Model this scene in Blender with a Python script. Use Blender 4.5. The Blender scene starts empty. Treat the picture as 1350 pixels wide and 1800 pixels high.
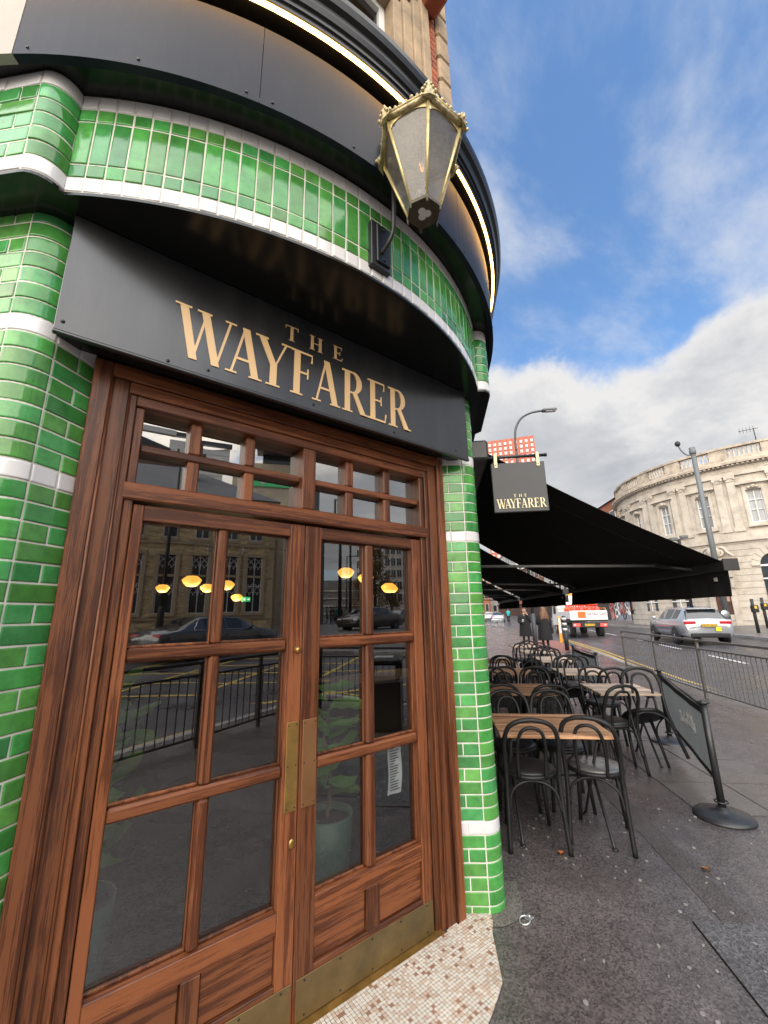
import bpy, bmesh, math, random
from mathutils import Vector, Matrix, noise as mnoise
random.seed(7)
sc = bpy.context.scene
COL = sc.collection
PI = math.pi
R = math.radians

# ------------------------------------------------------------------ camera
# world: x runs along the door plane, y into the pub, z up; the photographer stands at the origin
cam_d = bpy.data.cameras.new("camera")
cam = bpy.data.objects.new("camera", cam_d)
COL.objects.link(cam)
cam_d.sensor_fit = 'HORIZONTAL'
cam_d.sensor_width = 36.0
cam_d.lens = 36.0 * 725.0 / 1350.0
cam_d.clip_start = 0.05
cam_d.clip_end = 3000
_r, _d, _f = Vector((0.788, -0.615, -0.017)), Vector((0.135, 0.199, -0.971)), Vector((0.600, 0.763, 0.239))
_f.normalize(); _r = (_r - _f * _r.dot(_f)).normalized(); _u = _r.cross(_f)
cam.matrix_world = Matrix(((_r.x, _u.x, -_f.x, 0), (_r.y, _u.y, -_f.y, 0), (_r.z, _u.z, -_f.z, 1.6), (0, 0, 0, 1)))
sc.camera = cam

# ------------------------------------------------------------------ world, sun, exposure
SUN_EL = 52.0
sun_dir = Vector((-0.76, -0.65, 0)).normalized()
sun_vec = Vector((sun_dir.x * math.cos(R(SUN_EL)), sun_dir.y * math.cos(R(SUN_EL)), math.sin(R(SUN_EL))))
world = bpy.data.worlds.new("World"); sc.world = world; world.use_nodes = True

def build_world():
    nt = world.node_tree; nt.nodes.clear()
    N = nt.nodes.new; L = nt.links.new
    out = N('ShaderNodeOutputWorld'); bg = N('ShaderNodeBackground')
    L(bg.outputs[0], out.inputs[0])
    sky = N('ShaderNodeTexSky'); sky.sky_type = 'NISHITA'; sky.sun_disc = False
    sky.sun_elevation = R(SUN_EL); sky.sun_rotation = math.atan2(sun_vec.x, sun_vec.y)
    sky.air_density = 1.0; sky.dust_density = 0.6; sky.ozone_density = 1.6
    tc = N('ShaderNodeTexCoord')
    def math_(op, a, b=None, c=None, clamp=False):
        n = N('ShaderNodeMath'); n.operation = op; n.use_clamp = clamp
        for i, v in enumerate((a, b, c)):
            if v is None: continue
            if isinstance(v, (int, float)): n.inputs[i].default_value = v
            else: L(v, n.inputs[i])
        return n.outputs[0]
    sep = N('ShaderNodeSeparateXYZ'); L(tc.outputs['Generated'], sep.inputs[0])
    X, Y, Z = sep.outputs
    zc = math_('MAXIMUM', Z, 0.0)
    den = math_('ADD', zc, 0.16)
    px, py = math_('DIVIDE', X, den), math_('DIVIDE', Y, den)      # flat cloud layer seen from below
    # along-street / across-street components
    comb = N('ShaderNodeCombineXYZ'); L(px, comb.inputs[0]); L(py, comb.inputs[1])
    def noise(scale, detail, rough, loc=(0, 0, 0), rot=0.0, scl=(1, 1, 1), dist=0.0):
        m = N('ShaderNodeMapping'); L(comb.outputs[0], m.inputs[0])
        m.inputs['Location'].default_value = loc; m.inputs['Rotation'].default_value = (0, 0, rot); m.inputs['Scale'].default_value = scl
        n = N('ShaderNodeTexNoise'); n.inputs['Scale'].default_value = scale; n.inputs['Detail'].default_value = detail
        n.inputs['Roughness'].default_value = rough; n.inputs['Distortion'].default_value = dist
        L(m.outputs[0], n.inputs['Vector']); return n.outputs[0]
    def ramp(v, a, b, lo=0.0, hi=1.0):
        n = N('ShaderNodeMapRange'); n.interpolation_type = 'SMOOTHSTEP'; L(v, n.inputs[0])
        n.inputs[1].default_value = a; n.inputs[2].default_value = b; n.inputs[3].default_value = lo; n.inputs[4].default_value = hi
        return n.outputs[0]
    big = noise(0.85, 10, 0.62, loc=CLOUD_LOC, dist=0.35)
    # a bank of cloud lies low all round and thins out overhead
    low = ramp(Z, 0.38, 0.68, 0.175, -0.20)
    gap = math_('ADD', big, low)
    bank = ramp(gap, 0.485, 0.61)
    wisp = noise(1.5, 9, 0.60, loc=WISP_LOC, rot=R(20), scl=(0.7, 1.2, 1), dist=0.25)
    wisp_m = math_('MULTIPLY', ramp(wisp, 0.44, 0.68), 0.85)
    shade = noise(1.9, 7, 0.55, loc=(9.1, 1.7, 0))
    # thin edges glow, thick middles go grey
    thick = ramp(gap, 0.52, 0.78)
    sh = math_('SUBTRACT', math_('ADD', shade, 0.30), math_('MULTIPLY', thick, 0.40))
    cr = N('ShaderNodeValToRGB'); L(sh, cr.inputs[0])
    e = cr.color_ramp.elements
    e[0].position = 0.26; e[0].color = (*[c * CLOUD_B for c in (0.50, 0.52, 0.56)], 1)
    e[1].position = 0.74; e[1].color = (*[c * CLOUD_B for c in (0.86, 0.85, 0.845)], 1)
    mid = e.new(0.48); mid.color = (*[c * CLOUD_B for c in (0.63, 0.645, 0.675)], 1)
    # warmer towards the sun
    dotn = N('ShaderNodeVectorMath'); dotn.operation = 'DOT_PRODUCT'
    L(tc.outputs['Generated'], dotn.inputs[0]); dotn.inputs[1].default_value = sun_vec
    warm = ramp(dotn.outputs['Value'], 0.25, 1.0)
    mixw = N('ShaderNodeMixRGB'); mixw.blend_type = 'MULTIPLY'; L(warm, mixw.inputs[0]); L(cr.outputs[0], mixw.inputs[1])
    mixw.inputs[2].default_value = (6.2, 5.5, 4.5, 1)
    m1 = N('ShaderNodeMixRGB'); L(wisp_m, m1.inputs[0])
    skyc = N('ShaderNodeMixRGB'); skyc.blend_type = 'MULTIPLY'; skyc.inputs[0].default_value = 1.0
    L(sky.outputs[0], skyc.inputs[1]); skyc.inputs[2].default_value = SKY_TINT
    L(skyc.outputs[0], m1.inputs[1]); m1.inputs[2].default_value = (*[c * CLOUD_B for c in (0.74, 0.78, 0.86)], 1)
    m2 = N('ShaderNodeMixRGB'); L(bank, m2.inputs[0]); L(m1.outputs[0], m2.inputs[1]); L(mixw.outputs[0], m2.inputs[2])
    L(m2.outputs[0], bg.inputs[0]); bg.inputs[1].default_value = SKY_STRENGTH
CLOUD_LOC = (12.1, 6.3, 0.0)
WISP_LOC = (3.4, 5.2, 0.0)
SKY_TINT = (0.80, 1.0, 1.12, 1)
SKY_STRENGTH = 0.12
EXPOSURE = 1.0
CLOUD_B = 1.0 / (SKY_STRENGTH * 2 ** EXPOSURE)
build_world()

sun_d = bpy.data.lights.new("sun", 'SUN'); sun_d.energy = 3.2; sun_d.angle = R(100); sun_d.color = (1.0, 0.93, 0.82)
sun = bpy.data.objects.new("sun", sun_d); COL.objects.link(sun)
sun.rotation_euler = (-sun_vec).to_track_quat('-Z', 'Y').to_euler()
vs = sc.view_settings
vs.view_transform = 'Standard'; vs.look = 'None'; vs.exposure = EXPOSURE; vs.gamma = 1.0; vs.use_curve_mapping = False
sc.render.engine = 'CYCLES'
sc.cycles.max_bounces = 8; sc.cycles.transparent_max_bounces = 12; sc.cycles.glossy_bounces = 4; sc.cycles.diffuse_bounces = 3
sc.cycles.use_denoising = True
sc.cycles.sample_clamp_indirect = 6.0

# ------------------------------------------------------------------ materials
def lin(r, g, b):
    f = lambda c: (c / 255.0 / 12.92) if c / 255.0 <= 0.04045 else ((c / 255.0 + 0.055) / 1.055) ** 2.4
    return (f(r), f(g), f(b))

def pmat(name, col, rough=0.5, metal=0.0, spec=0.5, var=0.12, vscale=6.0, rnd=0.0, hue=0.0, bump=0.0, bscale=40.0,
         rvar=0.0, emit=None, emit_s=0.0, coat=0.0, stretch=(1, 1, 1), dirt=None, dirt_amt=0.0, dirt_scale=3.0, detail=5.0, world_co=False):
    m = bpy.data.materials.new(name); m.use_nodes = True
    nt = m.node_tree; N = nt.nodes.new; L = nt.links.new
    b = nt.nodes['Principled BSDF']
    b.inputs['Roughness'].default_value = rough; b.inputs['Metallic'].default_value = metal
    b.inputs['Specular IOR Level'].default_value = spec; b.inputs['Coat Weight'].default_value = coat
    b.inputs['Coat Roughness'].default_value = 0.12
    tc = N('ShaderNodeTexCoord'); mp = N('ShaderNodeMapping'); mp.inputs['Scale'].default_value = stretch
    if world_co:
        g = N('ShaderNodeNewGeometry'); L(g.outputs['Position'], mp.inputs[0])
    else:
        L(tc.outputs['Object'], mp.inputs[0])
    nz = N('ShaderNodeTexNoise'); nz.inputs['Scale'].default_value = vscale; nz.inputs['Detail'].default_value = detail
    nz.inputs['Roughness'].default_value = 0.6
    L(mp.outputs[0], nz.inputs['Vector'])
    hs = N('ShaderNodeHueSaturation'); hs.inputs['Color'].default_value = (*col, 1)
    mr = N('ShaderNodeMapRange'); L(nz.outputs[0], mr.inputs[0])
    mr.inputs[1].default_value = 0.25; mr.inputs[2].default_value = 0.75; mr.inputs[3].default_value = 1 - var; mr.inputs[4].default_value = 1 + var
    val = mr.outputs[0]
    if rnd or hue:
        oi = N('ShaderNodeObjectInfo')
        m2 = N('ShaderNodeMapRange'); L(oi.outputs['Random'], m2.inputs[0]); m2.inputs[3].default_value = 1 - rnd; m2.inputs[4].default_value = 1 + rnd
        mu = N('ShaderNodeMath'); mu.operation = 'MULTIPLY'; L(val, mu.inputs[0]); L(m2.outputs[0], mu.inputs[1]); val = mu.outputs[0]
        if hue:
            mm = N('ShaderNodeMath'); mm.operation = 'MULTIPLY'; L(oi.outputs['Random'], mm.inputs[0]); mm.inputs[1].default_value = 37.0
            fr = N('ShaderNodeMath'); fr.operation = 'FRACT'; L(mm.outputs[0], fr.inputs[0])
            m3 = N('ShaderNodeMapRange'); L(fr.outputs[0], m3.inputs[0]); m3.inputs[3].default_value = 0.5 - hue; m3.inputs[4].default_value = 0.5 + hue
            L(m3.outputs[0], hs.inputs['Hue'])
    L(val, hs.inputs['Value'])
    colr = hs.outputs[0]
    if dirt is not None:
        dn = N('ShaderNodeTexNoise'); dn.inputs['Scale'].default_value = dirt_scale; dn.inputs['Detail'].default_value = 8; dn.inputs['Roughness'].default_value = 0.7
        L(mp.outputs[0], dn.inputs['Vector'])
        dr = N('ShaderNodeMapRange'); L(dn.outputs[0], dr.inputs[0]); dr.inputs[1].default_value = 0.45; dr.inputs[2].default_value = 0.75
        dr.inputs[3].default_value = 0; dr.inputs[4].default_value = dirt_amt
        mx = N('ShaderNodeMixRGB'); L(dr.outputs[0], mx.inputs[0]); L(colr, mx.inputs[1]); mx.inputs[2].default_value = (*dirt, 1)
        colr = mx.outputs[0]
    L(colr, b.inputs['Base Color'])
    if rvar:
        r2 = N('ShaderNodeMapRange'); L(nz.outputs[0], r2.inputs[0]); r2.inputs[1].default_value = 0.3; r2.inputs[2].default_value = 0.7
        r2.inputs[3].default_value = max(0.02, rough - rvar); r2.inputs[4].default_value = min(1, rough + rvar); L(r2.outputs[0], b.inputs['Roughness'])
    if bump:
        bn = N('ShaderNodeTexNoise'); bn.inputs['Scale'].default_value = bscale; bn.inputs['Detail'].default_value = 4
        L(mp.outputs[0], bn.inputs['Vector'])
        bp = N('ShaderNodeBump'); bp.inputs['Strength'].default_value = bump; bp.inputs['Distance'].default_value = 0.01
        L(bn.outputs[0], bp.inputs['Height']); L(bp.outputs[0], b.inputs['Normal'])
    if emit is not None:
        b.inputs['Emission Color'].default_value = (*emit, 1); b.inputs['Emission Strength'].default_value = emit_s
    return m

def wood_mat(name, axis, c_dark, c_mid, c_light, rough=0.42, coat=0.06, scale=1.0, rnd=0.36, bump=0.25):
    """polished hardwood; the grain runs along the given local axis"""
    m = bpy.data.materials.new(name); m.use_nodes = True
    nt = m.node_tree; N = nt.nodes.new; L = nt.links.new
    b = nt.nodes['Principled BSDF']
    tc = N('ShaderNodeTexCoord'); oi = N('ShaderNodeObjectInfo')
    off = N('ShaderNodeVectorMath'); off.operation = 'MULTIPLY_ADD'
    cx = N('ShaderNodeCombineXYZ'); L(oi.outputs['Random'], cx.inputs[0]); L(oi.outputs['Random'], cx.inputs[1]); L(oi.outputs['Random'], cx.inputs[2])
    L(cx.outputs[0], off.inputs[0]); off.inputs[1].default_value = (17, 23, 31); L(tc.outputs['Object'], off.inputs[2])
    def mapped(sl, sx):
        mp = N('ShaderNodeMapping'); s = [sx * scale] * 3; s['xyz'.index(axis)] = sl * scale
        mp.inputs['Scale'].default_value = s; L(off.outputs[0], mp.inputs[0]); return mp.outputs[0]
    def nz(v, detail, rough_, dist=0.0):
        n = N('ShaderNodeTexNoise'); n.inputs['Scale'].default_value = 1; n.inputs['Detail'].default_value = detail
        n.inputs['Roughness'].default_value = rough_; n.inputs['Distortion'].default_value = dist; L(v, n.inputs['Vector']); return n.outputs[0]
    band = nz(mapped(0.9, 34), 6, 0.65, 0.6)
    fine = nz(mapped(9, 300), 4, 0.65)
    blot = nz(mapped(2.2, 5), 3, 0.5)
    a = N('ShaderNodeMath'); a.operation = 'MULTIPLY_ADD'; L(fine, a.inputs[0]); a.inputs[1].default_value = 0.58; L(band, a.inputs[2])
    a2 = N('ShaderNodeMath'); a2.operation = 'MULTIPLY_ADD'; L(blot, a2.inputs[0]); a2.inputs[1].default_value = 0.36; L(a.outputs[0], a2.inputs[2])
    cr = N('ShaderNodeValToRGB'); L(a2.outputs[0], cr.inputs[0])
    e = cr.color_ramp.elements
    e[0].position = 0.50; e[0].color = (*c_dark, 1); e[1].position = 1.24; e[1].color = (*c_light, 1)
    k = e.new(0.92); k.color = (*c_mid, 1)
    hs = N('ShaderNodeHueSaturation'); L(cr.outputs[0], hs.inputs['Color'])
    mr = N('ShaderNodeMapRange'); L(oi.outputs['Random'], mr.inputs[0]); mr.inputs[3].default_value = 1 - rnd; mr.inputs[4].default_value = 1 + rnd
    L(mr.outputs[0], hs.inputs['Value']); L(hs.outputs[0], b.inputs['Base Color'])
    rr = N('ShaderNodeMapRange'); L(blot, rr.inputs[0]); rr.inputs[3].default_value = rough - 0.08; rr.inputs[4].default_value = rough + 0.16; L(rr.outputs[0], b.inputs['Roughness'])
    bp = N('ShaderNodeBump'); bp.inputs['Strength'].default_value = bump; bp.inputs['Distance'].default_value = 0.002
    L(fine, bp.inputs['Height']); L(bp.outputs[0], b.inputs['Normal'])
    b.inputs['Coat Weight'].default_value = coat; b.inputs['Coat Roughness'].default_value = 0.22; b.inputs['Specular IOR Level'].default_value = 0.36
    return m

def two_sided(nt, fr, ior):
    """a single sheet reflects alike from both faces"""
    g = nt.nodes.new('ShaderNodeNewGeometry'); m = nt.nodes.new('ShaderNodeMapRange'); nt.links.new(g.outputs['Backfacing'], m.inputs[0])
    m.inputs[3].default_value = ior; m.inputs[4].default_value = 1.0 / ior; nt.links.new(m.outputs[0], fr.inputs[0])
def glass_mat(name, ior=1.9, tint=(0.62, 0.64, 0.62), rough=0.0, wav=0.0):
    m = bpy.data.materials.new(name); m.use_nodes = True
    nt = m.node_tree; nt.nodes.clear(); N = nt.nodes.new; L = nt.links.new
    out = N('ShaderNodeOutputMaterial'); mx = N('ShaderNodeMixShader'); fr = N('ShaderNodeFresnel'); fr.inputs[0].default_value = ior
    t = N('ShaderNodeBsdfTransparent'); t.inputs[0].default_value = (*tint, 1)
    g = N('ShaderNodeBsdfGlossy'); g.inputs['Roughness'].default_value = rough
    two_sided(nt, fr, ior)
    L(fr.outputs[0], mx.inputs[0]); L(t.outputs[0], mx.inputs[1]); L(g.outputs[0], mx.inputs[2]); L(mx.outputs[0], out.inputs[0])
    if wav:
        tc = N('ShaderNodeTexCoord'); n = N('ShaderNodeTexNoise'); n.inputs['Scale'].default_value = 2.2; n.inputs['Detail'].default_value = 1
        L(tc.outputs['Object'], n.inputs['Vector']); bp = N('ShaderNodeBump'); bp.inputs['Strength'].default_value = wav; bp.inputs['Distance'].default_value = 0.01
        L(n.outputs[0], bp.inputs['Height']); L(bp.outputs[0], g.inputs['Normal'])
    return m

def emit_mat(name, col, s):
    m = bpy.data.materials.new(name); m.use_nodes = True
    b = m.node_tree.nodes['Principled BSDF']
    b.inputs['Base Color'].default_value = (*col, 1); b.inputs['Emission Color'].default_value = (*col, 1); b.inputs['Emission Strength'].default_value = s
    return m

# ------------------------------------------------------------------ mesh helpers
class MB:
    def __init__(s): s.v = []; s.f = []; s.mi = []; s.cur = 0; s.sm = []; s.smooth = False
    def add(s, vs_, fs):
        o = len(s.v); s.v.extend([tuple(p) for p in vs_])
        for f in fs: s.f.append([i + o for i in f]); s.mi.append(s.cur); s.sm.append(s.smooth)
        return s
    def box(s, x0, x1, y0, y1, z0, z1, M=None):
        v = [(x, y, z) for x in (x0, x1) for y in (y0, y1) for z in (z0, z1)]
        if M is not None: v = [M @ Vector(p) for p in v]
        return s.add(v, [(0, 1, 3, 2), (4, 6, 7, 5), (0, 4, 5, 1), (2, 3, 7, 6), (0, 2, 6, 4), (1, 5, 7, 3)])
    def cbox(s, x0, x1, y0, y1, z0, z1, b=0.004, M=None):
        """box with chamfered edges"""
        if x1 < x0: x0, x1 = x1, x0
        if y1 < y0: y0, y1 = y1, y0
        if z1 < z0: z0, z1 = z1, z0
        b = min(b, (x1 - x0) * .45, (y1 - y0) * .45, (z1 - z0) * .45)
        vs_ = []; idx = {}
        for sx in (0, 1):
            for sy in (0, 1):
                for sz in (0, 1):
                    X, Y, Z = (x0, x1)[sx], (y0, y1)[sy], (z0, z1)[sz]
                    dx, dy, dz = (b, -b)[sx], (b, -b)[sy], (b, -b)[sz]
                    idx[sx, sy, sz] = len(vs_)
                    vs_ += [(X, Y + dy, Z + dz), (X + dx, Y, Z + dz), (X + dx, Y + dy, Z)]
        fs = []
        for a in range(3):
            o1, o2 = [(1, 2), (2, 0), (0, 1)][a]
            for sgn in (0, 1):
                q = []
                for (p, r) in ((0, 0), (1, 0), (1, 1), (0, 1)):
                    k = [0, 0, 0]; k[a] = sgn; k[o1] = p; k[o2] = r; q.append(idx[tuple(k)] + a)
                fs.append(q if sgn else q[::-1])
            for p in (0, 1):
                for r in (0, 1):
                    k0 = [0, 0, 0]; k1 = [0, 0, 0]; k0[o1] = k1[o1] = p; k0[o2] = k1[o2] = r; k1[a] = 1
                    i0, i1 = idx[tuple(k0)], idx[tuple(k1)]
                    q = [i0 + o1, i1 + o1, i1 + o2, i0 + o2]
                    fs.append(q if (p == r) else q[::-1])
        for k, i in idx.items():
            fs.append((i, i + 1, i + 2) if sum(k) % 2 else (i + 2, i + 1, i))
        if M is not None: vs_ = [M @ Vector(p) for p in vs_]
        return s.add(vs_, fs)
    def tube(s, pts, r, n=8, cap=True, closed=False):
        pts = [Vector(p) for p in pts]; m = len(pts); rr = r if isinstance(r, (list, tuple)) else [r] * m
        vs_ = []; fs = []; prev = None
        for i, p in enumerate(pts):
            if closed: t = pts[(i + 1) % m] - pts[i - 1]
            else: t = pts[min(i + 1, m - 1)] - pts[max(i - 1, 0)]
            if t.length < 1e-9: t = Vector((0, 0, 1))
            t.normalize()
            if prev is None:
                a = Vector((0, 0, 1)) if abs(t.z) < 0.9 else Vector((1, 0, 0)); u = t.cross(a).normalized()
            else:
                u = prev - t * prev.dot(t); u = u.normalized() if u.length > 1e-6 else t.orthogonal().normalized()
            prev = u; w = t.cross(u)
            for k in range(n):
                a = 2 * PI * k / n; vs_.append(p + (u * math.cos(a) + w * math.sin(a)) * rr[i])
        lim = m if closed else m - 1
        for i in range(lim):
            j = (i + 1) % m
            for k in range(n): fs.append((i * n + k, i * n + (k + 1) % n, j * n + (k + 1) % n, j * n + k))
        if cap and not closed: fs.append(tuple(range(n - 1, -1, -1))); fs.append(tuple(range((m - 1) * n, m * n)))
        old = s.smooth; s.smooth = True; s.add(vs_, fs); s.smooth = old; return s
    def lathe(s, prof, c=(0, 0, 0), n=16, M=None, cap=True, smooth=True):
        vs_ = []; fs = []; m = len(prof)
        for (r, z) in prof:
            for k in range(n):
                a = 2 * PI * k / n; vs_.append(Vector((r * math.cos(a), r * math.sin(a), z)))
        if M is not None: vs_ = [M @ v for v in vs_]
        vs_ = [v + Vector(c) for v in vs_]
        for i in range(m - 1):
            for k in range(n): fs.append((i * n + k, i * n + (k + 1) % n, (i + 1) * n + (k + 1) % n, (i + 1) * n + k))
        if cap: fs.append(tuple(range(n - 1, -1, -1))); fs.append(tuple(range((m - 1) * n, m * n)))
        old = s.smooth; s.smooth = smooth; s.add(vs_, fs); s.smooth = old; return s
    def prism(s, poly, z0, z1, M=None):
        n = len(poly); area = sum(poly[i][0] * poly[(i + 1) % n][1] - poly[(i + 1) % n][0] * poly[i][1] for i in range(n))
        if area < 0: poly = poly[::-1]
        vs_ = [Vector((x, y, z0)) for x, y in poly] + [Vector((x, y, z1)) for x, y in poly]
        if M is not None: vs_ = [M @ v for v in vs_]
        fs = [tuple(range(n - 1, -1, -1)), tuple(range(n, 2 * n))] + [(i, (i + 1) % n, n + (i + 1) % n, n + i) for i in range(n)]
        return s.add(vs_, fs)
    def ball(s, c, r, n=10, m=7, sc_=(1, 1, 1)):
        prof = [(max(1e-4, math.sin(PI * i / (m - 1))) * r, -math.cos(PI * i / (m - 1)) * r) for i in range(m)]
        M = Matrix.Diagonal((*sc_, 1)); return s.lathe(prof, c, n, M)
    def loft(s, secs, closed=True, cap=True):
        n = len(secs[0]); vs_ = [p for q in secs for p in q]; fs = []
        for i in range(len(secs) - 1):
            for k in range(n if closed else n - 1): fs.append((i * n + k, i * n + (k + 1) % n, (i + 1) * n + (k + 1) % n, (i + 1) * n + k))
        if cap and closed: fs.append(tuple(range(n - 1, -1, -1))); fs.append(tuple(range((len(secs) - 1) * n, len(secs) * n)))
        return s.add(vs_, fs)
    def mesh(s, name, mats, base=(0, 0, 0)):
        me = bpy.data.meshes.new(name); b = Vector(base)
        me.from_pydata([(p[0] - b.x, p[1] - b.y, p[2] - b.z) for p in s.v], [], s.f)
        mats = mats if isinstance(mats, (list, tuple)) else [mats]
        for m in mats: me.materials.append(m)
        me.polygons.foreach_set('material_index', s.mi); me.polygons.foreach_set('use_smooth', s.sm)
        me.update(); return me

def wbase(o):
    v = Vector((0, 0, 0))
    while o is not None: v += o.location; o = o.parent
    return v
def part(name, mb, mats, parent=None, local=False, label=None, kind=None, recalc=False, subsurf=0):
    """one mesh object; vertices in world metres unless local, stored relative to the parent's base"""
    base = wbase(parent) if (parent is not None and not local) else (0, 0, 0)
    me = mb.mesh(name, mats, base)
    if recalc:
        bm = bmesh.new(); bm.from_mesh(me); bmesh.ops.remove_doubles(bm, verts=bm.verts, dist=1e-5); bmesh.ops.recalc_face_normals(bm, faces=bm.faces); bm.to_mesh(me); bm.free()
    o = bpy.data.objects.new(name, me); COL.objects.link(o)
    if parent is not None: o.parent = parent
    if subsurf:
        md = o.modifiers.new("subsurf", 'SUBSURF'); md.levels = subsurf; md.render_levels = subsurf
    if label: o['label'] = label
    if kind: o['kind'] = kind
    return o
def tag(o, label=None, cat=None, group=None, kind=None):
    if label: o['label'] = label
    if cat: o['category'] = cat
    if group: o['group'] = group
    if kind: o['kind'] = kind
    return o
def thing(name, label, cat, loc=(0, 0, 0), rz=0.0, group=None, rot=None):
    o = bpy.data.objects.new(name, None); COL.objects.link(o); o.location = loc; o.rotation_euler = rot if rot else (0, 0, rz)
    o.empty_display_size = 0.1
    return tag(o, label, cat, group)
def copy_tree(o, parent=None):
    c = o.copy(); COL.objects.link(c); c.parent = parent
    for ch in o.children: copy_tree(ch, c)
    return c
SQ = 2 ** -0.5
def W(s, r, z=0.0):
    """along-street, across-street -> world"""
    return Vector(((s + r) * SQ, (s - r) * SQ, z))
ST = PI / 4        # heading of the street (local +x along it)
def G(r): return 0.05 * min(max(0.0, r - 5.0), 14.0)
# ------------------------------------------------------------------ the palette
M = {}
WD, WM_, WL = (0.023, 0.0068, 0.0032), (0.066, 0.0186, 0.0070), (0.150, 0.049, 0.0175)
M['wood_v'] = wood_mat('mahogany_upright', 'z', WD, WM_, WL)
M['wood_h'] = wood_mat('mahogany_rail', 'x', WD, WM_, WL)
M['green_tile'] = pmat('green_glazed_tile', (0.060, 0.258, 0.054), rough=0.10, spec=0.43, var=0.24, vscale=11, rnd=0.28, hue=0.024, bump=0.07, bscale=16, detail=3, dirt=(.02, .06, .025), dirt_amt=.45, dirt_scale=26)
M['white_tile'] = pmat('white_glazed_tile', (0.62, 0.61, 0.62), rough=0.10, spec=0.6, var=0.05, vscale=9, rnd=0.05, bump=0.06, bscale=16, dirt=(0.42, 0.38, 0.33), dirt_amt=0.25, dirt_scale=9)
M['grout'] = pmat('tile_grout', (0.62, 0.60, 0.54), rough=0.9, var=0.2, vscale=14, dirt=(.20, .17, .13), dirt_amt=.6, dirt_scale=7)
M['fascia'] = pmat('black_fascia_board', (0.0125, 0.0165, 0.0265), rough=0.42, spec=0.11, stretch=(1, 1, .25), var=0.12, vscale=2.5, rvar=0.07, dirt=(0.20, 0.19, 0.18), dirt_amt=0.07, dirt_scale=5)
M['soffit'] = pmat('black_soffit', (0.006, 0.0065, 0.006), rough=0.2, spec=0.4, var=0.1)
M['cornice'] = pmat('black_cornice_paint', (0.009, 0.009, 0.010), rough=0.30, spec=0.28, var=0.2, vscale=8)
M['sign'] = pmat('dark_sign_board', (0.019, 0.0195, 0.022), rough=0.29, spec=0.75, var=0.08, vscale=5, rvar=.03, stretch=(1, 1, .2), dirt=(.07, .068, .065), dirt_amt=.35, dirt_scale=7)
M['cream'] = pmat('cream_paint', (0.34, 0.31, 0.27), rough=0.6, var=0.12, dirt=(0.25, 0.2, 0.15), dirt_amt=0.4)
M['gold'] = pmat('gold_lettering', (0.66, 0.44, 0.22), rough=0.36, spec=0.6, var=0.06)
M['pale_gold'] = pmat('pale_gold_lettering', (0.80, 0.68, 0.42), rough=0.4, var=0.05)
M['led'] = emit_mat('warm_light_strip', (1.0, 0.52, 0.13), 9.0)
M['brass'] = pmat('worn_brass', (0.46, 0.28, 0.085), rough=0.36, metal=0.85, var=0.22, vscale=9, dirt=(0.12, 0.085, 0.035), dirt_amt=0.6, dirt_scale=12)
M['brass_bronze'] = pmat('bronzed_brass', (0.38, 0.19, 0.085), rough=0.38, metal=0.8, var=0.15, vscale=9)
M['kick'] = pmat('tarnished_brass', (0.18, 0.125, 0.055), rough=0.42, metal=0.65, var=0.3, vscale=7, dirt=(0.10, 0.085, 0.05), dirt_amt=0.75, dirt_scale=5, rvar=0.12)
M['fanlight'] = glass_mat('fanlight_glass', ior=5.5, tint=(0.85, 0.87, 0.86), wav=0.012)
M['glass'] = glass_mat('door_glass', ior=2.95, tint=(0.90, 0.92, 0.90), wav=0.012)
M['black_metal'] = pmat('black_metal', (0.014, 0.014, 0.015), rough=0.42, spec=0.5, var=0.25, vscale=20)
M['screw'] = pmat('dark_screw', (0.02, 0.02, 0.02), rough=0.4, metal=0.5)
M['stone'] = pmat('sandstone', (0.36, 0.26, 0.16), rough=0.85, var=0.22, vscale=5, bump=0.3, bscale=50, dirt=(0.10, 0.085, 0.065), dirt_amt=0.7, dirt_scale=4)
M['red_brick'] = pmat('red_brick', (0.34, 0.095, 0.045), rough=0.85, var=0.3, vscale=12, bump=0.3, bscale=60, rnd=0.2)
M['white_frame'] = pmat('white_window_frame', (0.72, 0.72, 0.70), rough=0.5, var=0.05)
M['window_glass'] = glass_mat('window_glass', ior=1.7, tint=(0.35, 0.37, 0.38))
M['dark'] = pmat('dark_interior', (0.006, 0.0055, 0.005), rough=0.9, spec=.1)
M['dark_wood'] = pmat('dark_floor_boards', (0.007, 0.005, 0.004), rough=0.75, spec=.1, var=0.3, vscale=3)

# ------------------------------------------------------------------ letters (drawn as polygons, cap height 1)
TK, TN, SF = 0.175, 0.055, 0.035
def L_(x, y0, y1, w): return [(x, y0), (x + w, y0), (x + w, y1), (x, y1)]
def para(x0, x1, w, y0=0.0, y1=1.0): return [(x0, y0), (x0 + w, y0), (x1 + w, y1), (x1, y1)]
def serif(xc, w, top): return [(xc - w / 2, 1 - SF), (xc + w / 2, 1 - SF), (xc + w / 2, 1), (xc - w / 2, 1)] if top else [(xc - w / 2, 0), (xc + w / 2, 0), (xc + w / 2, SF), (xc - w / 2, SF)]
def bowl(x, yc, rx, ry, w, th):
    """right half ring as a run of quads"""
    out = []; n = 10
    for i in range(n):
        a0, a1 = -PI / 2 + PI * i / n, -PI / 2 + PI * (i + 1) / n
        p = lambda a, k: (x + (rx - k * w) * math.cos(a), yc + (ry - k * th) * math.sin(a))
        out.append([p(a0, 1), p(a0, 0), p(a1, 0), p(a1, 1)])
    return out
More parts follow.
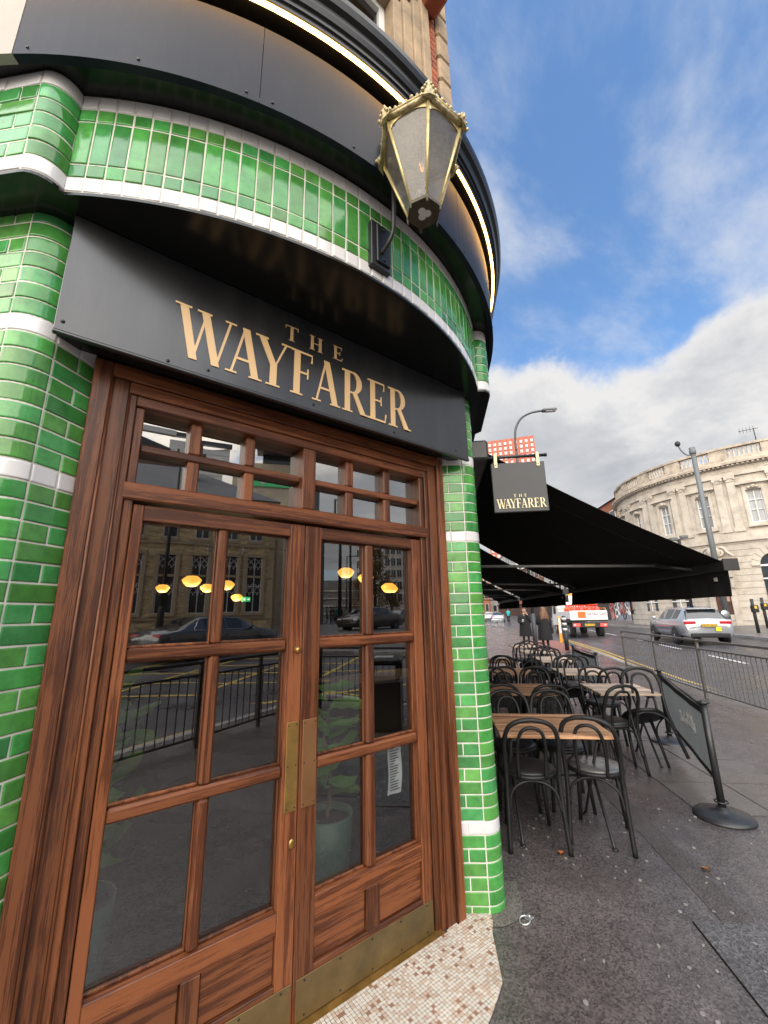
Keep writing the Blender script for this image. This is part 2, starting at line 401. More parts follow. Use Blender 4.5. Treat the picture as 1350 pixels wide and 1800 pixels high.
def glyph(c):
    if c == 'W':
        return [para(0.30, 0.02, TK), para(0.35, 0.58, TN), para(0.78, 0.48, TK), para(0.85, 1.12, TN), serif(0.10, 0.34, 1), serif(0.55, 0.32, 1), serif(1.15, 0.26, 1)], 1.22
    if c == 'A':
        return [para(0.08, 0.36, TN), para(0.60, 0.32, TK), [(0.20, 0.30), (0.62, 0.30), (0.61, 0.35), (0.21, 0.35)], serif(0.11, 0.26, 0), serif(0.69, 0.32, 0)], 0.84
    if c == 'Y':
        return [L_(0.36, 0, 0.48, TK), [(0.36, 0.44), (0.535, 0.44), (0.21, 1), (0.03, 1)], [(0.47, 0.44), (0.53, 0.48), (0.80, 1), (0.74, 1)], serif(0.445, 0.36, 0), serif(0.12, 0.32, 1), serif(0.77, 0.26, 1)], 0.84
    if c in 'FE':
        p = [L_(0.09, 0, 1, TK), serif(0.175, 0.34, 0), [(0.0, 0.955), (0.62, 0.955), (0.62, 1), (0.0, 1)], [(0.57, 0.80), (0.62, 0.80), (0.62, 0.96), (0.60, 0.96)],
             [(0.26, 0.49), (0.50, 0.49), (0.50, 0.535), (0.26, 0.535)], [(0.47, 0.40), (0.505, 0.40), (0.505, 0.63), (0.47, 0.63)]]
        if c == 'E': p += [[(0.0, 0), (0.64, 0), (0.64, 0.045), (0.0, 0.045)], [(0.62, 0.04), (0.64, 0.04), (0.69, 0.22), (0.64, 0.22)]]
        return p, 0.72
    if c == 'R':
        return [L_(0.09, 0, 1, TK), serif(0.175, 0.34, 0), [(0.0, 0.955), (0.36, 0.955), (0.36, 1), (0.0, 1)], [(0.26, 0.455), (0.36, 0.455), (0.36, 0.50), (0.26, 0.50)]] \
            + bowl(0.35, 0.7275, 0.32, 0.2725, TK, 0.045) + [[(0.62, 0.0), (0.80, 0.0), (0.49, 0.475), (0.34, 0.475)], serif(0.76, 0.22, 0)], 0.84
    if c == 'T':
        return [L_(0.33, 0, 1, TK), serif(0.42, 0.36, 0), [(0.02, 0.955), (0.82, 0.955), (0.82, 1), (0.02, 1)], [(0.02, 0.78), (0.05, 0.78), (0.09, 0.96), (0.02, 0.96)], [(0.79, 0.78), (0.82, 0.78), (0.82, 0.96), (0.75, 0.96)]], 0.84
    if c == 'H':
        return [L_(0.09, 0, 1, TK), L_(0.63, 0, 1, TK), [(0.26, 0.48), (0.64, 0.48), (0.64, 0.525), (0.26, 0.525)]] + [serif(x, 0.34, t) for x in (0.175, 0.72) for t in (0, 1)], 0.90
    return [], 0.4
def letter_mb(c, x, z, h, place, sx=1.0):
    """place(u, v, d) -> world; u along, v up, d out of the board"""
    polys, w = glyph(c); mb = MB()
    for i, p in enumerate(polys):
        d0, d1 = 0.0005, 0.004 + 0.00025 * i
        q = [(x + a * h * sx, z + b * h) for a, b in p]
        area = sum(q[k][0] * q[(k + 1) % len(q)][1] - q[(k + 1) % len(q)][0] * q[k][1] for k in range(len(q)))
        if area < 0: q = q[::-1]
        n = len(q)
        vs_ = [place(a, b, d0) for a, b in q] + [place(a, b, d1) for a, b in q]
        mb.add(vs_, [tuple(range(n - 1, -1, -1)), tuple(range(n, 2 * n))] + [(k, (k + 1) % n, n + (k + 1) % n, n + k) for k in range(n)])
    return mb, w * h * sx
def word(text, x0, x1, z, h, place, mat, parent, gap=0.05, kern=None, name='letter'):
    ws = [glyph(c)[1] for c in text]; kern = kern or {}
    ks = [kern.get(text[i:i + 2], 0) for i in range(len(text) - 1)]
    tot = sum(ws) + gap * (len(text) - 1) + sum(ks)
    sx = (x1 - x0) / (tot * h); x = x0
    for i, c in enumerate(text):
        mb, w = letter_mb(c, x, z, h, place, sx); part(name, mb, mat, parent, recalc=False)
        x += w + (gap + (ks[i] if i < len(ks) else 0)) * h * sx
def script_text(name, body, size, mat, parent, mtx, local=False, ext=0.002):
    """plain block lettering from the built-in font, turned into a mesh"""
    cu = bpy.data.curves.new(name, 'FONT'); cu.body = body; cu.size = size; cu.align_x = 'CENTER'; cu.extrude = ext; cu.resolution_u = 2
    t = bpy.data.objects.new(name, cu); COL.objects.link(t)
    dg = bpy.context.evaluated_depsgraph_get(); me = bpy.data.meshes.new_from_object(t.evaluated_get(dg))
    bpy.data.objects.remove(t); bpy.data.curves.remove(cu)
    me.materials.clear(); me.materials.append(mat)
    Mx = Matrix(mtx)
    if parent is not None and not local: Mx = Matrix.Translation(-wbase(parent)) @ Mx
    me.transform(Mx)
    o = bpy.data.objects.new(name, me); COL.objects.link(o); o.parent = parent
    return o

def brick_wall(name, c, mortar):
    m = pmat(name, c, rough=.88, var=.2, vscale=3); nt = m.node_tree; N = nt.nodes.new; L = nt.links.new; b = nt.nodes['Principled BSDF']
    g = N('ShaderNodeNewGeometry'); sp = N('ShaderNodeSeparateXYZ'); L(g.outputs['Position'], sp.inputs[0])
    ad = N('ShaderNodeMath'); ad.operation = 'MULTIPLY_ADD'; L(sp.outputs[1], ad.inputs[0]); ad.inputs[1].default_value = .41; L(sp.outputs[0], ad.inputs[2])
    cb = N('ShaderNodeCombineXYZ'); L(ad.outputs[0], cb.inputs[0]); L(sp.outputs[2], cb.inputs[1])
    t = N('ShaderNodeTexBrick'); L(cb.outputs[0], t.inputs['Vector']); t.inputs['Scale'].default_value = 1; t.inputs['Brick Width'].default_value = .225; t.inputs['Row Height'].default_value = .075; t.inputs['Mortar Size'].default_value = .006
    t.inputs['Color1'].default_value = (*c, 1); t.inputs['Color2'].default_value = (*[x * .62 for x in c], 1); t.inputs['Mortar'].default_value = (*mortar, 1)
    L(t.outputs['Color'], b.inputs['Base Color']); bp = N('ShaderNodeBump'); bp.inputs['Strength'].default_value = .5; bp.inputs['Distance'].default_value = .008; bp.invert = True; L(t.outputs['Fac'], bp.inputs['Height']); L(bp.outputs[0], b.inputs['Normal']); return m
M['upper_brick'] = brick_wall('red_brick_walling', (.30, .085, .045), (.28, .22, .18))
# ------------------------------------------------------------------ the corner pub
CX, CY = 0.985, 3.33                   # centre of the round corner
FR = 2.05                              # radius of the tiled frieze
pub = thing('corner_pub', 'green tiled corner pub with a curved black fascia and glazed mahogany double doors', 'pub', (CX, 1.9, 0))

class CornerPath:
    """straight, rounded corner, straight; mirrored about the door axis for the other side"""
    def __init__(s, p0, d1, L1, rad, d2, L2, mir=False):
        s.p0, s.d1, s.L1, s.rad, s.d2, s.L2, s.mir = Vector(p0), Vector(d1).normalized(), L1, rad, Vector(d2).normalized(), L2, mir
        s.turn = math.acos(max(-1, min(1, s.d1.dot(s.d2)))); s.La = s.rad * s.turn; s.len = L1 + s.La + L2
        s.n1 = Vector((-s.d1.y, s.d1.x)); s.c = s.p0 + s.d1 * L1 - s.n1 * rad
    def __call__(s, u):
        if u <= s.L1: p, n = s.p0 + s.d1 * u, s.n1
        elif u <= s.L1 + s.La:
            a = -(u - s.L1) / s.rad; n = Vector((s.n1.x * math.cos(a) - s.n1.y * math.sin(a), s.n1.x * math.sin(a) + s.n1.y * math.cos(a))); p = s.c + n * s.rad
        else:
            n = Vector((-s.d2.y, s.d2.x)); p = s.c + n * s.rad + s.d2 * (u - s.L1 - s.La)
        p, n = p.copy(), n.copy()
        if s.mir: p.x = 2 * CX - p.x; n.x = -n.x
        return p, n
class ArcPath:
    def __init__(s, rad): s.rad = rad
    def __call__(s, u):
        a = u / s.rad; n = Vector((math.sin(a), -math.cos(a))); return Vector((CX, CY)) + n * s.rad, n
class FasciaPath:
    """round the corner and on, straight, down both streets"""
    def __init__(s, rad): s.rad = rad; s.h = rad * PI / 4
    def __call__(s, u):
        a = max(-PI / 4, min(PI / 4, u / s.rad)); n = Vector((math.sin(a), -math.cos(a))); p = Vector((CX, CY)) + n * s.rad
        ex = u - max(-s.h, min(s.h, u)); t = Vector((math.cos(a), math.sin(a))); return p + t * ex, n
def us_between(u0, u1, step): 
    k = max(1, int(math.ceil((u1 - u0) / step))); return [u0 + (u1 - u0) * i / k for i in range(k + 1)]
def sweep(path, us, prof, closed=False):
    mb = MB(); mb.smooth = False
    secs = []
    for u in us:
        p, n = path(u); secs.append([Vector((p.x + n.x * o, p.y + n.y * o, z)) for o, z in prof])
    return mb.loft(secs, closed=closed, cap=closed)
def tile_mb(path, u0, u1, z0, z1, nseg=1, h=0.0055, g=0.0027, b=0.0032):
    u0 += g; u1 -= g; z0 += g; z1 -= g
    us = [u0, u0 + b * .35, u0 + b] + us_between(u0 + 2.2 * b, u1 - 2.2 * b, (u1 - u0 - 4.4 * b) / nseg + 1e-9) + [u1 - b, u1 - b * .35, u1]
    hs = [0, .72 * h] + [h] * (len(us) - 4) + [.72 * h, 0]
    zs = [(z0, 0), (z0 + b * .35, .72 * h), (z0 + b, h), (z0 + 2.2 * b, h), (z1 - 2.2 * b, h), (z1 - b, h), (z1 - b * .35, .72 * h), (z1, 0)]
    mb = MB(); mb.smooth = True; secs = []
    jit = [random.uniform(-.0011, .0011) for _ in range(3)]
    for u, hu in zip(us, hs):
        p, n = path(u); f = (u - u0) / (u1 - u0) - .5
        secs.append([Vector((p.x + n.x * o, p.y + n.y * o, z)) for z, o in [(z, min(hu, hz) + (jit[0] + jit[1] * f * 2 + jit[2] * ((z - z0) / (z1 - z0) - .5) * 2 if min(hu, hz) > 0 else 0)) for z, hz in zs]])
    return mb.loft(secs, closed=False)
ROW = 0.0672
Z0 = 0.039
def row_z(i): return Z0 + ROW * i
BANDS = (5, 30, 38)
def pilaster(mir, n_face):
    pil = part('pilaster', sweep(lpath := CornerPath((0, 1.9), (-.76, -.65), .165, .10, (-1, 1), 0.42 if not mir else 0.2, mir), us_between(0, lpath.len, .02), [(.0022, 0), (.0022, 3.115)]), M['grout'], pub)
    P = lpath; a0, a1 = P.L1, P.L1 + P.La
    for i in range(-1, 46):
        z0, z1 = (0.0, row_z(0)) if i < 0 else (row_z(i), min(row_z(i + 1), 3.115))
        if z1 - z0 < .02: continue
        wh = i in BANDS; mt = M['white_tile'] if wh else M['green_tile']; nm = 'white_tile' if wh else 'green_tile'
        odd = i % 2 == 1
        cuts = [0, a0 * .42, a0] if (odd or wh) else [0, a0]
        for k in range(len(cuts) - 1): part(nm, tile_mb(P, cuts[k], cuts[k + 1], z0, z1), mt, pil)
        part('corner_tile', tile_mb(P, a0, a1, z0, z1, nseg=7), mt, pil)
        u = a1; w = .148
        first = True
        end = P.len
        if mir: part(nm, tile_mb(P, u, end, z0, z1), mt, pil); continue
        while u < end - .02:
            ww = w * .5 if (first and odd) else w
            e = min(u + ww, end)
            if end - e < .03: e = end
            part(nm, tile_mb(P, u, e, z0, z1), mt, pil); u = e; first = False
    return P
PL = pilaster(False, 3)
PR = pilaster(True, 1)

# tiled frieze round the corner
PHI = 34.5
fa = ArcPath(FR); fu = FR * R(PHI)
fz = [3.117, 3.184, 3.248, 3.460, 3.523, 3.590]
frieze = part('frieze', sweep(fa, us_between(-fu, fu, .05), [(.0022, 3.117), (.0022, 3.605)]), M['grout'], pub)
NC = 37
for c in range(NC):
    u0, u1 = -fu + 2 * fu * c / NC, -fu + 2 * fu * (c + 1) / NC
    for k in range(5):
        wh = k in (0, 4)
        part('white_tile' if wh else 'green_tile', tile_mb(fa, u0, u1, fz[k], fz[k + 1], nseg=2), M['white_tile' if wh else 'green_tile'], frieze)
p0 = Vector((CX - FR * math.sin(R(PHI)), CY - FR * math.cos(R(PHI))))
BL_ = []
for mir in (False, True):
    B = CornerPath(p0, (-1, -1), .012, .078, (-1, 1), 0.6, mir); BL_.append(B)
    blk = part('pilaster_head', sweep(B, us_between(0, B.len, .012), [(.0022, 3.117), (.0022, 3.605)]), M['grout'], pub)
    a1 = B.L1 + B.La
    zz = [3.117, 3.184] + [3.184 + .0678 * k for k in range(1, 6)] + [3.590]
    for k in range(7):
        wh = k in (0, 6); nm = 'white_tile' if wh else 'green_tile'; mt = M[nm]
        part('corner_tile', tile_mb(B, 0, a1, zz[k], zz[k + 1], nseg=7), mt, blk)
        u = a1; first = True
        while u < B.len - .02:
            ww = .074 if (first and k % 2 and not wh) else .148
            e = min(u + ww, B.len); part(nm, tile_mb(B, u, e, zz[k], zz[k + 1]), mt, blk); u = e; first = False

# black soffits above the sign and under the fascia
def ring_poly(path_l, arc_u, arc, inset):
    pts = []
    for u in us_between(0, path_l[0].len, .02)[::-1]: p, n = path_l[0](u); pts.append((p.x - n.x * inset, p.y - n.y * inset))
    for u in us_between(-arc_u, arc_u, .05)[1:-1]: p, n = arc(u); pts.append((p.x - n.x * inset, p.y - n.y * inset))
    for u in us_between(0, path_l[1].len, .02): p, n = path_l[1](u); pts.append((p.x - n.x * inset, p.y - n.y * inset))
    return pts
low = ring_poly(BL_, fu, fa, -0.004)
mb = MB(); mb.prism(low + [(low[-1][0], 2.7), (low[0][0], 2.7)], 3.103, 3.1155); part('soffit', mb, M['soffit'], pub)
FP = FasciaPath(2.19)
us_all = [-FP.h - 6] + us_between(-FP.h, FP.h, .06) + [FP.h + 14]
pts = [tuple((FP(u)[0] - FP(u)[1] * .01)) for u in us_all]
mb = MB(); mb.prism(pts + [(pts[-1][0], pts[-1][1] + 1.2), (CX, 3.6), (pts[0][0], pts[0][1] + 1.2)], 3.594, 3.612); part('soffit', mb, M['soffit'], pub)
# fascia boards: one curved black run between joints, cream on the far left
UC = -FP.h * (38.7 / 45.0)
seams = [UC, -.62, .55, FP.h + .02, FP.h + 4, FP.h + 8, FP.h + 14]
for a, b in zip(seams[:-1], seams[1:]):
    us = [u for u in us_between(a + .0012, b - .0012, .06)]
    f = part('fascia_board', sweep(FP, us, [(-.03, 3.57), (0, 3.57), (0, 4.0), (-.03, 4.0)], closed=True), M['fascia'], pub)
    for u in us_between(a + .05, b - .05, .42)[:6]:
        for z in (3.60,):
            p, n = FP(u); s_ = MB(); t = Vector((-n.y, n.x)); 
            MM = Matrix.Translation((p.x + n.x * .0015, p.y + n.y * .0015, z)) @ n.to_3d().to_track_quat('Z', 'Y').to_matrix().to_4x4()
            s_.lathe([(.0062, 0), (.005, .002), (.001, .003)], n=8, M=MM); part('screw', s_, M['screw'], f)
us = [-FP.h - 6] + us_between(-FP.h, UC - .002, .05)
part('fascia_board', sweep(FP, us, [(-.03, 3.57), (0.001, 3.57), (0.001, 4.0), (-.03, 4.0)], closed=True), M['cream'], pub, label='cream painted fascia board')
part('cornice', sweep(FP, us_all, [(-.05, 3.99), (-.05, 4.075), (.052, 4.075), (.052, 4.10), (.060, 4.105), (.060, 4.135), (.070, 4.14), (.078, 4.165), (.080, 4.19), (.098, 4.205), (.108, 4.235), (.110, 4.262), (.104, 4.270), (-.60, 4.30), (-.60, 3.99)], closed=True), M['cornice'], pub)
part('light_strip', sweep(FP, [-FP.h - 3] + us_between(-FP.h, FP.h, .06) + [FP.h + 6], [(.029, 4.0745), (.045, 4.0745), (.045, 4.066), (.029, 4.066)], closed=True), M['led'], pub)

# street walls, roof of the ground floor, room behind the doors
def prism_part(name, poly, z0, z1, mat, parent=pub, label=None):
    mb = MB(); mb.prism(poly, z0, z1); return part(name, mb, mat, parent, label=label)
def xy(v): return (v.x, v.y)
pe, ne = PR(PR.len)
s0 = (pe.x + pe.y) * SQ; r0 = (pe.x - pe.y) * SQ
M['wall_paint'] = pmat('dark_green_wall_paint', (0.02, 0.05, 0.03), rough=0.4, var=0.15)
prism_part('wall', [xy(W(s0 - .02, r0 - .012)), xy(W(18, r0 - .012)), xy(W(18, r0 - .25)), xy(W(s0 - .02, r0 - .25))], 0, 3.6, M['wall_paint'])
mirx = lambda p: (2 * CX - p[0], p[1])
prism_part('wall', [mirx(xy(W(s0 - .02, r0 - .012))), mirx(xy(W(18, r0 - .012))), mirx(xy(W(18, r0 - .25))), mirx(xy(W(s0 - .02, r0 - .25)))], 0, 3.6, M['wall_paint'])
# solid backing of the two pilasters
for mir in (False, True):
    P = PR if mir else PL
    q = [P(u)[0] - P(u)[1] * .004 for u in us_between(0, P.len, .03)]
    e = q[-1]; back = [(e.x + (.35 if not mir else -.35) * .7, e.y + .35 * .7), ((.0 if not mir else 2 * CX), 2.02)]
    prism_part('wall', [xy(v) for v in q] + back, 0.0, 3.09, M['grout'])
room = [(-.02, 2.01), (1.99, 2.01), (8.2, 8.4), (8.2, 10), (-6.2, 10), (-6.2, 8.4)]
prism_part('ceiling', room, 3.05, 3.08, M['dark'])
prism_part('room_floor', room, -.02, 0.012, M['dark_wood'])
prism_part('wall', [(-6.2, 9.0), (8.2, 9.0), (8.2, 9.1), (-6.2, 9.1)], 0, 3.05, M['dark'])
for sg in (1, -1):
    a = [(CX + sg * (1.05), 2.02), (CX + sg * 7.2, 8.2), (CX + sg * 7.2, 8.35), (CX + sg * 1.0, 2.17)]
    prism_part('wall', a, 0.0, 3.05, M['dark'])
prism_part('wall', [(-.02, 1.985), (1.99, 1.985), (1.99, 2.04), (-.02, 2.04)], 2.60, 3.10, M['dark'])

# ---------------------------------------------- door frame, transom window and the two doors
def bx(name, x0, x1, y0, y1, z0, z1, mat, parent, b=.004, label=None):
    mb = MB(); mb.cbox(x0, x1, y0, y1, z0, z1, b); return part(name, mb, mat, parent, label=label)
frame = thing('door_frame', None, None); frame.parent = pub
for sg in (0, 1):
    X = (lambda x: x) if sg == 0 else (lambda x: 2 * CX - x)
    bx('jamb', X(.0), X(.062), 1.846, 2.02, 0, 2.62, M['wood_v'], frame)
    bx('jamb', X(.0625), X(.128), 1.858, 2.02, 0, 2.5595, M['wood_v'], frame)
    bx('jamb', X(.1285), X(.160), 1.868, 2.02, 0, 2.5095, M['wood_v'], frame)
    bx('jamb', X(.1605), X(.195), 1.882, 2.02, 0, 2.4645, M['wood_v'], frame)
    mb = MB(); mb.tube([(X(.066), 1.851, 0), (X(.066), 1.851, 2.56)], .006, 8); part('bead', mb, M['wood_v'], frame)
    mb = MB(); mb.tube([(X(.131), 1.862, 0), (X(.131), 1.862, 2.51)], .005, 8); part('bead', mb, M['wood_v'], frame)
bx('head', .0625, 2 * CX - .0625, 1.846, 2.02, 2.56, 2.62, M['wood_h'], frame)
bx('head', .1285, 2 * CX - .1285, 1.858, 2.02, 2.51, 2.5595, M['wood_h'], frame)
bx('head', .1605, 2 * CX - .1605, 1.868, 2.02, 2.465, 2.5095, M['wood_h'], frame)
bx('transom_bar', .150, 2 * CX - .150, 1.866, 2.02, 2.062, 2.132, M['wood_h'], frame, .006)
tr = thing('transom_window', None, None); tr.parent = pub
gx = [(.196, .385), (.437, .640), (.690, .935), (1.012, 1.222), (1.276, 1.496), (1.548, 1.774)]
bx('mullion', .936, 1.011, 1.870, 1.990, 2.133, 2.464, M['wood_v'], tr)
for (a, b_) in ((.386, .436), (.641, .689), (1.223, 1.275), (1.497, 1.547)):
    bx('muntin', a, b_, 1.902, 1.975, 2.133, 2.276, M['wood_v'], tr, .006); bx('muntin', a, b_, 1.902, 1.975, 2.313, 2.464, M['wood_v'], tr, .006)
for (a, b_) in ((.1955, .9355), (1.0115, 1.7745)): bx('muntin', a, b_, 1.900, 1.976, 2.2765, 2.3125, M['wood_h'], tr, .006)
for (a, b_) in gx:
    for (c, d) in ((2.1325, 2.276), (2.313, 2.4645)):
        mb = MB(); k = random.uniform(-.0012, .0012); k2 = random.uniform(-.0008, .0008)
        mb.add([(a - .008, 1.952 + k, c - .008), (b_ + .008, 1.952 - k, c - .008), (b_ + .008, 1.952 - k + k2, d + .008), (a - .008, 1.952 + k + k2, d + .008)], [(0, 1, 2, 3)]); part('glass_pane', mb, M['fanlight'], tr)

def door(x0, x1, gl, glr, vm, push_x, left):
    d = thing('door', None, None, ); d.parent = pub; d['label'] = 'left mahogany door with knob and polished push plate' if left else 'right mahogany door with bronzed push plate'
    yf, yb = 1.888, 1.952
    zt = 2.048
    bx('stile', x0, gl, yf, yb, .008, zt, M['wood_v'], d, .003); bx('stile', glr, x1, yf, yb, .008, zt, M['wood_v'], d, .003)
    e = .0004
    bx('rail', gl + e, glr - e, yf + .001, yb, 1.985, zt, M['wood_h'], d, .003)
    bx('rail', gl + e, glr - e, yf + .001, yb, .338, .412, M['wood_h'], d, .003)
    bx('rail', gl + e, glr - e, yf + .001, yb, .008, .170, M['wood_h'], d, .003)
    bx('muntin', gl + e, glr - e, yf + .004, yb, 1.438, 1.486, M['wood_h'], d, .009)
    bx('muntin', gl + e, glr - e, yf + .004, yb, .903, .951, M['wood_h'], d, .009)
    for (za, zb) in ((.4125, .9025), (.9515, 1.4375), (1.4865, 1.9845)):
        bx('muntin', vm[0], vm[1], yf + .006, yb - .002, za, zb, M['wood_v'], d, .009)
    bx('muntin', vm[0] - .012, vm[1] + .012, yf + .001, yb - .001, .1705, .3375, M['wood_v'], d, .003)
    for (a, b_) in ((gl, vm[0] - .0125), (vm[1] + .0125, glr)):
        bx('panel', a + e, b_ - e, yf + .014, yb - .01, .171, .337, M['wood_h'], d, .006)
    for (a, b_) in ((gl, vm[0]), (vm[1], glr)):
        for (za, zb) in ((.412, .903), (.951, 1.438), (1.486, 1.985)):
            # dark bead round the pane, then the pane itself, each hung a hair out of true
            k = random.uniform(-.0010, .0010); k2 = random.uniform(-.0007, .0007)
            mb = MB(); mb.add([(a - .006, 1.934 + k, za - .006), (b_ + .006, 1.934 - k, za - .006), (b_ + .006, 1.934 - k + k2, zb + .006), (a - .006, 1.934 + k + k2, zb + .006)], [(0, 1, 2, 3)]); part('glass_pane', mb, M['glass'], d)
            mb = MB(); t = .006
            mb.cbox(a + e, b_ - e, 1.920, 1.9335, za + e, za + t + .004, .002); mb.cbox(a + e, b_ - e, 1.920, 1.9335, zb - t, zb - e, .002)
            mb.cbox(a + e, a + t, 1.920, 1.9335, za + t + .0045, zb - t - .0005, .002); mb.cbox(b_ - t, b_ - e, 1.920, 1.9335, za + t + .0045, zb - t - .0005, .002)
            part('glazing_bead', mb, M['wood_v'], d)
    kp = bx('kick_plate', x0 + .012, x1 - .008, yf - .0035, yf - .0003, .010, .150, M['kick'], d, .001)
    for x in us_between(x0 + .05, x1 - .05, .22):
        for z in (.025, .137):
            mb = MB(); mb.lathe([(.005, 0), (.004, .0015), (.0005, .002)], (x, yf - .0035, z), 8, Matrix.Rotation(R(90), 4, 'X')); part('screw', mb, M['screw'], d)
    pp = bx('push_plate', push_x[0], push_x[1], yf - .004, yf - .0003, .766, 1.126, M['brass'] if left else M['brass_bronze'], d, .0015)
    for x in (push_x[0] + .01, push_x[1] - .01):
        for z in (.78, .946, 1.112):
            mb = MB(); mb.lathe([(.0035, 0), (.003, .001), (.0005, .0015)], (x, yf - .004, z), 8, Matrix.Rotation(R(90), 4, 'X')); part('screw', mb, M['screw'], d)
    if left:
        mb = MB(); mb.lathe([(.017, 0), (.017, .006), (.012, .012), (.012, .016), (.002, .017)], (.943, yf, 1.440), 16, Matrix.Rotation(R(90), 4, 'X')); part('lock', mb, M['brass'], d)
        mb = MB(); mb.lathe([(.014, 0), (.014, .004), (.006, .006)], (.945, yf, .643), 16, Matrix.Rotation(R(90), 4, 'X') @ Matrix.Scale(1.35, 4, (0, 1, 0))); part('lock_cover', mb, M['brass'], d)
    return d
door(.199, .968, .238, .890, (.545, .588), (.903, .961), True)
door(.972, 1.768, 1.065, 1.700, (1.355, 1.408), (.984, 1.056), False)
bx('threshold', .16, 2 * CX - .16, 1.842, 2.01, -.01, .0075, M['brass'], pub, .003)

# ---------------------------------------------- upper storey in stone and brick
YW = 1.75
up = thing('upper_storey', None, None); up.parent = pub
Zb, Zt = 4.25, 8.9
def qb(name, x0, x1, y0, y1, z0, z1, mat, b=.006): return bx(name, x0, x1, y0, y1, z0, z1, mat, up, b)
for sg in (0, 1):
    X = (lambda x: 2 * CX - x) if sg == 0 else (lambda x: x)
    # stepped stone surround, strip of brickwork, then quoins on the angle
    qb('window_surround', X(1.60), X(1.70), YW + .035, YW + .4, Zb, 6.80, M['stone'])
    qb('window_surround', X(1.7005), X(1.80), YW + .015, YW + .4, Zb, 6.88, M['stone'])
    qb('window_surround', X(1.8005), X(1.88), YW - .005, YW + .4, Zb, 6.96, M['stone'])
    qb('window_surround', X(1.8805), X(1.97), YW - .03, YW + .4, Zb, 7.04, M['stone'])
    z = Zb; k = 0
    while z < Zt:
        for (a, b_) in (((1.9715, 2.09),) if k % 2 else ((1.9715, 2.03), (2.0335, 2.09))):
            qb('brick', X(a), X(b_), YW + .012, YW + .3, z, z + .068, M['red_brick'], .004)
        z += .0755; k += 1
    z = Zb
    while z < Zt:
        qb('quoin', X(2.0915), X(2.245), YW - .02, YW + .14, z, z + .275, M['stone'], .02); z += .287
    qb('bracket', X(1.885), X(2.075), YW - .20, YW + .01, 6.95, 7.25, M['red_brick'], .03)
mb = MB(); mb.box(-.26, 2.23, YW + .02, YW + .4, 7.045, Zt); part('wall', mb, M['upper_brick'], up)
qb('lintel', .37, 1.60, YW + .03, YW + .4, 6.80, 7.04, M['stone'])
prism_part('wall', [(-.27, YW + .14), (2.24, YW + .14), (12, YW + 9.9), (12, 14), (-10, 14), (-10, YW + 9.9)], 4.28, 4.6, M['red_brick'], up)
prism_part('wall', [(2.235, YW + .139), (12, YW + 9.9), (11.7, YW + 9.9), (1.95, YW + .139)], 4.61, Zt, M['upper_brick'], up)
prism_part('wall', [(-.265, YW + .139), (-10, YW + 9.9), (-9.7, YW + 9.9), (.02, YW + .139)], 4.61, Zt, M['upper_brick'], up)
uw = thing('sash_window', None, None); uw.parent = pub
bx('window_frame', .372, .43, YW + .15, YW + .22, 4.5, 6.798, M['white_frame'], uw); bx('window_frame', 1.54, 1.598, YW + .15, YW + .22, 4.5, 6.798, M['white_frame'], uw)
bx('window_frame', .4305, 1.5395, YW + .15, YW + .22, 6.735, 6.798, M['white_frame'], uw); bx('window_frame', .965, 1.005, YW + .155, YW + .22, 4.5, 6.734, M['white_frame'], uw)
bx('window_frame', .4305, 1.5395, YW + .157, YW + .22, 5.52, 5.57, M['white_frame'], uw)
mb = MB(); mb.box(.43, 1.54, YW + .19, YW + .193, 4.5, 6.74); part('glass_pane', mb, M['window_glass'], uw)
mb = MB(); mb.box(.3, 1.65, YW + .5, YW + .52, 4.3, 7.0); part('blind', mb, pmat('grey_blind', (.16, .16, .16), .9), uw)

# ------------------------------------------------------------------ the name board over the doors
sb = thing('sign_board', 'long dark board over the doors reading THE WAYFARER in gold letters', 'sign', (CX, 1.70, 2.6))
mb = MB(); mb.cbox(-.135, 2.075, 1.702, 1.718, 2.60, 3.101, .002); part('board', mb, M['sign'], sb)
mb = MB(); mb.cbox(-.128, 2.068, 1.7185, 1.845, 2.624, 2.640, .001); part('return_panel', mb, M['soffit'], sb)
mb = MB(); mb.cbox(-.137, 2.077, 1.698, 1.7215, 2.588, 2.5995, .003); part('edge_trim', mb, M['sign'], sb)
plc = lambda u, v, d: Vector((u, 1.702 - d, v))
word('WAYFARER', .247, 1.543, 2.658, .246, plc, M['gold'], sb, gap=.05, kern={'WA': -.16, 'AY': -.20, 'YF': .02, 'FA': -.12, 'AR': .02})
word('THE', .728, 1.068, 2.940, .082, plc, M['gold'], sb, gap=.72)
for (x, z) in ((-.112, 2.637), (.232, 2.615), (.388, 2.631), (.897, 2.631), (1.424, 2.622), (1.95, 2.635)):
    mb = MB(); mb.lathe([(.0075, 0), (.006, .003), (.001, .0045)], (x, 1.702, z), 10, Matrix.Rotation(R(90), 4, 'X')); part('screw', mb, M['screw'], sb)

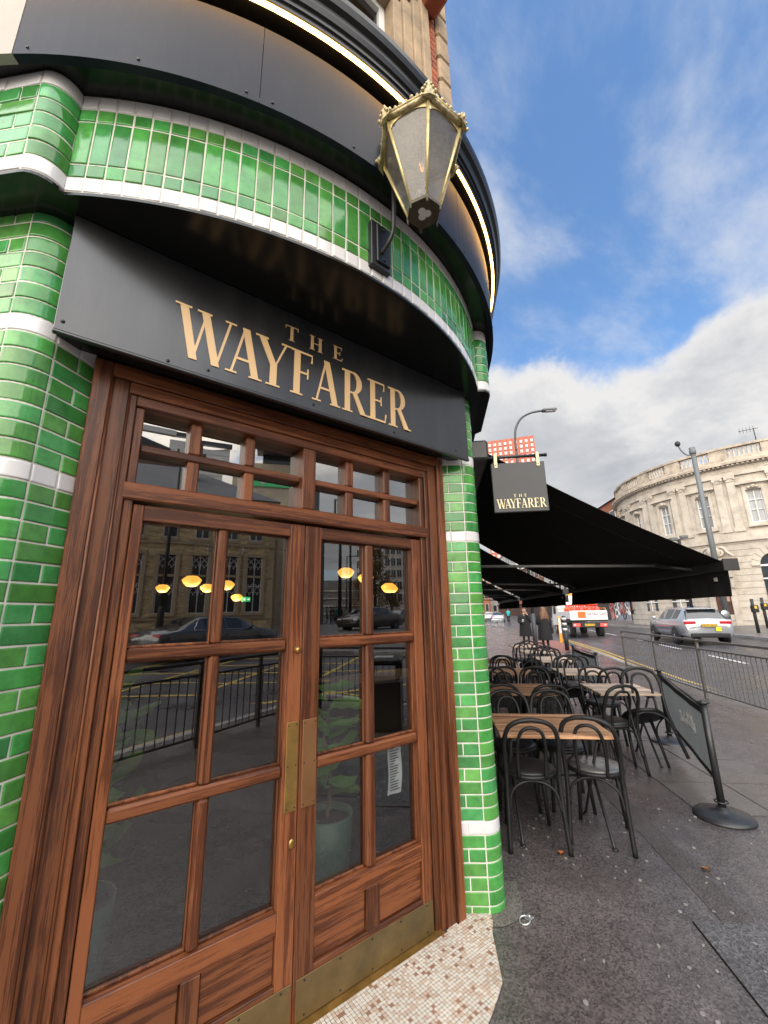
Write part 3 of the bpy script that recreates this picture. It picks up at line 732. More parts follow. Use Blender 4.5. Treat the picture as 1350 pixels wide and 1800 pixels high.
# ------------------------------------------------------------------ the brass lantern on its bracket
M['lant_brass'] = pmat('pale_lantern_brass', (0.62, 0.50, 0.23), rough=0.36, metal=0.45, var=0.2, vscale=30, dirt=(.06, .045, .02), dirt_amt=.5, dirt_scale=22)
M['cast_brass'] = pmat('tarnished_cast_brass', (0.50, 0.41, 0.22), rough=0.5, metal=0.35, var=0.35, vscale=40, dirt=(.035, .03, .02), dirt_amt=.85, dirt_scale=25, bump=.6, bscale=60)
M['lant_base'] = pmat('blackened_lantern_base', (0.075, 0.062, 0.040), rough=0.6, metal=0.4, var=0.35, vscale=40, bump=.3, bscale=120)
def frosted(name):
    m = bpy.data.materials.new(name); m.use_nodes = True; nt = m.node_tree; nt.nodes.clear(); N = nt.nodes.new; L = nt.links.new
    out = N('ShaderNodeOutputMaterial'); a = N('ShaderNodeMixShader'); b = N('ShaderNodeMixShader'); t = N('ShaderNodeBsdfTransparent'); t.inputs[0].default_value = (.80, .79, .80, 1)
    d = N('ShaderNodeBsdfTranslucent'); d.inputs[0].default_value = (.75, .73, .73, 1); df = N('ShaderNodeBsdfDiffuse'); df.inputs[0].default_value = (.52, .50, .50, 1)
    g = N('ShaderNodeBsdfGlossy'); g.inputs['Roughness'].default_value = .08; g.inputs[0].default_value = (.8, .8, .8, 1); c = N('ShaderNodeMixShader'); fr = N('ShaderNodeFresnel'); fr.inputs[0].default_value = 1.5
    tc = N('ShaderNodeTexCoord'); nz = N('ShaderNodeTexNoise'); nz.inputs['Scale'].default_value = 14; nz.inputs['Detail'].default_value = 6; L(tc.outputs['Object'], nz.inputs[0])
    mr = N('ShaderNodeMapRange'); L(nz.outputs[0], mr.inputs[0]); mr.inputs[1].default_value = .3; mr.inputs[2].default_value = .8; mr.inputs[3].default_value = .17; mr.inputs[4].default_value = .36
    a.inputs[0].default_value = .5; L(d.outputs[0], a.inputs[1]); L(df.outputs[0], a.inputs[2]); L(mr.outputs[0], b.inputs[0]); L(t.outputs[0], b.inputs[1]); L(a.outputs[0], b.inputs[2])
    two_sided(nt, fr, 1.5); L(fr.outputs[0], c.inputs[0]); L(b.outputs[0], c.inputs[1]); L(g.outputs[0], c.inputs[2]); L(c.outputs[0], out.inputs[0]); return m
M['frosted'] = frosted('hazy_lantern_glass')
LX, LY = .995, .962
ZB, ZT = 3.225, 3.575
RB, RT = .069, .178
lan = thing('wall_lantern', 'brass six sided lantern on a black iron bracket over the name board', 'lantern', (LX, LY, ZB))
ang0 = R(-63)
hx = lambda r, k, z: Vector((LX + r * math.cos(ang0 + k * PI / 3), LY + r * math.sin(ang0 + k * PI / 3), z))
for k in range(6):
    a, b_ = hx(RB, k, ZB), hx(RT, k, ZT)
    mb = MB(); mb.tube([a, b_], [.0052, .0075], 6); part('corner_bar', mb, M['lant_brass'], lan)
    mb = MB(); q = [hx(RB - .002, k, ZB), hx(RB - .002, k + 1, ZB), hx(RT - .003, k + 1, ZT), hx(RT - .003, k, ZT)]; mb.add(q, [(0, 1, 2, 3)]); part('lantern_pane', mb, M['frosted'], lan)
    # curved head trim in each pane
    mb = MB(); A, B_ = hx(RT + .001, k, ZT), hx(RT + .001, k + 1, ZT); A2, B2 = hx(RT - .012, k, ZT - .045), hx(RT - .012, k + 1, ZT - .045)
    n = 12; top = [A.lerp(B_, i / n) for i in range(n + 1)]; bot = [top[i] - (A - A2) * (1.0 - math.sin(PI * i / n) ** .55 * .86) for i in range(n + 1)]
    mb.loft([[t, b] for t, b in zip(top, bot)], closed=False); part('pane_trim', mb, M['lant_brass'], lan)
    # cast gallery: cornice bar, crest and corner spike with scrolls
    mb = MB(); mb.tube([hx(RT + .006, k, ZT + .006), hx(RT + .006, k + 1, ZT + .006)], .0125, 6); mb.tube([hx(RT + .012, k, ZT + .022), hx(RT + .012, k + 1, ZT + .022)], .007, 6)
    for i in range(1, 8):
        p = hx(RT + .013, k, ZT + .024).lerp(hx(RT + .013, k + 1, ZT + .024), i / 8); mb.ball(p + Vector((0, 0, .006 + .006 * (i % 2))), .0075 + .002 * (i % 2), 7, 5)
    p = hx(RT + .012, k, ZT)
    u_ = (hx(1, k, 0) - Vector((LX, LY, 0))).normalized(); t_ = Vector((-u_.y, u_.x, 0))
    out_ = []
    for (w, z) in ((.034, -.008), (.032, .014), (.020, .030), (.017, .045), (.009, .062), (.001, .078)):
        out_.append([p + t_ * w + u_ * .004 + Vector((0, 0, z)), p + u_ * (.012 if z < .06 else .005) + Vector((0, 0, z)), p - t_ * w + u_ * .004 + Vector((0, 0, z)), p - u_ * .006 + Vector((0, 0, z))])
    mb.loft(out_); 
    for sg in (1, -1):
        for (w, z, rr) in ((.026, .010, .008), (.016, .030, .0065), (.010, .046, .005)): mb.ball(p + t_ * (sg * w) + u_ * .010 + Vector((0, 0, z)), rr, 7, 5)
    part('cast_gallery', mb, M['cast_brass'], lan)
    mb = MB(); c = hx(RB + .002, k, ZB - .012); mb.lathe([(.002, -.022), (.006, -.016), (.003, -.010), (.006, -.004), (.006, .008)], c, 8); part('drop_finial', mb, M['lant_base'], lan)
mb = MB()
# base plate with a trefoil opening lined in pale glass
mb.prism([xy(hx(RB + .005, k, 0)) for k in range(6)], ZB - .012, ZB + .004); part('base_plate', mb, M['lant_base'], lan)
mb = MB()
for k in range(3):
    a = R(75 + 120 * k); mb.lathe([(.0155, -.0135 - .0002 * k), (.0155, -.012)], (LX + .0145 * math.cos(a), LY + .0145 * math.sin(a), ZB), 18, smooth=False)
part('trefoil_light', mb, pmat('pale_trefoil_glass', (.62, .60, .60), .3), lan)
mb = MB(); mb.loft([[hx(RT + .004, k, ZT + .02) for k in range(6)], [hx(RT * .62, k, ZT + .09) for k in range(6)], [hx(.03, k, ZT + .15) for k in range(6)]]); part('roof', mb, M['cast_brass'], lan)
mb = MB(); mb.lathe([(.004, -.03), (.021, -.022), (.030, .004), (.026, .028), (.013, .050), (.012, .07)], (LX, LY, ZT - .125), 14); bulb = part('bulb', mb, glass_mat('bulb_glass', 1.35, (.93, .9, .88)), lan)
mb = MB()
for sg in (1, -1): mb.tube([(LX + sg * .010, LY, ZT - .100), (LX + sg * .002, LY - .003, ZT - .138), (LX - sg * .003, LY + .003, ZT - .118)], .0014, 5)
part('filament', mb, emit_mat('glowing_filament', (1.0, .20, .03), 2.4), bulb)
mb = MB(); mb.lathe([(.013, 0), (.013, .05), (.006, .055), (.006, .13)], (LX, LY, ZT - .055), 10); part('bulb_holder', mb, M['lant_base'], lan)
wall_y = CY - math.sqrt(FR ** 2 - 0.0)
py = 1.262
br = thing('bracket', None, None); br.parent = lan
br.location = (0, 0, 0)
mb = MB(); mb.cbox(.936, 1.050, py - .014, py + .02, 3.160, 3.412, .003); part('back_board', mb, M['black_metal'], br)
mb = MB(); mb.cbox(.962, 1.042, py - .024, py - .0145, 3.182, 3.398, .008); part('back_plate', mb, M['cornice'], br)
for z in (3.205, 3.375):
    mb = MB(); mb.lathe([(.008, 0), (.007, .004), (.001, .005)], (1.002, py - .024, z), 10, Matrix.Rotation(R(90), 4, 'X')); part('screw', mb, M['screw'], br)
def smooth_pts(ctrl, n=8):
    c = [Vector(p) for p in ctrl]; c = [2 * c[0] - c[1]] + c + [2 * c[-1] - c[-2]]; out = []
    for i in range(1, len(c) - 2):
        for k in range(n):
            t = k / n; a, b, d, e = c[i - 1:i + 3]
            out.append(.5 * ((2 * b) + (d - a) * t + (2 * a - 5 * b + 4 * d - e) * t * t + (-a + 3 * b - 3 * d + e) * t ** 3))
    return out + [c[-2]]
mb = MB(); mb.tube(smooth_pts([(.990, py - .02, 3.240), (.994, py - .065, 3.262), (.998, py - .095, 3.305), (.991, py - .112, 3.374), (.994, py - .112, 3.50), (.994, py - .112, 3.60), (.985, py - .115, 3.70), (.975, py - .14, 3.80), (.985, LY + .06, 3.86), (LX, LY, 3.74)]), .0105, 10); part('bracket_pipe', mb, M['black_metal'], br)
for sg in (1, -1):
    mb = MB(); c = [(1.02, py - .09, 3.70)]
    pts = [Vector((1.02 + sg * .004, py - .10 - .012 * i * .9 + .0 , 3.70 + .03 * math.sin(i * .5))) for i in range(4)]
    for i in range(26):
        a = i * .32; rr = .052 * (1 - i / 30); pts.append(Vector((1.02 + sg * (.012 + .055 - rr * math.cos(a)), py - .15, 3.735 + rr * math.sin(a))))
    mb.tube(pts[4:], .006, 6); part('scroll', mb, M['black_metal'], br)
# ------------------------------------------------------------------ pavements, road, kerbs and markings
def asphalt(name, base, rough, grain=260.0, var=.25, wet=.0, spec=.5, bump=.35, patch=(0, 0, 0), patch_amt=0.0, gscale=1.0):
    m = bpy.data.materials.new(name); m.use_nodes = True; nt = m.node_tree; N = nt.nodes.new; L = nt.links.new; b = nt.nodes['Principled BSDF']
    g = N('ShaderNodeNewGeometry'); pos = g.outputs['Position']
    def nz(sc_, det, ro=.6):
        n = N('ShaderNodeTexNoise'); n.inputs['Scale'].default_value = sc_; n.inputs['Detail'].default_value = det; n.inputs['Roughness'].default_value = ro; L(pos, n.inputs['Vector']); return n.outputs[0]
    v = N('ShaderNodeTexVoronoi'); v.inputs['Scale'].default_value = grain * .55 * gscale; L(pos, v.inputs['Vector'])
    f, med, big = nz(grain * gscale, 2), nz(7, 5), nz(.9, 5)
    def mr(x, a, b_, c, d):
        n = N('ShaderNodeMapRange'); L(x, n.inputs[0]); n.inputs[1].default_value = a; n.inputs[2].default_value = b_; n.inputs[3].default_value = c; n.inputs[4].default_value = d; return n.outputs[0]
    def mul(a, b_):
        n = N('ShaderNodeMath'); n.operation = 'MULTIPLY'; L(a, n.inputs[0]); L(b_, n.inputs[1]); return n.outputs[0]
    sepc = N('ShaderNodeSeparateColor'); L(v.outputs['Color'], sepc.inputs[0])
    val = mul(mul(mr(sepc.outputs[0], 0, 1, 1 - var * 1.9, 1 + var * 1.9), mr(med, .3, .7, 1 - var * .7, 1 + var * .7)), mr(big, .3, .7, 1 - var, 1 + var))
    hs = N('ShaderNodeHueSaturation'); hs.inputs['Color'].default_value = (*base, 1); L(val, hs.inputs['Value'])
    col = hs.outputs[0]
    if patch_amt:
        mx = N('ShaderNodeMixRGB'); L(mr(nz(1.7, 6, .65), .50, .72, 0, patch_amt), mx.inputs[0]); L(col, mx.inputs[1]); mx.inputs[2].default_value = (*patch, 1); col = mx.outputs[0]
    L(col, b.inputs['Base Color'])
    L(mr(big, .35, .68, max(.12, rough - wet), rough + wet * .6), b.inputs['Roughness']); b.inputs['Specular IOR Level'].default_value = spec
    bp = N('ShaderNodeBump'); bp.inputs['Strength'].default_value = bump; bp.inputs['Distance'].default_value = .004
    ad = N('ShaderNodeMath'); ad.operation = 'ADD'; L(v.outputs['Distance'], ad.inputs[0]); L(f, ad.inputs[1]); L(ad.outputs[0], bp.inputs['Height']); L(bp.outputs[0], b.inputs['Normal'])
    return m
M['pave'] = asphalt('damp_pavement_asphalt', (0.083, 0.071, 0.069), .30, wet=.20, spec=.65, bump=.34, patch=(.045, .036, .035), patch_amt=.6, gscale=.75)
M['road'] = asphalt('damp_road_asphalt', (0.062, 0.058, 0.064), .42, wet=.18, spec=.55, bump=.4, patch=(.045, .043, .047), patch_amt=.5, gscale=.6)
M['slab'] = asphalt('wet_paving_slab', (0.098, 0.085, 0.078), .40, wet=.22, var=.18, spec=.6, bump=.2, patch=(.06, .05, .045), patch_amt=.7)
M['patch'] = asphalt('grey_asphalt_patch', (0.082, 0.079, 0.080), .45, wet=.2, bump=.6, gscale=.6)
M['kerb'] = asphalt('granite_kerb', (0.24, 0.23, 0.22), .6, var=.2, bump=.25)
M['far_pave'] = asphalt('far_pavement', (0.13, 0.118, 0.112), .5, wet=.15, bump=.3)
M['yellow'] = pmat('worn_yellow_paint', (0.52, 0.36, 0.07), rough=.6, var=.25, vscale=3, dirt=(.10, .09, .08), dirt_amt=.7, dirt_scale=6, world_co=True)
M['white_line'] = pmat('worn_white_paint', (0.62, 0.61, 0.60), rough=.6, var=.15, vscale=3, dirt=(.10, .09, .09), dirt_amt=.7, dirt_scale=5, world_co=True)
M['tactile'] = pmat('red_tactile_paving', (0.26, 0.11, 0.085), rough=.55, var=.2, vscale=5, world_co=True)

# kerb line of the near pavement, (along, across) the street then round the corner
KB = [(60, 9.0), (40, 7.7), (26, 6.75), (18.5, 6.15), (14.4, 5.65), (11.5, 5.32), (8.5, 5.12), (5, 5.15), (1.8, 5.35)]
kerb_pts = [W(s, r) for s, r in KB] + [Vector((4.75, -3.98, 0)), Vector((4.1, -3.86, 0)), Vector((3.38, -3.58, 0)), Vector((1.16, -2.56, 0)), Vector((-1.2, -1.6, 0)), Vector((-2.8, -.4, 0)), Vector((-8, 4.8, 0)), Vector((-40, 36.8, 0))]
def resample(pts, step):
    out = []
    for a, b in zip(pts[:-1], pts[1:]):
        k = max(1, int((b - a).length / step)); out += [a.lerp(b, i / k) for i in range(k)]
    return out + [pts[-1]]
def rr_(p): return (p.x - p.y) * SQ
kp = resample(kerb_pts, 1.0)
# pavement sheet
mb = MB(); poly = [(p.x, p.y) for p in kp] + [(-40, 60), (60, 90)]
me_v = [(x, y, 0.0) for x, y in poly]; mb.add(me_v, [tuple(range(len(me_v) - 1, -1, -1))])
tag(part('pavement', mb, M['pave']), kind='structure')
# the road: one sheet to the horizon, rising gently across the street
mb = MB(); xs = [-1500, -400, -120, -60, -30, -10] + [i * 2.0 for i in range(-2, 20)] + [44, 52, 64, 90, 150, 400, 1500]
rs = xs
ss = [-1500, -300, -100, -40, -15, 0, 15, 30, 45, 60, 90, 150, 400, 1500]
secs = [[(lambda v: (v.x, v.y, G(r) - .11))(W(s, r)) for r in rs] for s in ss]
mb.smooth = True; mb.loft(secs, closed=False); tag(part('road', mb, M['road']), kind='structure')
# kerbstones
kerb = thing('kerb', None, None); tag(kerb, kind='structure')
kk = resample(kerb_pts[3:14], .92)
for a, b in zip(kk[:-1], kk[1:]):
    d = (b - a); L0 = d.length; d.normalize(); n = Vector((-d.y, d.x, 0))
    mb = MB(); Mx = Matrix.Translation(a) @ Matrix(((d.x, n.x, 0, 0), (d.y, n.y, 0, 0), (0, 0, 1, 0), (0, 0, 0, 1)))
    mb.cbox(.004, L0 - .004, -.002, .145, -.14, .006 + random.uniform(-.002, .002), .012, Mx); part('kerbstone', mb, M['kerb'], kerb)
# yellow lines along the near kerb
def ribbon(mb, pts, off, w, z):
    L_s = []
    for i, p in enumerate(pts):
        t = (pts[min(i + 1, len(pts) - 1)] - pts[max(i - 1, 0)]).normalized(); n = Vector((-t.y, t.x, 0))
        a, b = p + n * (off - w / 2), p + n * (off + w / 2)
        L_s.append([Vector((a.x, a.y, G(rr_(a)) - .11 + z)), Vector((b.x, b.y, G(rr_(b)) - .11 + z))])
    mb.loft(L_s, closed=False)
kl = resample(kerb_pts[2:15], .6)
for off in (.30, .50):
    mb = MB(); ribbon(mb, kl, off if True else 0, .085, .006); tag(part('yellow_line', mb, M['yellow']), kind='structure')
mk = []
def marking(name, mat, quads, label=None):
    mb = MB()
    for q in quads:
        q = [Vector((*p, 0)) if len(p) == 2 else Vector(p) for p in q]
        mb.add([(p.x, p.y, G(rr_(p)) - .11 + .008) for p in q], [tuple(range(len(q)))])
    return tag(part(name, mb, mat), kind='structure')
def stripe(a, b, w):
    a, b = Vector((*a[:2], 0)), Vector((*b[:2], 0)); n = (b - a).normalized(); n = Vector((-n.y, n.x, 0)) * w / 2
    k = max(1, int((b - a).length / 1.5)); out = []
    for i in range(k):
        p, q = a.lerp(b, i / k), a.lerp(b, (i + 1) / k); out.append([p - n, q - n, q + n, p + n])
    return out
cl = [(10.0, 7.9), (60, 16.0)]
s_ = 9.0
while s_ < 60:
    f = lambda s: 8.4 + (s - 12.4) * .136 - max(0, s - 24) * .03
    marking('white_dash', M['white_line'], stripe(W(s_, f(s_)), W(s_ + 2.2, f(s_ + 2.2)), .11)); s_ += 4.3
# yellow box junction on the crossing behind the photographer
q = []
for a, b in (((1.2, -5.95), (3.5, -4.55)), ((3.5, -4.55), (7.6, -3.6)), ((1.2, -5.95), (-6, -9.0))): q += stripe(a, b, .14)
for i in range(-2, 6):
    a = Vector((-2.5 + i * 2.7, -7.2 + i * .45, 0)); q += stripe(a, a + Vector((8.5, -6.5, 0)), .11); 
    a = Vector((-3.0 + i * 2.7, -12.5 + i * .6, 0)); q += stripe(a, a + Vector((8.6, 7.2, 0)), .11)
marking('box_junction', M['yellow'], q)
# dropped crossing and blistered paving by the far end of the terrace
mb = MB()
def patch_poly(name, pts, z, mat, kind='structure'):
    mb = MB(); mb.add([(p.x, p.y, z) for p in pts], [tuple(range(len(pts)))]); return tag(part(name, mb, mat), kind=kind)
tac = patch_poly('tactile_paving', [W(17.2, 3.6), W(19.0, 5.9), W(24.5, 6.4), W(24.5, 4.9)], .005, M['tactile'])
for i in range(9):
    for j in range(3):
        mb = MB(); c = W(17.9 + i * .72 , 4.35 + j * .52 + i * .09, .005); mb.cbox(c.x - .2, c.x + .2, c.y - .2, c.y + .2, .0055, .012, .004); part('paving_slab', mb, M['tactile'], tac)
# concrete channel and wet slabs by the screen
patch_poly('drain_channel', [W(1.2, 1.42), W(4.85, 1.40), W(4.85, 1.56), W(1.2, 1.60)], .003, asphalt('worn_channel', (.072, .062, .061), .4, wet=.2, bump=.8))
slabs = thing('slab_strip', None, None); tag(slabs, kind='structure')
for i in range(6):
    for j in range(2):
        s0_, r0_ = 4.05 + i * .66, 2.02 + j * .56
        mb = MB(); P = [W(s0_ + .006, r0_ + .006), W(s0_ + .654, r0_ + .006), W(s0_ + .654, r0_ + .554), W(s0_ + .006, r0_ + .554)]
        zz = random.uniform(.005, .008)
        mb.prism([(p.x, p.y) for p in P], .001, zz); part('paving_slab', mb, M['slab'], slabs)
pa = patch_poly('asphalt_patch', [W(2.79, 1.26), W(2.92, 2.9), W(1.2, 2.9), W(2.05, 1.24)], .004, M['patch'])
cv = MB()
for a, b in ((W(2.79, 1.26), W(2.05, 1.24)),):
    cv.tube([a + Vector((0, 0, .004)), b + Vector((0, 0, .004))], .0035, 5)
part('joint_strip', cv, M['soffit'], pa)
# concrete skirting round the foot of the right pilaster
mb = MB()
P = PR; lo = [P(u)[0] + P(u)[1] * .001 for u in us_between(0, P.len, .03)]; hi = [P(u)[0] + P(u)[1] * .10 for u in us_between(.05, P.len, .03)]
pts = [xy(v) for v in lo] + [xy(v) for v in hi[::-1]]
mb.add([(x, y, .0045) for x, y in pts], [tuple(range(len(pts)))]); tag(part('mortar_strip', mb, asphalt('stained_mortar', (.10, .09, .08), .7)), kind='structure')

# mosaic apron in front of the doors
mos = thing('mosaic_floor', None, None, (CX, 1.6, 0)); tag(mos, kind='structure')
def apron_out(x):    # outer edge of the apron (street side)
    return 1.30 + 0.30 * ((x - CX) / 1.0) ** 2 * .95
M['tess_w'] = pmat('cream_tessera', (.54, .49, .425), rough=.5, var=.15, rnd=.16)
M['tess_p'] = pmat('pink_tessera', (.47, .36, .28), rough=.5, var=.15, rnd=.2)
M['tess_b'] = pmat('brown_tessera', (.26, .13, .08), rough=.5, var=.2, rnd=.25)
mb = MB(); n = 24
xs_ = [0.02 + i * (1.93) / n for i in range(n + 1)]
outl = [(x, apron_out(x) - .012) for x in xs_] + [(1.96, 1.845), (.02, 1.845)]
# right-hand end follows the pilaster foot
outl = [(x, apron_out(x)) for x in xs_ if x < 1.86] + [(1.90, 1.60), (1.985, 1.69), (2.07, 1.755), (2.10, 1.79), (1.965, 1.895), (1.8, 1.845), (.02, 1.845)]
mb.prism(outl, -.02, .006); part('mortar_bed', mb, pmat('dark_mosaic_grout', (.085, .07, .06), .9), mos)
def inside(x, y, poly):
    c = False; n = len(poly)
    for i in range(n):
        x1, y1 = poly[i]; x2, y2 = poly[(i + 1) % n]
        if (y1 > y) != (y2 > y) and x < (x2 - x1) * (y - y1) / (y2 - y1) + x1: c = not c
    return c
PT = .0163
cells = []; edge_cells = []
nx, ny = int(2.2 / PT), int(.75 / PT)
for i in range(nx):
    for j in range(ny):
        x, y = .02 + i * PT + random.uniform(-.0004, .0004), 1.22 + j * PT + random.uniform(-.0004, .0004)
        k_ = sum(inside(x + a, y + b, outl) for a in (-.0069, .0069) for b in (-.0069, .0069))
        if k_ == 4: cells.append((x, y))
        elif k_: edge_cells.append((x, y))
pm = lambda u: 'tess_b' if u < .055 else 'tess_p' if u < .40 else 'tess_w'
tm = {}
for k in ('tess_w', 'tess_p', 'tess_b'):
    t = MB(); t.cbox(-.0069, .0069, -.0069, .0069, -.004, .0, .0011); tm[k] = t.mesh('mosaic_tile', M[k])
# the cells shown largest lie nearest the frame's lower edge
def cam_score(c): return (Vector((c[0], c[1], 0)) - Vector((0, 0, 1.6))).length + (3 if c[0] < .95 else 0)
cells.sort(key=cam_score)
rest = {k: MB() for k in tm}
for i, (x, y) in enumerate(cells):
    k = pm(random.random()); zj = .0085 + random.uniform(-.0008, .0006)
    if i < 300:
        o = bpy.data.objects.new('mosaic_tile', tm[k]); COL.objects.link(o); o.parent = mos; o.location = Vector((x, y, zj)) - wbase(mos); o.rotation_euler = (random.uniform(-.02, .02), random.uniform(-.02, .02), random.uniform(-.03, .03))
    else: rest[k].cbox(x - .0069, x + .0069, y - .0069, y + .0069, zj - .004, zj, .0011)
def clip_square(poly, x, y, h):
    for ax, sg, lim in ((0, 1, x + h), (0, -1, -(x - h)), (1, 1, y + h), (1, -1, -(y - h))):
        out = []
        for i in range(len(poly)):
            p, q = poly[i], poly[(i + 1) % len(poly)]; dp, dq = lim - sg * p[ax], lim - sg * q[ax]
            if dp >= 0: out.append(p)
            if dp * dq < 0: t = dp / (dp - dq); out.append((p[0] + (q[0] - p[0]) * t, p[1] + (q[1] - p[1]) * t))
        poly = out
        if len(poly) < 3: return None
    return poly
for x, y in edge_cells:     # cut tiles along the edge of the apron
    c = clip_square(outl, x, y, .0069)
    if c:
        ar = abs(sum(c[i][0] * c[(i + 1) % len(c)][1] - c[(i + 1) % len(c)][0] * c[i][1] for i in range(len(c)))) / 2
        if ar > 1e-5: rest[pm(random.random())].prism(c, .004, .0085)
allr = MB()
for j, k in enumerate(rest):
    o = len(allr.v); allr.v += rest[k].v; allr.f += [[a + o for a in f] for f in rest[k].f]; allr.mi += [j] * len(rest[k].f); allr.sm += [False] * len(rest[k].f)
part('mosaic_tiles', allr, [M[k] for k in rest], mos, kind='stuff')

# far pavement beyond the carriageway
FKB = [(-60, 11.8), (-20, 11.8), (6, 12.0), (12, 12.4), (22, 13.3), (30, 13.55), (38, 13.9), (60, 15.0), (90, 15.6), (200, 19)]
fk = resample([W(s, r) for s, r in FKB], 1.0)
mb = MB(); mb.loft([[Vector((p.x, p.y, G(rr_(p)) - .11)), Vector((p.x, p.y, G(rr_(p)) + .012)), *[(lambda q: Vector((q.x, q.y, G(rr_(q)) + .012)))(p + W(0, o)) for o in (.15, 1.2, 2.5, 4, 6, 9, 30)]] for p in fk], closed=False)
tag(part('far_pavement', mb, M['far_pave']), kind='structure')
fker = thing('far_kerb', None, None); tag(fker, kind='structure')
for a, b in zip(fk[60:120:1], fk[61:121:1]):
    d = (b - a); L0 = d.length; d.normalize(); n = Vector((-d.y, d.x, 0)); z = G(rr_(a))
    mb = MB(); Mx = Matrix.Translation(a) @ Matrix(((d.x, n.x, 0, 0), (d.y, n.y, 0, 0), (0, 0, 1, 0), (0, 0, 0, 1))); mb.cbox(.004, L0 - .004, -.14, .012, z - .13, z + .019, .01, Mx); part('kerbstone', mb, M['kerb'], fker)

# litter: chewing gum spots, fallen leaves, ring bolt
M['gum'] = pmat('old_chewing_gum', (.21, .195, .19), rough=.55, var=.3, vscale=30)
mb = MB()
rg = random.Random(11)
for i in range(520):
    s, r = rg.uniform(.6, 9), rg.uniform(.5, 4.9)
    if rg.random() < .35: s = rg.uniform(.8, 4)
    c = W(s, r, .0045); a = rg.uniform(.004, .013) * (1.2 if rg.random() < .2 else 1); b = a * rg.uniform(.5, 1); th = rg.uniform(0, PI)
    pts = []
    for k in range(8):
        t = 2 * PI * k / 8; q_ = rg.uniform(.8, 1.15); x, y = a * math.cos(t) * q_, b * math.sin(t) * q_
        pts.append((c.x + x * math.cos(th) - y * math.sin(th), c.y + x * math.sin(th) + y * math.cos(th)))
    mb.prism(pts, .001, .0058)
tag(part('chewing_gum', mb, M['gum']), kind='stuff')
def leaf_thing(label, s, r, col, size, rz):
    mb = MB(); mb.smooth = True; n = 7
    prof = [(0, 0), (.25, .34), (.5, .42), (.75, .26), (1, 0)]
    secs = [[(x * size, w * size * k, .006 + .22 * size * abs(k) ** 1.3 + .10 * size * math.sin(x * 5)) for k in (-1, -.5, 0, .5, 1)] for x, w in prof]
    mb.loft(secs, closed=False)
    mb.tube([(0, 0, .007), (-.3 * size, .02 * size, .006)], .0018, 5)
    o = part('fallen_leaf', mb, pmat('dead_leaf', col, .6, var=.35, vscale=60)); o.location = W(s, r); o.rotation_euler = (0, 0, rz); tag(o, label, 'leaf')
leaf_thing('curled brown dead leaf lying alone on the open pavement', 3.24, 1.61, (.20, .095, .045), .06, 1.1)
leaf_thing('flat orange dead leaf on the pavement behind the chair legs', 3.35, .75, (.36, .10, .025), .055, .3)
rb = thing('ring_bolt', 'small galvanised ring bolt in the pavement by the tiled pilaster', 'ring bolt', W(2.71, .39))
M['galv'] = pmat('galvanised_steel', (.52, .53, .54), rough=.35, metal=.8, var=.15, vscale=30)
mb = MB(); mb.tube([(.027 * math.cos(2 * PI * i / 18), .027 * math.sin(2 * PI * i / 18), .009 + .006 * math.cos(2 * PI * i / 18)) for i in range(18)], .0048, 7, closed=True); part('ring', mb, M['galv'], rb, local=True)
mb = MB(); mb.cbox(.018, .062, -.016, .016, 0.001, .008, .002); mb.tube([(.034, -.012, .004), (.034, -.008, .018), (.034, .008, .018), (.034, .012, .004)], .004, 6); part('anchor_plate', mb, M['galv'], rb, local=True)
# ------------------------------------------------------------------ hanging sign
M['hang'] = pmat('charcoal_hanging_sign', (0.050, 0.051, 0.053), rough=.55, var=.06)
hs_ = thing('hanging_sign', 'square charcoal pub sign hanging from a bar, THE WAYFARER along its lower edge', 'hanging sign', W(2.85, .35, 2.2), ST)
hs_.rotation_euler = (0, 0, 0)
def at_s(s0): return Matrix(((SQ, SQ, 0, 0), (-SQ, SQ, 0, 0), (0, 0, 1, 0), (0, 0, 0, 1))) # (r, s, z) -> world
def RS(r, s, z): return W(s, r, z)
MRS = Matrix(((SQ, SQ, 0, 0), (-SQ, SQ, 0, 0), (0, 0, 1, 0), (0, 0, 0, 1)))   # local x = across (r), y = along (s)
mb = MB(); mb.cbox(.430, .795, 2.838, 2.862, 2.262, 2.620, .004, MRS); part('panel', mb, M['hang'], hs_)
mb = MB(); mb.tube([W(2.85, .26, 2.668), W(2.85, .815, 2.668)], .011, 10); mb.lathe([(.013, 0), (.013, .012)], W(2.85, .808, 2.668), 10, MRS @ Matrix.Rotation(R(90), 4, 'Y')); part('bar', mb, M['black_metal'], hs_)
for r in (.464, .752):
    mb = MB(); mb.cbox(r - .011, r + .011, 2.832, 2.8375, 2.585, 2.685, .002, MRS); mb.cbox(r - .011, r + .011, 2.8625, 2.868, 2.585, 2.685, .002, MRS); mb.cbox(r - .011, r + .011, 2.832, 2.868, 2.6852, 2.690, .002, MRS); part('strap', mb, M['pale_gold'], hs_)
    mb = MB(); mb.lathe([(.005, 0), (.003, .003)], W(2.832, r, 2.602), 8, MRS @ Matrix.Rotation(R(90), 4, 'X')); part('bolt', mb, M['screw'], hs_)
plh = lambda u, v, d: W(2.838 - d, u, v)
word('WAYFARER', .450, .778, 2.288, .066, plh, M['pale_gold'], hs_, gap=.05, kern={'WA': -.16, 'AY': -.20, 'FA': -.12})
word('THE', .566, .655, 2.366, .021, plh, M['pale_gold'], hs_, gap=.8)

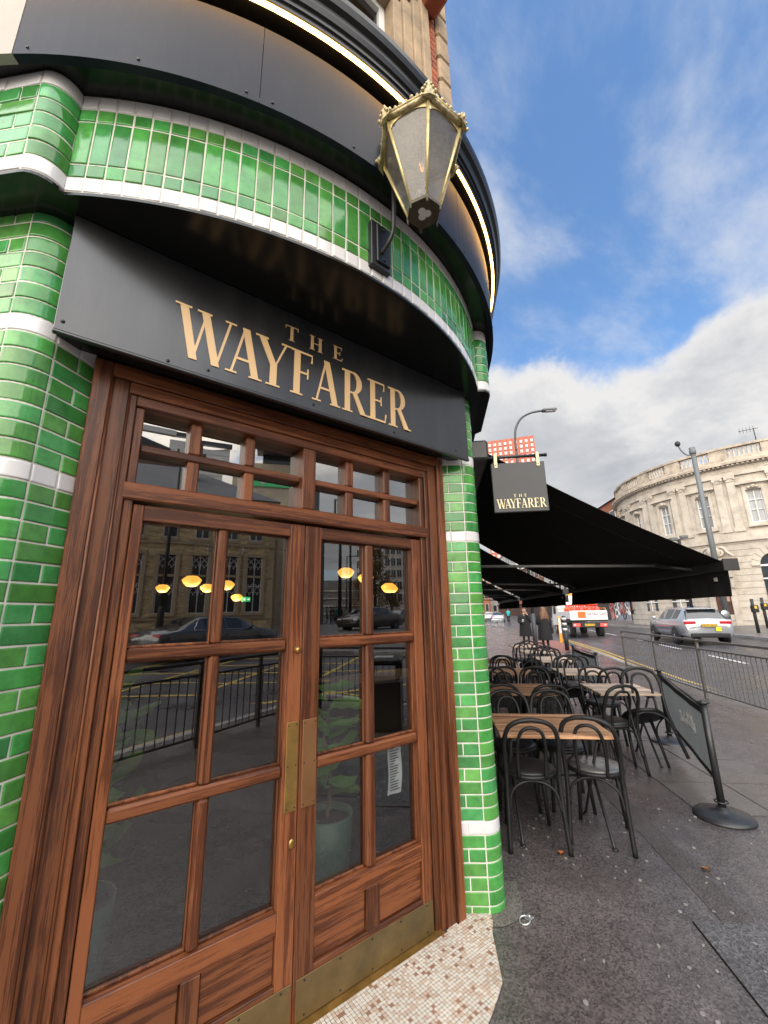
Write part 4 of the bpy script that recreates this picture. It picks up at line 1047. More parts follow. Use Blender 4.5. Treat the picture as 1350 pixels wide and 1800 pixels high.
# ------------------------------------------------------------------ awnings
M['canvas'] = pmat('black_awning_canvas', (0.014, 0.014, 0.015), rough=.92, spec=.15, var=.2, vscale=3)
M['awn_metal'] = pmat('dark_awning_frame', (0.022, 0.022, 0.023), rough=.45, spec=.5, var=.2)
M['arm_metal'] = pmat('grey_awning_arm', (0.10, 0.10, 0.10), rough=.4, spec=.5, var=.1)
M['seam'] = pmat('awning_seam', (0.030, 0.030, 0.031), rough=.8, var=.1)
def awning(label, s0, s1):
    a = thing('awning', label, 'awning', W(s0, .40, 1.8)); a['group'] = 'black awnings along the pub terrace'
    rw, zw, rf, zf = .42, 2.775, 1.93, 1.885
    mb = MB(); mb.cbox(.30, .44, s0 - .04, s1 + .04, 2.70, 2.86, .015, MRS); part('cassette', mb, M['awn_metal'], a)
    n = 12; mb = MB(); secs = []
    for i in range(n + 1):
        t = i / n; r = rw + (rf - rw) * t; z = zw + (zf - zw) * t - .035 * math.sin(PI * t)
        secs.append([W(s0, r, z), W(s1, r, z), W(s1, r, z - .004), W(s0, r, z - .004)])
    mb.loft(secs); part('canopy', mb, M['canvas'], a)
    mb = MB()
    for k in range(1, 3):
        s = s0 + (s1 - s0) * k / 3 
        pts = [W(s, rw + (rf - rw) * i / n, zw + (zf - zw) * i / n - .035 * math.sin(PI * i / n) - .0055) for i in range(n + 1)]
        mb.tube(pts, .0022, 4)
    # chain stitched hem near the open end
    for i in range(58):
        t = .12 + .80 * i / 58; r = rw + (rf - rw) * t; z = zw + (zf - zw) * t - .035 * math.sin(PI * t) - .008
        mb.ball(W(s0 + .30 + .004 * (i % 2), r, z), .0085, 5, 4, (1, 1, .5))
    part('seam', mb, M['seam'], a)
    mb = MB(); mb.cbox(rf - .035, rf + .03, s0 - .02, s1 + .02, zf - .045, zf + .025, .01, MRS); part('front_bar', mb, M['awn_metal'], a)
    for s in (s0 - .032, s1 + .0205):
        mb = MB(); mb.cbox(rf - .045, rf + .05, s, s + .012, zf - .05, zf + .03, .003, MRS); part('end_cap', mb, M['awn_metal'], a)
    mb = MB(); k = 40; secs = []
    for i in range(k + 1):
        s = s0 + (s1 - s0) * i / k; w = .006 * math.sin(i * .9) + .004 * math.sin(i * 2.3)
        secs.append([W(s, rf - .004, zf - .046), W(s, rf - .006 + w, zf - .13), W(s, rf - .012 + 1.6 * w, zf - .215 + .003 * math.sin(i * .7)), W(s, rf - .016 + 1.6 * w, zf - .215 + .003 * math.sin(i * .7)), W(s, rf - .010 + w, zf - .13), W(s, rf - .008, zf - .046)])
    mb.loft(secs); part('valance', mb, M['canvas'], a)
    for sg, s in ((1, s0 + .50), (-1, s1 - .50)):
        mb = MB(); mb.tube([W(s, .36, 1.965), W(s, 1.74, 1.930)], .012, 8); part('arm', mb, M['arm_metal'], a)
        mb = MB(); mb.tube([W(s, 1.735, 1.930), W(s - sg * .17, 1.915, 1.875)], .016, 8); mb.ball(W(s, 1.74, 1.930), .018, 8, 6); part('arm', mb, M['awn_metal'], a)
        mb = MB(); mb.cbox(.30, .37, s - .04, s + .04, 1.90, 2.03, .006, MRS); part('arm_bracket', mb, M['awn_metal'], a)
    mb = MB(); mb.cbox(rf - .021, rf - .018, s0 + .10, s0 + .135, zf - .11, zf - .085, .0005, MRS); part('care_tag', mb, pmat('pale_tag', (.4, .4, .36), .7), a)
    return a
awning('nearest black awning, sloping down over the first tables behind the hanging sign', 3.0, 6.25)
awning('second black awning along, seen beneath the nearest one', 6.58, 9.80)
awning('third and farthest black awning, small beyond the other two', 10.15, 13.3)

# ------------------------------------------------------------------ bentwood chairs
M['chair'] = pmat('black_bentwood', (0.013, 0.013, 0.0135), rough=.45, spec=.3, var=.3, vscale=25)
M['seat'] = pmat('black_vinyl_seat', (0.018, 0.017, 0.017), rough=.38, spec=.55, var=.3, vscale=14, bump=.2, bscale=30)
M['seat_wet'] = pmat('wet_seat', (0.10, 0.098, 0.095), rough=.16, spec=.8, var=.5, vscale=12, bump=.5, bscale=22)
def back_pt(x, z):      # the hoops lean back above the seat
    return x
def chair_parts(root, cane=False, wet=False):
    T = .0165
    # outer hoop runs on down as the rear legs
    c = [(-.225, .198, 0), (-.195, .188, .22), (-.182, .182, .43), (-.205, .186, .58), (-.245, .186, .70), (-.274, .155, .795), (-.289, .085, .838), (-.293, .0, .850)]
    half = smooth_pts(c, 6)
    full = half + [Vector((p.x, -p.y, p.z)) for p in half[-2::-1]]
    mb = MB(); mb.tube(full, T, 8); part('back_hoop', mb, M['chair'], root, local=True)
    if cane:
        c = [(-.180, .118, .44), (-.200, .128, .56), (-.240, .122, .67), (-.268, .082, .755), (-.278, 0, .785)]
    else:
        c = [(-.180, .092, .44), (-.205, .098, .58), (-.246, .094, .69), (-.270, .072, .760), (-.279, .038, .788), (-.281, 0, .796)]
    half = smooth_pts(c, 5); full = half + [Vector((p.x, -p.y, p.z)) for p in half[-2::-1]]
    mb = MB(); mb.tube(full, .0125, 7); part('inner_hoop', mb, M['chair'], root, local=True)
    if cane:
        mb = MB()
        for k in range(-7, 8):
            y = k * .0155
            top = max([p.z for p in half if abs(p.y) >= abs(y)] or [.785]); 
            pts = [(-.182 - .0 - .33 * max(0, z - .44) * (.85 if z < .58 else .9), y, z) for z in [.45 + (top - .45) * i / 6 for i in range(7)]]
            mb.tube(pts, .0036, 4, cap=False)
        z = .46
        while z < .775:
            ys = [abs(p.y) for p in half if p.z <= z]; hw = min(ys[-1] if ys else .118, .122)
            x = -.182 - .33 * max(0, z - .44) * (.85 if z < .58 else .9) - .001
            mb.tube([(x, -hw, z), (x, hw, z)], .0036, 4, cap=False); z += .0155
        part('cane_panel', mb, M['chair'], root, local=True)
    mb = MB(); mb.lathe([(.02, .428), (.185, .430), (.205, .438), (.205, .455), (.196, .462)], (0, 0, 0), 24); part('seat_rail', mb, M['chair'], root, local=True)
    mb = MB(); mb.lathe([(.193, .4625), (.190, .472), (.16, .480), (.08, .483), (.003, .481)], (0, 0, 0), 24); part('seat', mb, M['seat_wet'] if wet else M['seat'], root, local=True)
    for sg in (1, -1):
        mb = MB(); mb.tube([(.150, sg * .125, .435), (.168, sg * .145, .22), (.185, sg * .160, 0)], [.018, .0165, .014], 8); part('leg', mb, M['chair'], root, local=True)
    mb = MB(); mb.tube(smooth_pts([(-.196, .175, .24), (-.186, .150, .36), (-.180, .06, .420), (-.180, -.06, .420), (-.186, -.150, .36), (-.196, -.175, .24)], 5), .010, 6)
    for sg in (1, -1):
        mb.tube(smooth_pts([(.165, sg * .140, .25), (.14, sg * .15, .36), (.06, sg * .178, .415), (-.06, sg * .186, .415), (-.14, sg * .18, .36), (-.19, sg * .182, .25)], 4), .009, 6)
    part('brace', mb, M['chair'], root, local=True)
    mb = MB(); mb.tube([(.145 * math.cos(2 * PI * i / 20), .14 * math.sin(2 * PI * i / 20), .20) for i in range(20)], .008, 6, closed=True)
    for k in (40, 140, 220, 320):
        a = R(k); mb.tube([(.145 * math.cos(a), .14 * math.sin(a), .20), (.175 * math.cos(a) * 1.12, .165 * math.sin(a) * 1.35, .205)], .006, 5)
    return root
protos = {}
CG = 'bentwood chairs on the terrace'
def place_chair(label, s, r, rz=0.0, cane=False, tilt=0.0, wet=False):
    """rz in degrees: 0 looks up the street, 180 back towards the door"""
    key = (cane, wet)
    if key not in protos:
        o = thing('bentwood_chair', label, 'chair'); chair_parts(o, cane, wet); protos[key] = o
    else:
        o = copy_tree(protos[key]); o['label'] = label
    o['group'] = CG
    if len(o.name) > 14 and not tilt: rz += random.Random(hash(round(s * 100 + r * 10))).uniform(-9, 9)
    if tilt:
        # tipped forward on its front feet against the table
        piv = Vector((.185, 0, 0)); a = R(tilt)
        Mx = Matrix.Translation(W(s, r)) @ Matrix.Rotation(ST + R(rz), 4, 'Z') @ Matrix.Rotation(a, 4, 'Y') @ Matrix.Translation(-piv)
        o.matrix_world = Mx
    else:
        o.location = W(s, r); o.rotation_euler = (0, 0, ST + R(rz))
    return o
place_chair('empty black bentwood chair beside the tiled pilaster, nearest of the whole terrace', 3.585, .625, 0)
place_chair('bentwood chair with a wet shining seat at the nearest table', 3.66, 1.135, -17, wet=True)
place_chair('chair tucked under the far side of the nearest table, next to the wall', 4.16, .62, 178)
place_chair('chair tucked under the far side of the nearest table, at its free end', 4.18, 1.04, 184)
place_chair('cane backed chair at the second table along the wall, half behind the pilaster', 5.08, .64, 4, cane=True)
place_chair('cane backed chair at the free end of the second table along the wall', 5.06, 1.12, -3, cane=True)
place_chair('chair on the far side of the second wall table, close to the wall', 5.92, .74, 180)
place_chair('chair on the far side of the second wall table, near the gangway', 5.92, 1.22, 176)
place_chair('cane backed chair at the third table along the wall, wall side', 6.55, .86, 0, cane=True)
place_chair('cane backed chair at the third table along the wall, gangway side', 6.58, 1.30, 3, cane=True)
place_chair('chair beyond the third table along the wall', 7.50, 1.05, 182)
place_chair('chair at the last table along the wall, mostly hidden by the pilaster', 8.05, 1.15, 0)
place_chair('chair tipped forward against the first gangway table, beside the fabric screen', 5.085, 2.15, -3, tilt=30)
place_chair('upright chair pushed in on the inner corner of the first gangway table', 5.02, 1.76, 6)
place_chair('upright chair on the far side of the first gangway table', 5.98, 2.05, 178)
place_chair('chair tipped against the second gangway table, its back raised high', 6.50, 1.86, 2, tilt=32)
place_chair('upright chair beside the tipped one at the second gangway table', 6.40, 2.26, -4)
place_chair('chair on the far side of the second gangway table', 7.40, 2.1, 184)
place_chair('tipped chair at the third gangway table', 8.10, 1.90, 0, tilt=30)
place_chair('upright chair at the outer end of the third gangway table', 7.98, 2.3, 3)
place_chair('chair on the far side of the third gangway table', 9.18, 2.12, 180)
place_chair('tipped chair at the fourth gangway table', 9.62, 1.92, 0, tilt=30)
place_chair('upright chair at the fourth gangway table, below the two women', 9.52, 2.3, -3)
place_chair('upright chair at the fifth and last gangway table', 11.05, 1.95, 0)
place_chair('outer chair at the fifth and last gangway table', 11.1, 2.35, 5)

# ------------------------------------------------------------------ slatted tables
M['teak'] = wood_mat('weathered_teak_slat', 'y', (.12, .058, .030), (.29, .145, .075), (.43, .245, .135), rough=.5, coat=.1, rnd=.28)
M['teak_grey'] = wood_mat('greyed_teak_slat', 'y', (.17, .12, .085), (.36, .26, .19), (.50, .39, .29), rough=.5, coat=.1, rnd=.25)
def table(label, s0, s1, r0, r1, mat, z=.725):
    cs, cr = (s0 + s1) / 2, (r0 + r1) / 2; hs2, hr = (s1 - s0) / 2, (r1 - r0) / 2
    t = thing('slatted_table', label, 'table', W(cs, cr), ST); t['group'] = 'slatted dining tables on the terrace'
    n = max(7, int(2 * hs2 / .068)); w = 2 * hs2 / n
    for i in range(n):
        x0 = -hs2 + i * w; mb = MB(); j = random.uniform(-.0015, .0015)
        mb.cbox(x0 + .003, x0 + w - .003, -hr, hr, z - .022 + j, z + j, .003); part('slat', mb, mat, t, local=True)
    for sg in (1, -1):
        mb = MB(); mb.cbox(-hs2 + .03, hs2 - .03, sg * (hr - .10) - .02, sg * (hr - .10) + .02, z - .05, z - .0245, .003); part('bearer', mb, M['black_metal'], t, local=True)
        for k in (1, -1):
            mb = MB(); y = sg * (hr - .10) + k * .012; mb.tube([(-k * (hs2 - .08), y, z - .05), (k * (hs2 - .10), y, .03), (k * (hs2 - .07), y, .006)], .011, 7); mb.lathe([(.022, .001), (.018, .008)], (k * (hs2 - .07), y, 0), 10); part('leg', mb, M['black_metal'], t, local=True)
    mb = MB(); mb.tube([(0, -hr + .1, z * .5), (0, hr - .1, z * .5)], .008, 6); part('stretcher', mb, M['black_metal'], t, local=True)
    return t
table('slatted brown table nearest the door, two chair backs in front of it', 3.395, 4.06, .42, 1.23, M['teak'])
table('second slatted table along the wall, cane backed chairs in front', 4.98, 5.66, .48, 1.27, M['teak'])
table('third slatted table along the wall', 6.42, 7.15, .60, 1.38, M['teak'])
table('fourth slatted table along the wall, mostly behind the pilaster', 7.95, 8.6, .6, 1.35, M['teak'])
table('greyish slatted table beside the fabric screen with a chair tipped onto it', 5.02, 5.68, 1.71, 2.33, M['teak_grey'])
table('second of the gangway tables, level with the far screen', 6.50, 7.15, 1.74, 2.40, M['teak_grey'])
table('third of the gangway tables, inside the far screen', 8.05, 8.92, 1.83, 2.42, M['teak_grey'])
table('fourth of the gangway tables, in front of the two women', 9.60, 10.40, 1.84, 2.45, M['teak_grey'])
table('last of the gangway tables, small and pale in the distance', 11.3, 12.0, 1.89, 2.5, M['teak_grey'])

# ------------------------------------------------------------------ fabric wind screens
M['post'] = pmat('black_screen_post', (0.020, 0.021, 0.023), rough=.38, spec=.5, var=.2)
M['banner'] = pmat('grey_screen_fabric', (0.24, 0.25, 0.25), rough=.85, var=.18, vscale=7)
def cloth(name, c):
    m = pmat(name, c, rough=.9, spec=.2, var=.15, vscale=7); nt = m.node_tree; N = nt.nodes.new; L = nt.links.new
    b = nt.nodes['Principled BSDF']; out = nt.nodes['Material Output']; t = N('ShaderNodeBsdfTranslucent'); t.inputs[0].default_value = (*[min(1, x * 1.6) for x in c], 1)
    mx = N('ShaderNodeMixShader'); mx.inputs[0].default_value = .45; L(b.outputs[0], mx.inputs[1]); L(t.outputs[0], mx.inputs[2]); L(mx.outputs[0], out.inputs[0]); return m
M['banner'] = cloth('grey_mesh_screen_fabric', (.15, .158, .158))
M['hem'] = pmat('black_screen_hem', (0.015, 0.015, 0.016), rough=.9, var=.1)
M['chalk'] = None
M['chalk'] = cloth('white_script', (.80, .80, .78))
def screen(label, a, b, h=.83, script=True):
    A, B = W(*a), W(*b); t = thing('wind_screen', label, 'cafe screen', A); t['group'] = 'fabric screens round the terrace'
    d = (B - A); L0 = d.length; d.normalize(); n = Vector((d.y, -d.x, 0))
    for p in (A, B):
        mb = MB(); mb.lathe([(.205, 0.0), (.205, .012), (.19, .026), (.12, .043), (.045, .056), (.036, .075)], p, 28); part('base', mb, M['post'], t)
        mb = MB(); mb.tube([p + Vector((0, 0, .05)), p + Vector((0, 0, h))], .027, 12); part('post', mb, M['post'], t)
        mb = MB(); mb.lathe([(.028, h - .0), (.045, h + .001), (.045, h + .012), (.020, h + .014), (.018, h + .022)], p, 14); part('post_cap', mb, M['post'], t)
        mb = MB(); mb.tube([p + Vector((.045 * math.cos(i * PI / 7), .045 * math.sin(i * PI / 7), .11)) for i in range(14)], .006, 6, closed=True); part('collar', mb, M['post'], t)
    def sag(k): return .02 * math.sin(PI * k) + .006 * math.sin(k * 19)
    zb, zt = .235, h - .045
    mb = MB(); mb.smooth = True; N_ = 24
    f = lambda k, z: A + d * (.04 + (L0 - .08) * k) + n * (sag(k) * math.sin(PI * (z - zb) / (zt - zb) * .8 + .3)) + Vector((0, 0, z + (-.02 * math.sin(PI * k) if z > .5 else .0)))
    mb.loft([[f(i / N_, zb + .03 + (zt - zb - .085) * j / 4) for j in range(5)] for i in range(N_ + 1)], closed=False); part('fabric', mb, M['banner'], t)
    mb = MB()
    for (z0, z1) in ((zt - .055, zt), (zb, zb + .035)):
        mb.loft([[f(i / N_, z0) + n * .006, f(i / N_, z1) + n * .006, f(i / N_, z1) - n * .006, f(i / N_, z0) - n * .006] for i in range(N_ + 1)])
    for k in (0.0, 1.0):
        e = .03 / L0
        k0, k1 = (k, k + e) if k == 0 else (k - e, k)
        mb.loft([[f(kk, zb + .035) + n * .005, f(kk, zt - .055) + n * .005, f(kk, zt - .055) - n * .005, f(kk, zb + .035) - n * .005] for kk in (k0, k1)])
    part('hem', mb, M['hem'], t)
    mb = MB(); mb.tube([A + Vector((0, 0, h - .03)), B + Vector((0, 0, h - .03))], .010, 8); part('rail', mb, M['post'], t)
    if script:
        # a line of hand lettering, too loose to read, on the terrace side
        mb = MB(); side = -n
        pts = []
        for i in range(70):
            k = i / 69.0; u = .22 + .34 * k
            z = .50 + .075 * math.sin(i * .9) * (.4 + .6 * abs(math.sin(i * .21))) + .05 * (1 - k) - .02 * math.sin(i * .45)
            pts.append(f(u + .010 * math.sin(i * .9 + 1.2), z) - n * .008)
        mb.tube(pts, .0065, 4)
        part('script_lettering', mb, M['chalk'], t)
    return t
screen('nearest grey fabric screen on black posts, white script across it', (4.02, 2.17), (6.0, 2.79))
screen('far black screen behind the gangway tables', (8.35, 2.85), (10.1, 2.98), script=False)

# ------------------------------------------------------------------ pedestrian guard rails
M['rail'] = pmat('weathered_guard_rail', (0.17, 0.16, 0.152), rough=.5, spec=.5, metal=.35, var=.3, vscale=20, dirt=(.12, .07, .04), dirt_amt=.5, dirt_scale=14)
M['rail_black'] = pmat('black_guard_rail', (0.018, 0.018, 0.019), rough=.4, var=.25, vscale=20)
def guard(label, A, B, mat, last, group):
    t = thing('guard_rail', label, 'guard rail', A, group=group); d = (B - A).normalized(); L0 = (B - A).length
    n = Vector((-d.y, d.x, 0)); Mx = Matrix.Translation(A) @ Matrix(((d.x, n.x, 0, 0), (d.y, n.y, 0, 0), (0, 0, 1, 0), (0, 0, 0, 1)))
    for x in ((0, L0) if last else (0,)):
        mb = MB(); mb.cbox(x - .025, x + .025, -.025, .025, -.01, 1.03, .005, Mx); part('post', mb, mat, t)
    mb = MB(); mb.cbox(.0255, L0 - .0255, -.020, .020, .985, 1.025, .006, Mx); part('top_rail', mb, mat, t)
    for z in (.855, .115):
        mb = MB(); mb.cbox(.0255, L0 - .0255, -.016, .016, z - .013, z + .013, .004, Mx); part('rail', mb, mat, t)
    k = int((L0 - .1) / .105)
    for i in range(k):
        x = L0 * (i + .5 + .0) / k; mb = MB(); mb.cbox(x - .0058, x + .0058, -.0058, .0058, .1285, .8415, .001, Mx); part('baluster', mb, mat, t)
    return t
gp = [(12.85, 5.16), (10.85, 5.02), (8.85, 4.86), (6.85, 4.83), (4.85, 4.85), (2.75, 4.95), (.67, 5.03)]
gl_ = ['far end panel of the grey guard rail along the street, by the open gap', 'second panel from the far end of the street guard rail', 'third street guard rail panel, cut by the photo edge', 'street guard rail panel just outside the view, fourth from its end', 'street guard rail panel seen in the door glass behind the litter bin', 'guard rail panel on the street side of the kerb corner']
for i in range(6): guard(gl_[i], W(*gp[i]), W(*gp[i + 1]), M['rail'] if i < 4 else M['rail_black'], i == 5, 'guard rails along the kerb')
cp = [W(.67, 5.03), Vector((2.67, -2.61, 0)), Vector((1.64, -2.12, 0)), Vector((.3, -1.62, 0)), Vector((-1.1, -1.1, 0))]
gl2 = ['black guard rail panel reflected in the right door, above the plant', 'black guard rail panel reflected in the left door between two posts', 'black guard rail panel reflected at the left edge of the left door', 'end panel of the black corner guard rail']
for i in range(4):
    a, b = cp[i], cp[i + 1]; dd = (b - a).normalized() * .055
    guard(gl2[i], a + (dd if i == 0 else dd * 0), b, M['rail_black'], i == 3, 'guard rails along the kerb')
# ------------------------------------------------------------------ pale stone bank across the street
M['portland'] = pmat('pale_limestone', (0.51, 0.455, 0.385), rough=.85, var=.14, vscale=1.2, dirt=(.20, .17, .135), dirt_amt=.65, dirt_scale=1.6, bump=.2, bscale=30, rnd=.04)
M['portland_dark'] = pmat('soot_stained_limestone', (0.46, 0.39, 0.31), rough=.88, var=.25, vscale=1.5, dirt=(.09, .075, .06), dirt_amt=.8, dirt_scale=1.8)
M['far_glass'] = pmat('dark_window_glass', (0.035, 0.04, 0.045), rough=.06, spec=.9, var=.4, vscale=1.0)
M['curtain'] = pmat('net_curtain_behind_glass', (0.26, 0.27, 0.28), rough=.25, spec=.8, var=.45, vscale=3, stretch=(1, 1, .15))
M['bank_door'] = pmat('dark_red_door', (.085, .035, .025), rough=.45, var=.2)
BC, BR, BZ = (39.1, 6.5), 8.3, 0.50
bank = thing('bank_building', 'pale stone building with a curved front, paired pilasters and a balustrade along its roof', 'building', (*BC, .4))
def bp(th, off, z): a = R(th); return Vector((BC[0] + (BR + off) * math.cos(a), BC[1] + (BR + off) * math.sin(a), z))
def arcblock(mb, t0, t1, o0, o1, z0, z1, step=3.0):
    n = max(1, int((t1 - t0) / step)); secs = [[bp(t0 + (t1 - t0) * i / n, o, z) for o, z in ((o0, z0), (o1, z0), (o1, z1), (o0, z1))] for i in range(n + 1)]
    return mb.loft(secs)
def bpart(name, t0, t1, o0, o1, z0, z1, mat=None, parent=bank, step=3.0):
    mb = MB(); arcblock(mb, t0, t1, o0, o1, z0, z1, step); return part(name, mb, mat or M['portland'], parent)
T0, T1 = 104, 262
WT = [126.0, 142.3, 158.6, 174.7, 191.6, 208.0, 224.4, 240.8]
PT_ = [117.9, 134.2, 150.5, 165.9, 183.2, 199.8, 216.2, 232.6, 249]
# rusticated ground storey, one stone course after another with open joints
z = BZ; i = 0
while z < 5.2:
    h = .36
    bpart('stone_course', T0, T1, -.4, .05 if z > BZ + .7 else .16, z + .012, z + h - .012); z += h; i += 1
bpart('wall', T0, T1, -.45, .012, BZ, 5.30)
bpart('string_course', T0, T1, -.2, .16, 5.31, 5.62); bpart('string_course', T0, T1, -.2, .09, 5.625, 5.86)
# upper wall between, below and above the windows
HW = 2.35
edges = [T0] + [e for t in WT for e in (t - HW, t + HW)] + [T1]
for a, b in zip(edges[0::2], edges[1::2]): bpart('wall', a, b, -.35, 0, 6.32, 8.24)
bpart('wall', T0, T1, -.35, .0, 5.865, 6.315); bpart('wall', T0, T1, -.35, 0, 8.245, 9.2)
bpart('entablature', T0, T1, -.3, .13, 9.205, 9.42); bpart('entablature', T0, T1, -.3, .09, 9.425, 9.78)
bpart('cornice', T0, T1, -.3, .22, 9.785, 9.87); bpart('cornice', T0, T1, -.3, .42, 9.875, 10.02, M['portland_dark']); bpart('cornice', T0, T1, -.3, .30, 10.025, 10.12)
t = T0 + .5; mb = MB()
while t < T1 - .5: arcblock(mb, t, t + .7, .20, .36, 9.79, 9.87); t += 1.5
tag(part('dentils', mb, M['portland'], bank), kind='stuff')
# balustrade
bpart('plinth', T0, T1, -.25, .12, 10.125, 10.34, M['portland_dark']); bpart('coping', T0, T1, -.25, .15, 10.93, 11.06, M['portland_dark'])
for p in PT_: bpart('balustrade_pier', p - 3.0, p + 3.0, -.20, .10, 10.345, 10.925, M['portland_dark'])
bal = MB(); bal.lathe([(.075, 0), (.075, .05), (.045, .07), (.085, .20), (.075, .28), (.040, .42), (.055, .47), (.07, .50), (.07, .575)], (0, 0, 0), 10); balme = bal.mesh('baluster', M['portland'])
for a, b in zip(PT_[:-1], PT_[1:]):
    n = 7
    for i in range(n):
        o = bpy.data.objects.new('baluster', balme); COL.objects.link(o); o.parent = bank; o.location = bp(a + 3.0 + (b - a - 6.0) * (i + .5) / n, -.05, 10.345) - wbase(bank)
for w in WT:
    win = thing('window', None, None); win.parent = bank
    mb = MB(); arcblock(mb, w - HW, w + HW, -.22, -.20, 6.32, 8.24, 1.2); part('glass_pane', mb, M['curtain'], win)
    for (a, b, c, d) in ((w - HW, w - HW + .35, 6.32, 8.24), (w + HW - .35, w + HW, 6.32, 8.24), (w - .16, w + .16, 6.37, 8.19), (w - HW + .36, w + HW - .36, 6.32, 6.37), (w - HW + .36, w + HW - .36, 8.19, 8.24), (w - HW + .36, w - .17, 7.62, 7.67), (w + .17, w + HW - .36, 7.62, 7.67), (w - HW + .36, w - .17, 7.05, 7.09), (w + .17, w + HW - .36, 7.05, 7.09)):
        bpart('window_frame', a, b, -.195, -.12, c, d, M['white_frame'], win, 1.2)
    sur = thing('window_surround', None, None); sur.parent = bank
    bpart('architrave', w - HW - 1.1, w - HW - .02, .002, .07, 6.16, 8.50, None, sur); bpart('architrave', w + HW + .02, w + HW + 1.1, .002, .07, 6.16, 8.50, None, sur)
    bpart('architrave', w - HW - .01, w + HW + .01, .002, .07, 8.245, 8.50, None, sur)
    bpart('hood', w - 4.3, w + 4.3, .002, .10, 8.505, 8.58, None, sur); bpart('hood', w - 4.9, w + 4.9, .002, .26, 8.585, 8.70, None, sur)
    bpart('sill', w - 3.7, w + 3.7, .002, .18, 6.06, 6.155, None, sur)
    mb = MB()
    for k in (-1.2, -.5, .5, 1.2): mb.ball(bp(w + k, .09, 8.36 + .05 * (abs(k) < .8)), .10, 8, 5)
    mb.ball(bp(w, .11, 8.40), .13, 8, 6); part('carved_swag', mb, M['portland'], sur)
for p in PT_:
    for k in (-2.0, 2.0):
        q = p + k; pl = thing('pilaster', None, None); pl.parent = bank
        bpart('shaft', q - 1.35, q + 1.35, .002, .10, 6.12, 8.86, None, pl); bpart('base', q - 1.75, q + 1.75, .002, .16, 5.87, 6.02, None, pl); bpart('base', q - 1.55, q + 1.55, .002, .13, 6.025, 6.115, None, pl)
        bpart('capital', q - 1.5, q + 1.5, .002, .13, 8.865, 9.05, None, pl); bpart('capital', q - 1.75, q + 1.75, .002, .17, 9.055, 9.20, None, pl)
        mb = MB(); [mb.ball(bp(q + sg * 1.3, .14, 9.02), .075, 8, 5) for sg in (-1, 1)]; part('volutes', mb, M['portland'], pl)
    bpart('frieze_panel', p - 3.4, p + 3.4, .092, .115, 9.50, 9.70)
# round headed ground floor windows
for w in (192.6, 209.2, 158.8, 142.4, 226):
    aw = thing('arched_window', None, None); aw.parent = bank; hw = 4.0; zc = 3.85; rad = .60
    n = 14; poly = [(w - hw, BZ + .95)] + [(w + hw, BZ + .95)] + [(w + hw * math.cos(PI * i / n), zc + rad * 1.12 * math.sin(PI * i / n)) for i in range(n + 1)]
    mb = MB(); vs_ = [bp(t, .062, z) for t, z in poly]; mb.add(vs_, [tuple(range(len(vs_)))]); part('glass_pane', mb, M['far_glass'], aw)
    for (a, b, c, d) in ((w - .2, w + .2, BZ + .95, zc), (w - hw, w + hw, zc - .04, zc + .06), (w - hw, w + hw, zc - .75, zc - .68), (w - hw, w + hw, 2.0, 2.06)): bpart('window_frame', a, b, .064, .10, c, d, M['white_frame'], aw, 1.5)
    for i in range(9):
        a0, a1 = PI * (i + .04) / 9, PI * (i + .96) / 9; r0_, r1_ = 1.0, 1.62
        mb = MB(); q = [(w + hw * r_ * math.cos(a), zc + rad * 1.12 * r_ * math.sin(a)) for r_, a in ((r0_, a0), (r1_, a0), (r1_, (a0 + a1) / 2), (r1_, a1), (r0_, a1), (r0_, (a0 + a1) / 2))]
        vs_ = [bp(t, .053, z) for t, z in q] + [bp(t, .14, z) for t, z in q]; k = len(q)
        mb.add(vs_, [tuple(range(k)), tuple(range(k, 2 * k))] + [(j, (j + 1) % k, k + (j + 1) % k, k + j) for j in range(k)]); part('voussoir', mb, M['portland'], aw)
# doorway with console brackets and a scrolled pediment
dw = thing('doorway', None, None); dw.parent = bank; w = 175.4
bpart('door', w - 2.6, w + 2.6, .055, .10, BZ, 3.62, M['bank_door'], dw); bpart('door', w - .06, w + .06, .101, .11, BZ, 3.62, M['dark'], dw)
for k in (-1.35, 1.35):
    for (c, d) in ((BZ + .25, 1.6), (1.8, 3.3)): bpart('door_panel', w + k - .9, w + k + .9, .101, .125, c, d, M['bank_door'], dw)
bpart('notice', w + 1.0, w + 2.0, .126, .132, 1.95, 2.35, pmat('pink_notice', (.45, .25, .2), .7), dw)
for sg in (-1, 1):
    bpart('jamb', w + sg * 3.6 - .95, w + sg * 3.6 + .95, .052, .24, BZ, 3.62, None, dw); bpart('console', w + sg * 4.3 - .6, w + sg * 4.3 + .6, .17, .55, 3.3, 4.2, None, dw); bpart('console', w + sg * 4.3 - .5, w + sg * 4.3 + .5, .17, .40, 2.7, 3.29, None, dw)
bpart('door_head', w - 4.5, w + 4.5, .052, .26, 3.625, 4.19, None, dw); bpart('door_hood', w - 6.4, w + 6.4, .052, .72, 4.205, 4.40, M['portland_dark'], dw)
for sg in (-1, 1):
    mb = MB(); pts = []
    for i in range(24):
        a = i * .36; rr = .34 * (1 - i / 30); pts.append(bp(w + sg * (1.9 + rr * 7.2 * math.cos(a) * .9), .22, 4.78 + rr * math.sin(a)))
    pts = [bp(w + sg * 6.2, .2, 4.45), bp(w + sg * 5.2, .22, 4.62)] + pts; mb.tube(pts, .075, 7); part('scroll', mb, M['portland'], dw)
mb = MB(); mb.ball(bp(w, .25, 4.8), .36, 10, 8, (1, 1, 1.05)); part('cartouche', mb, M['portland'], dw)
bpart('parapet_back', T0, T1, -5.0, -.4, BZ, 10.3)
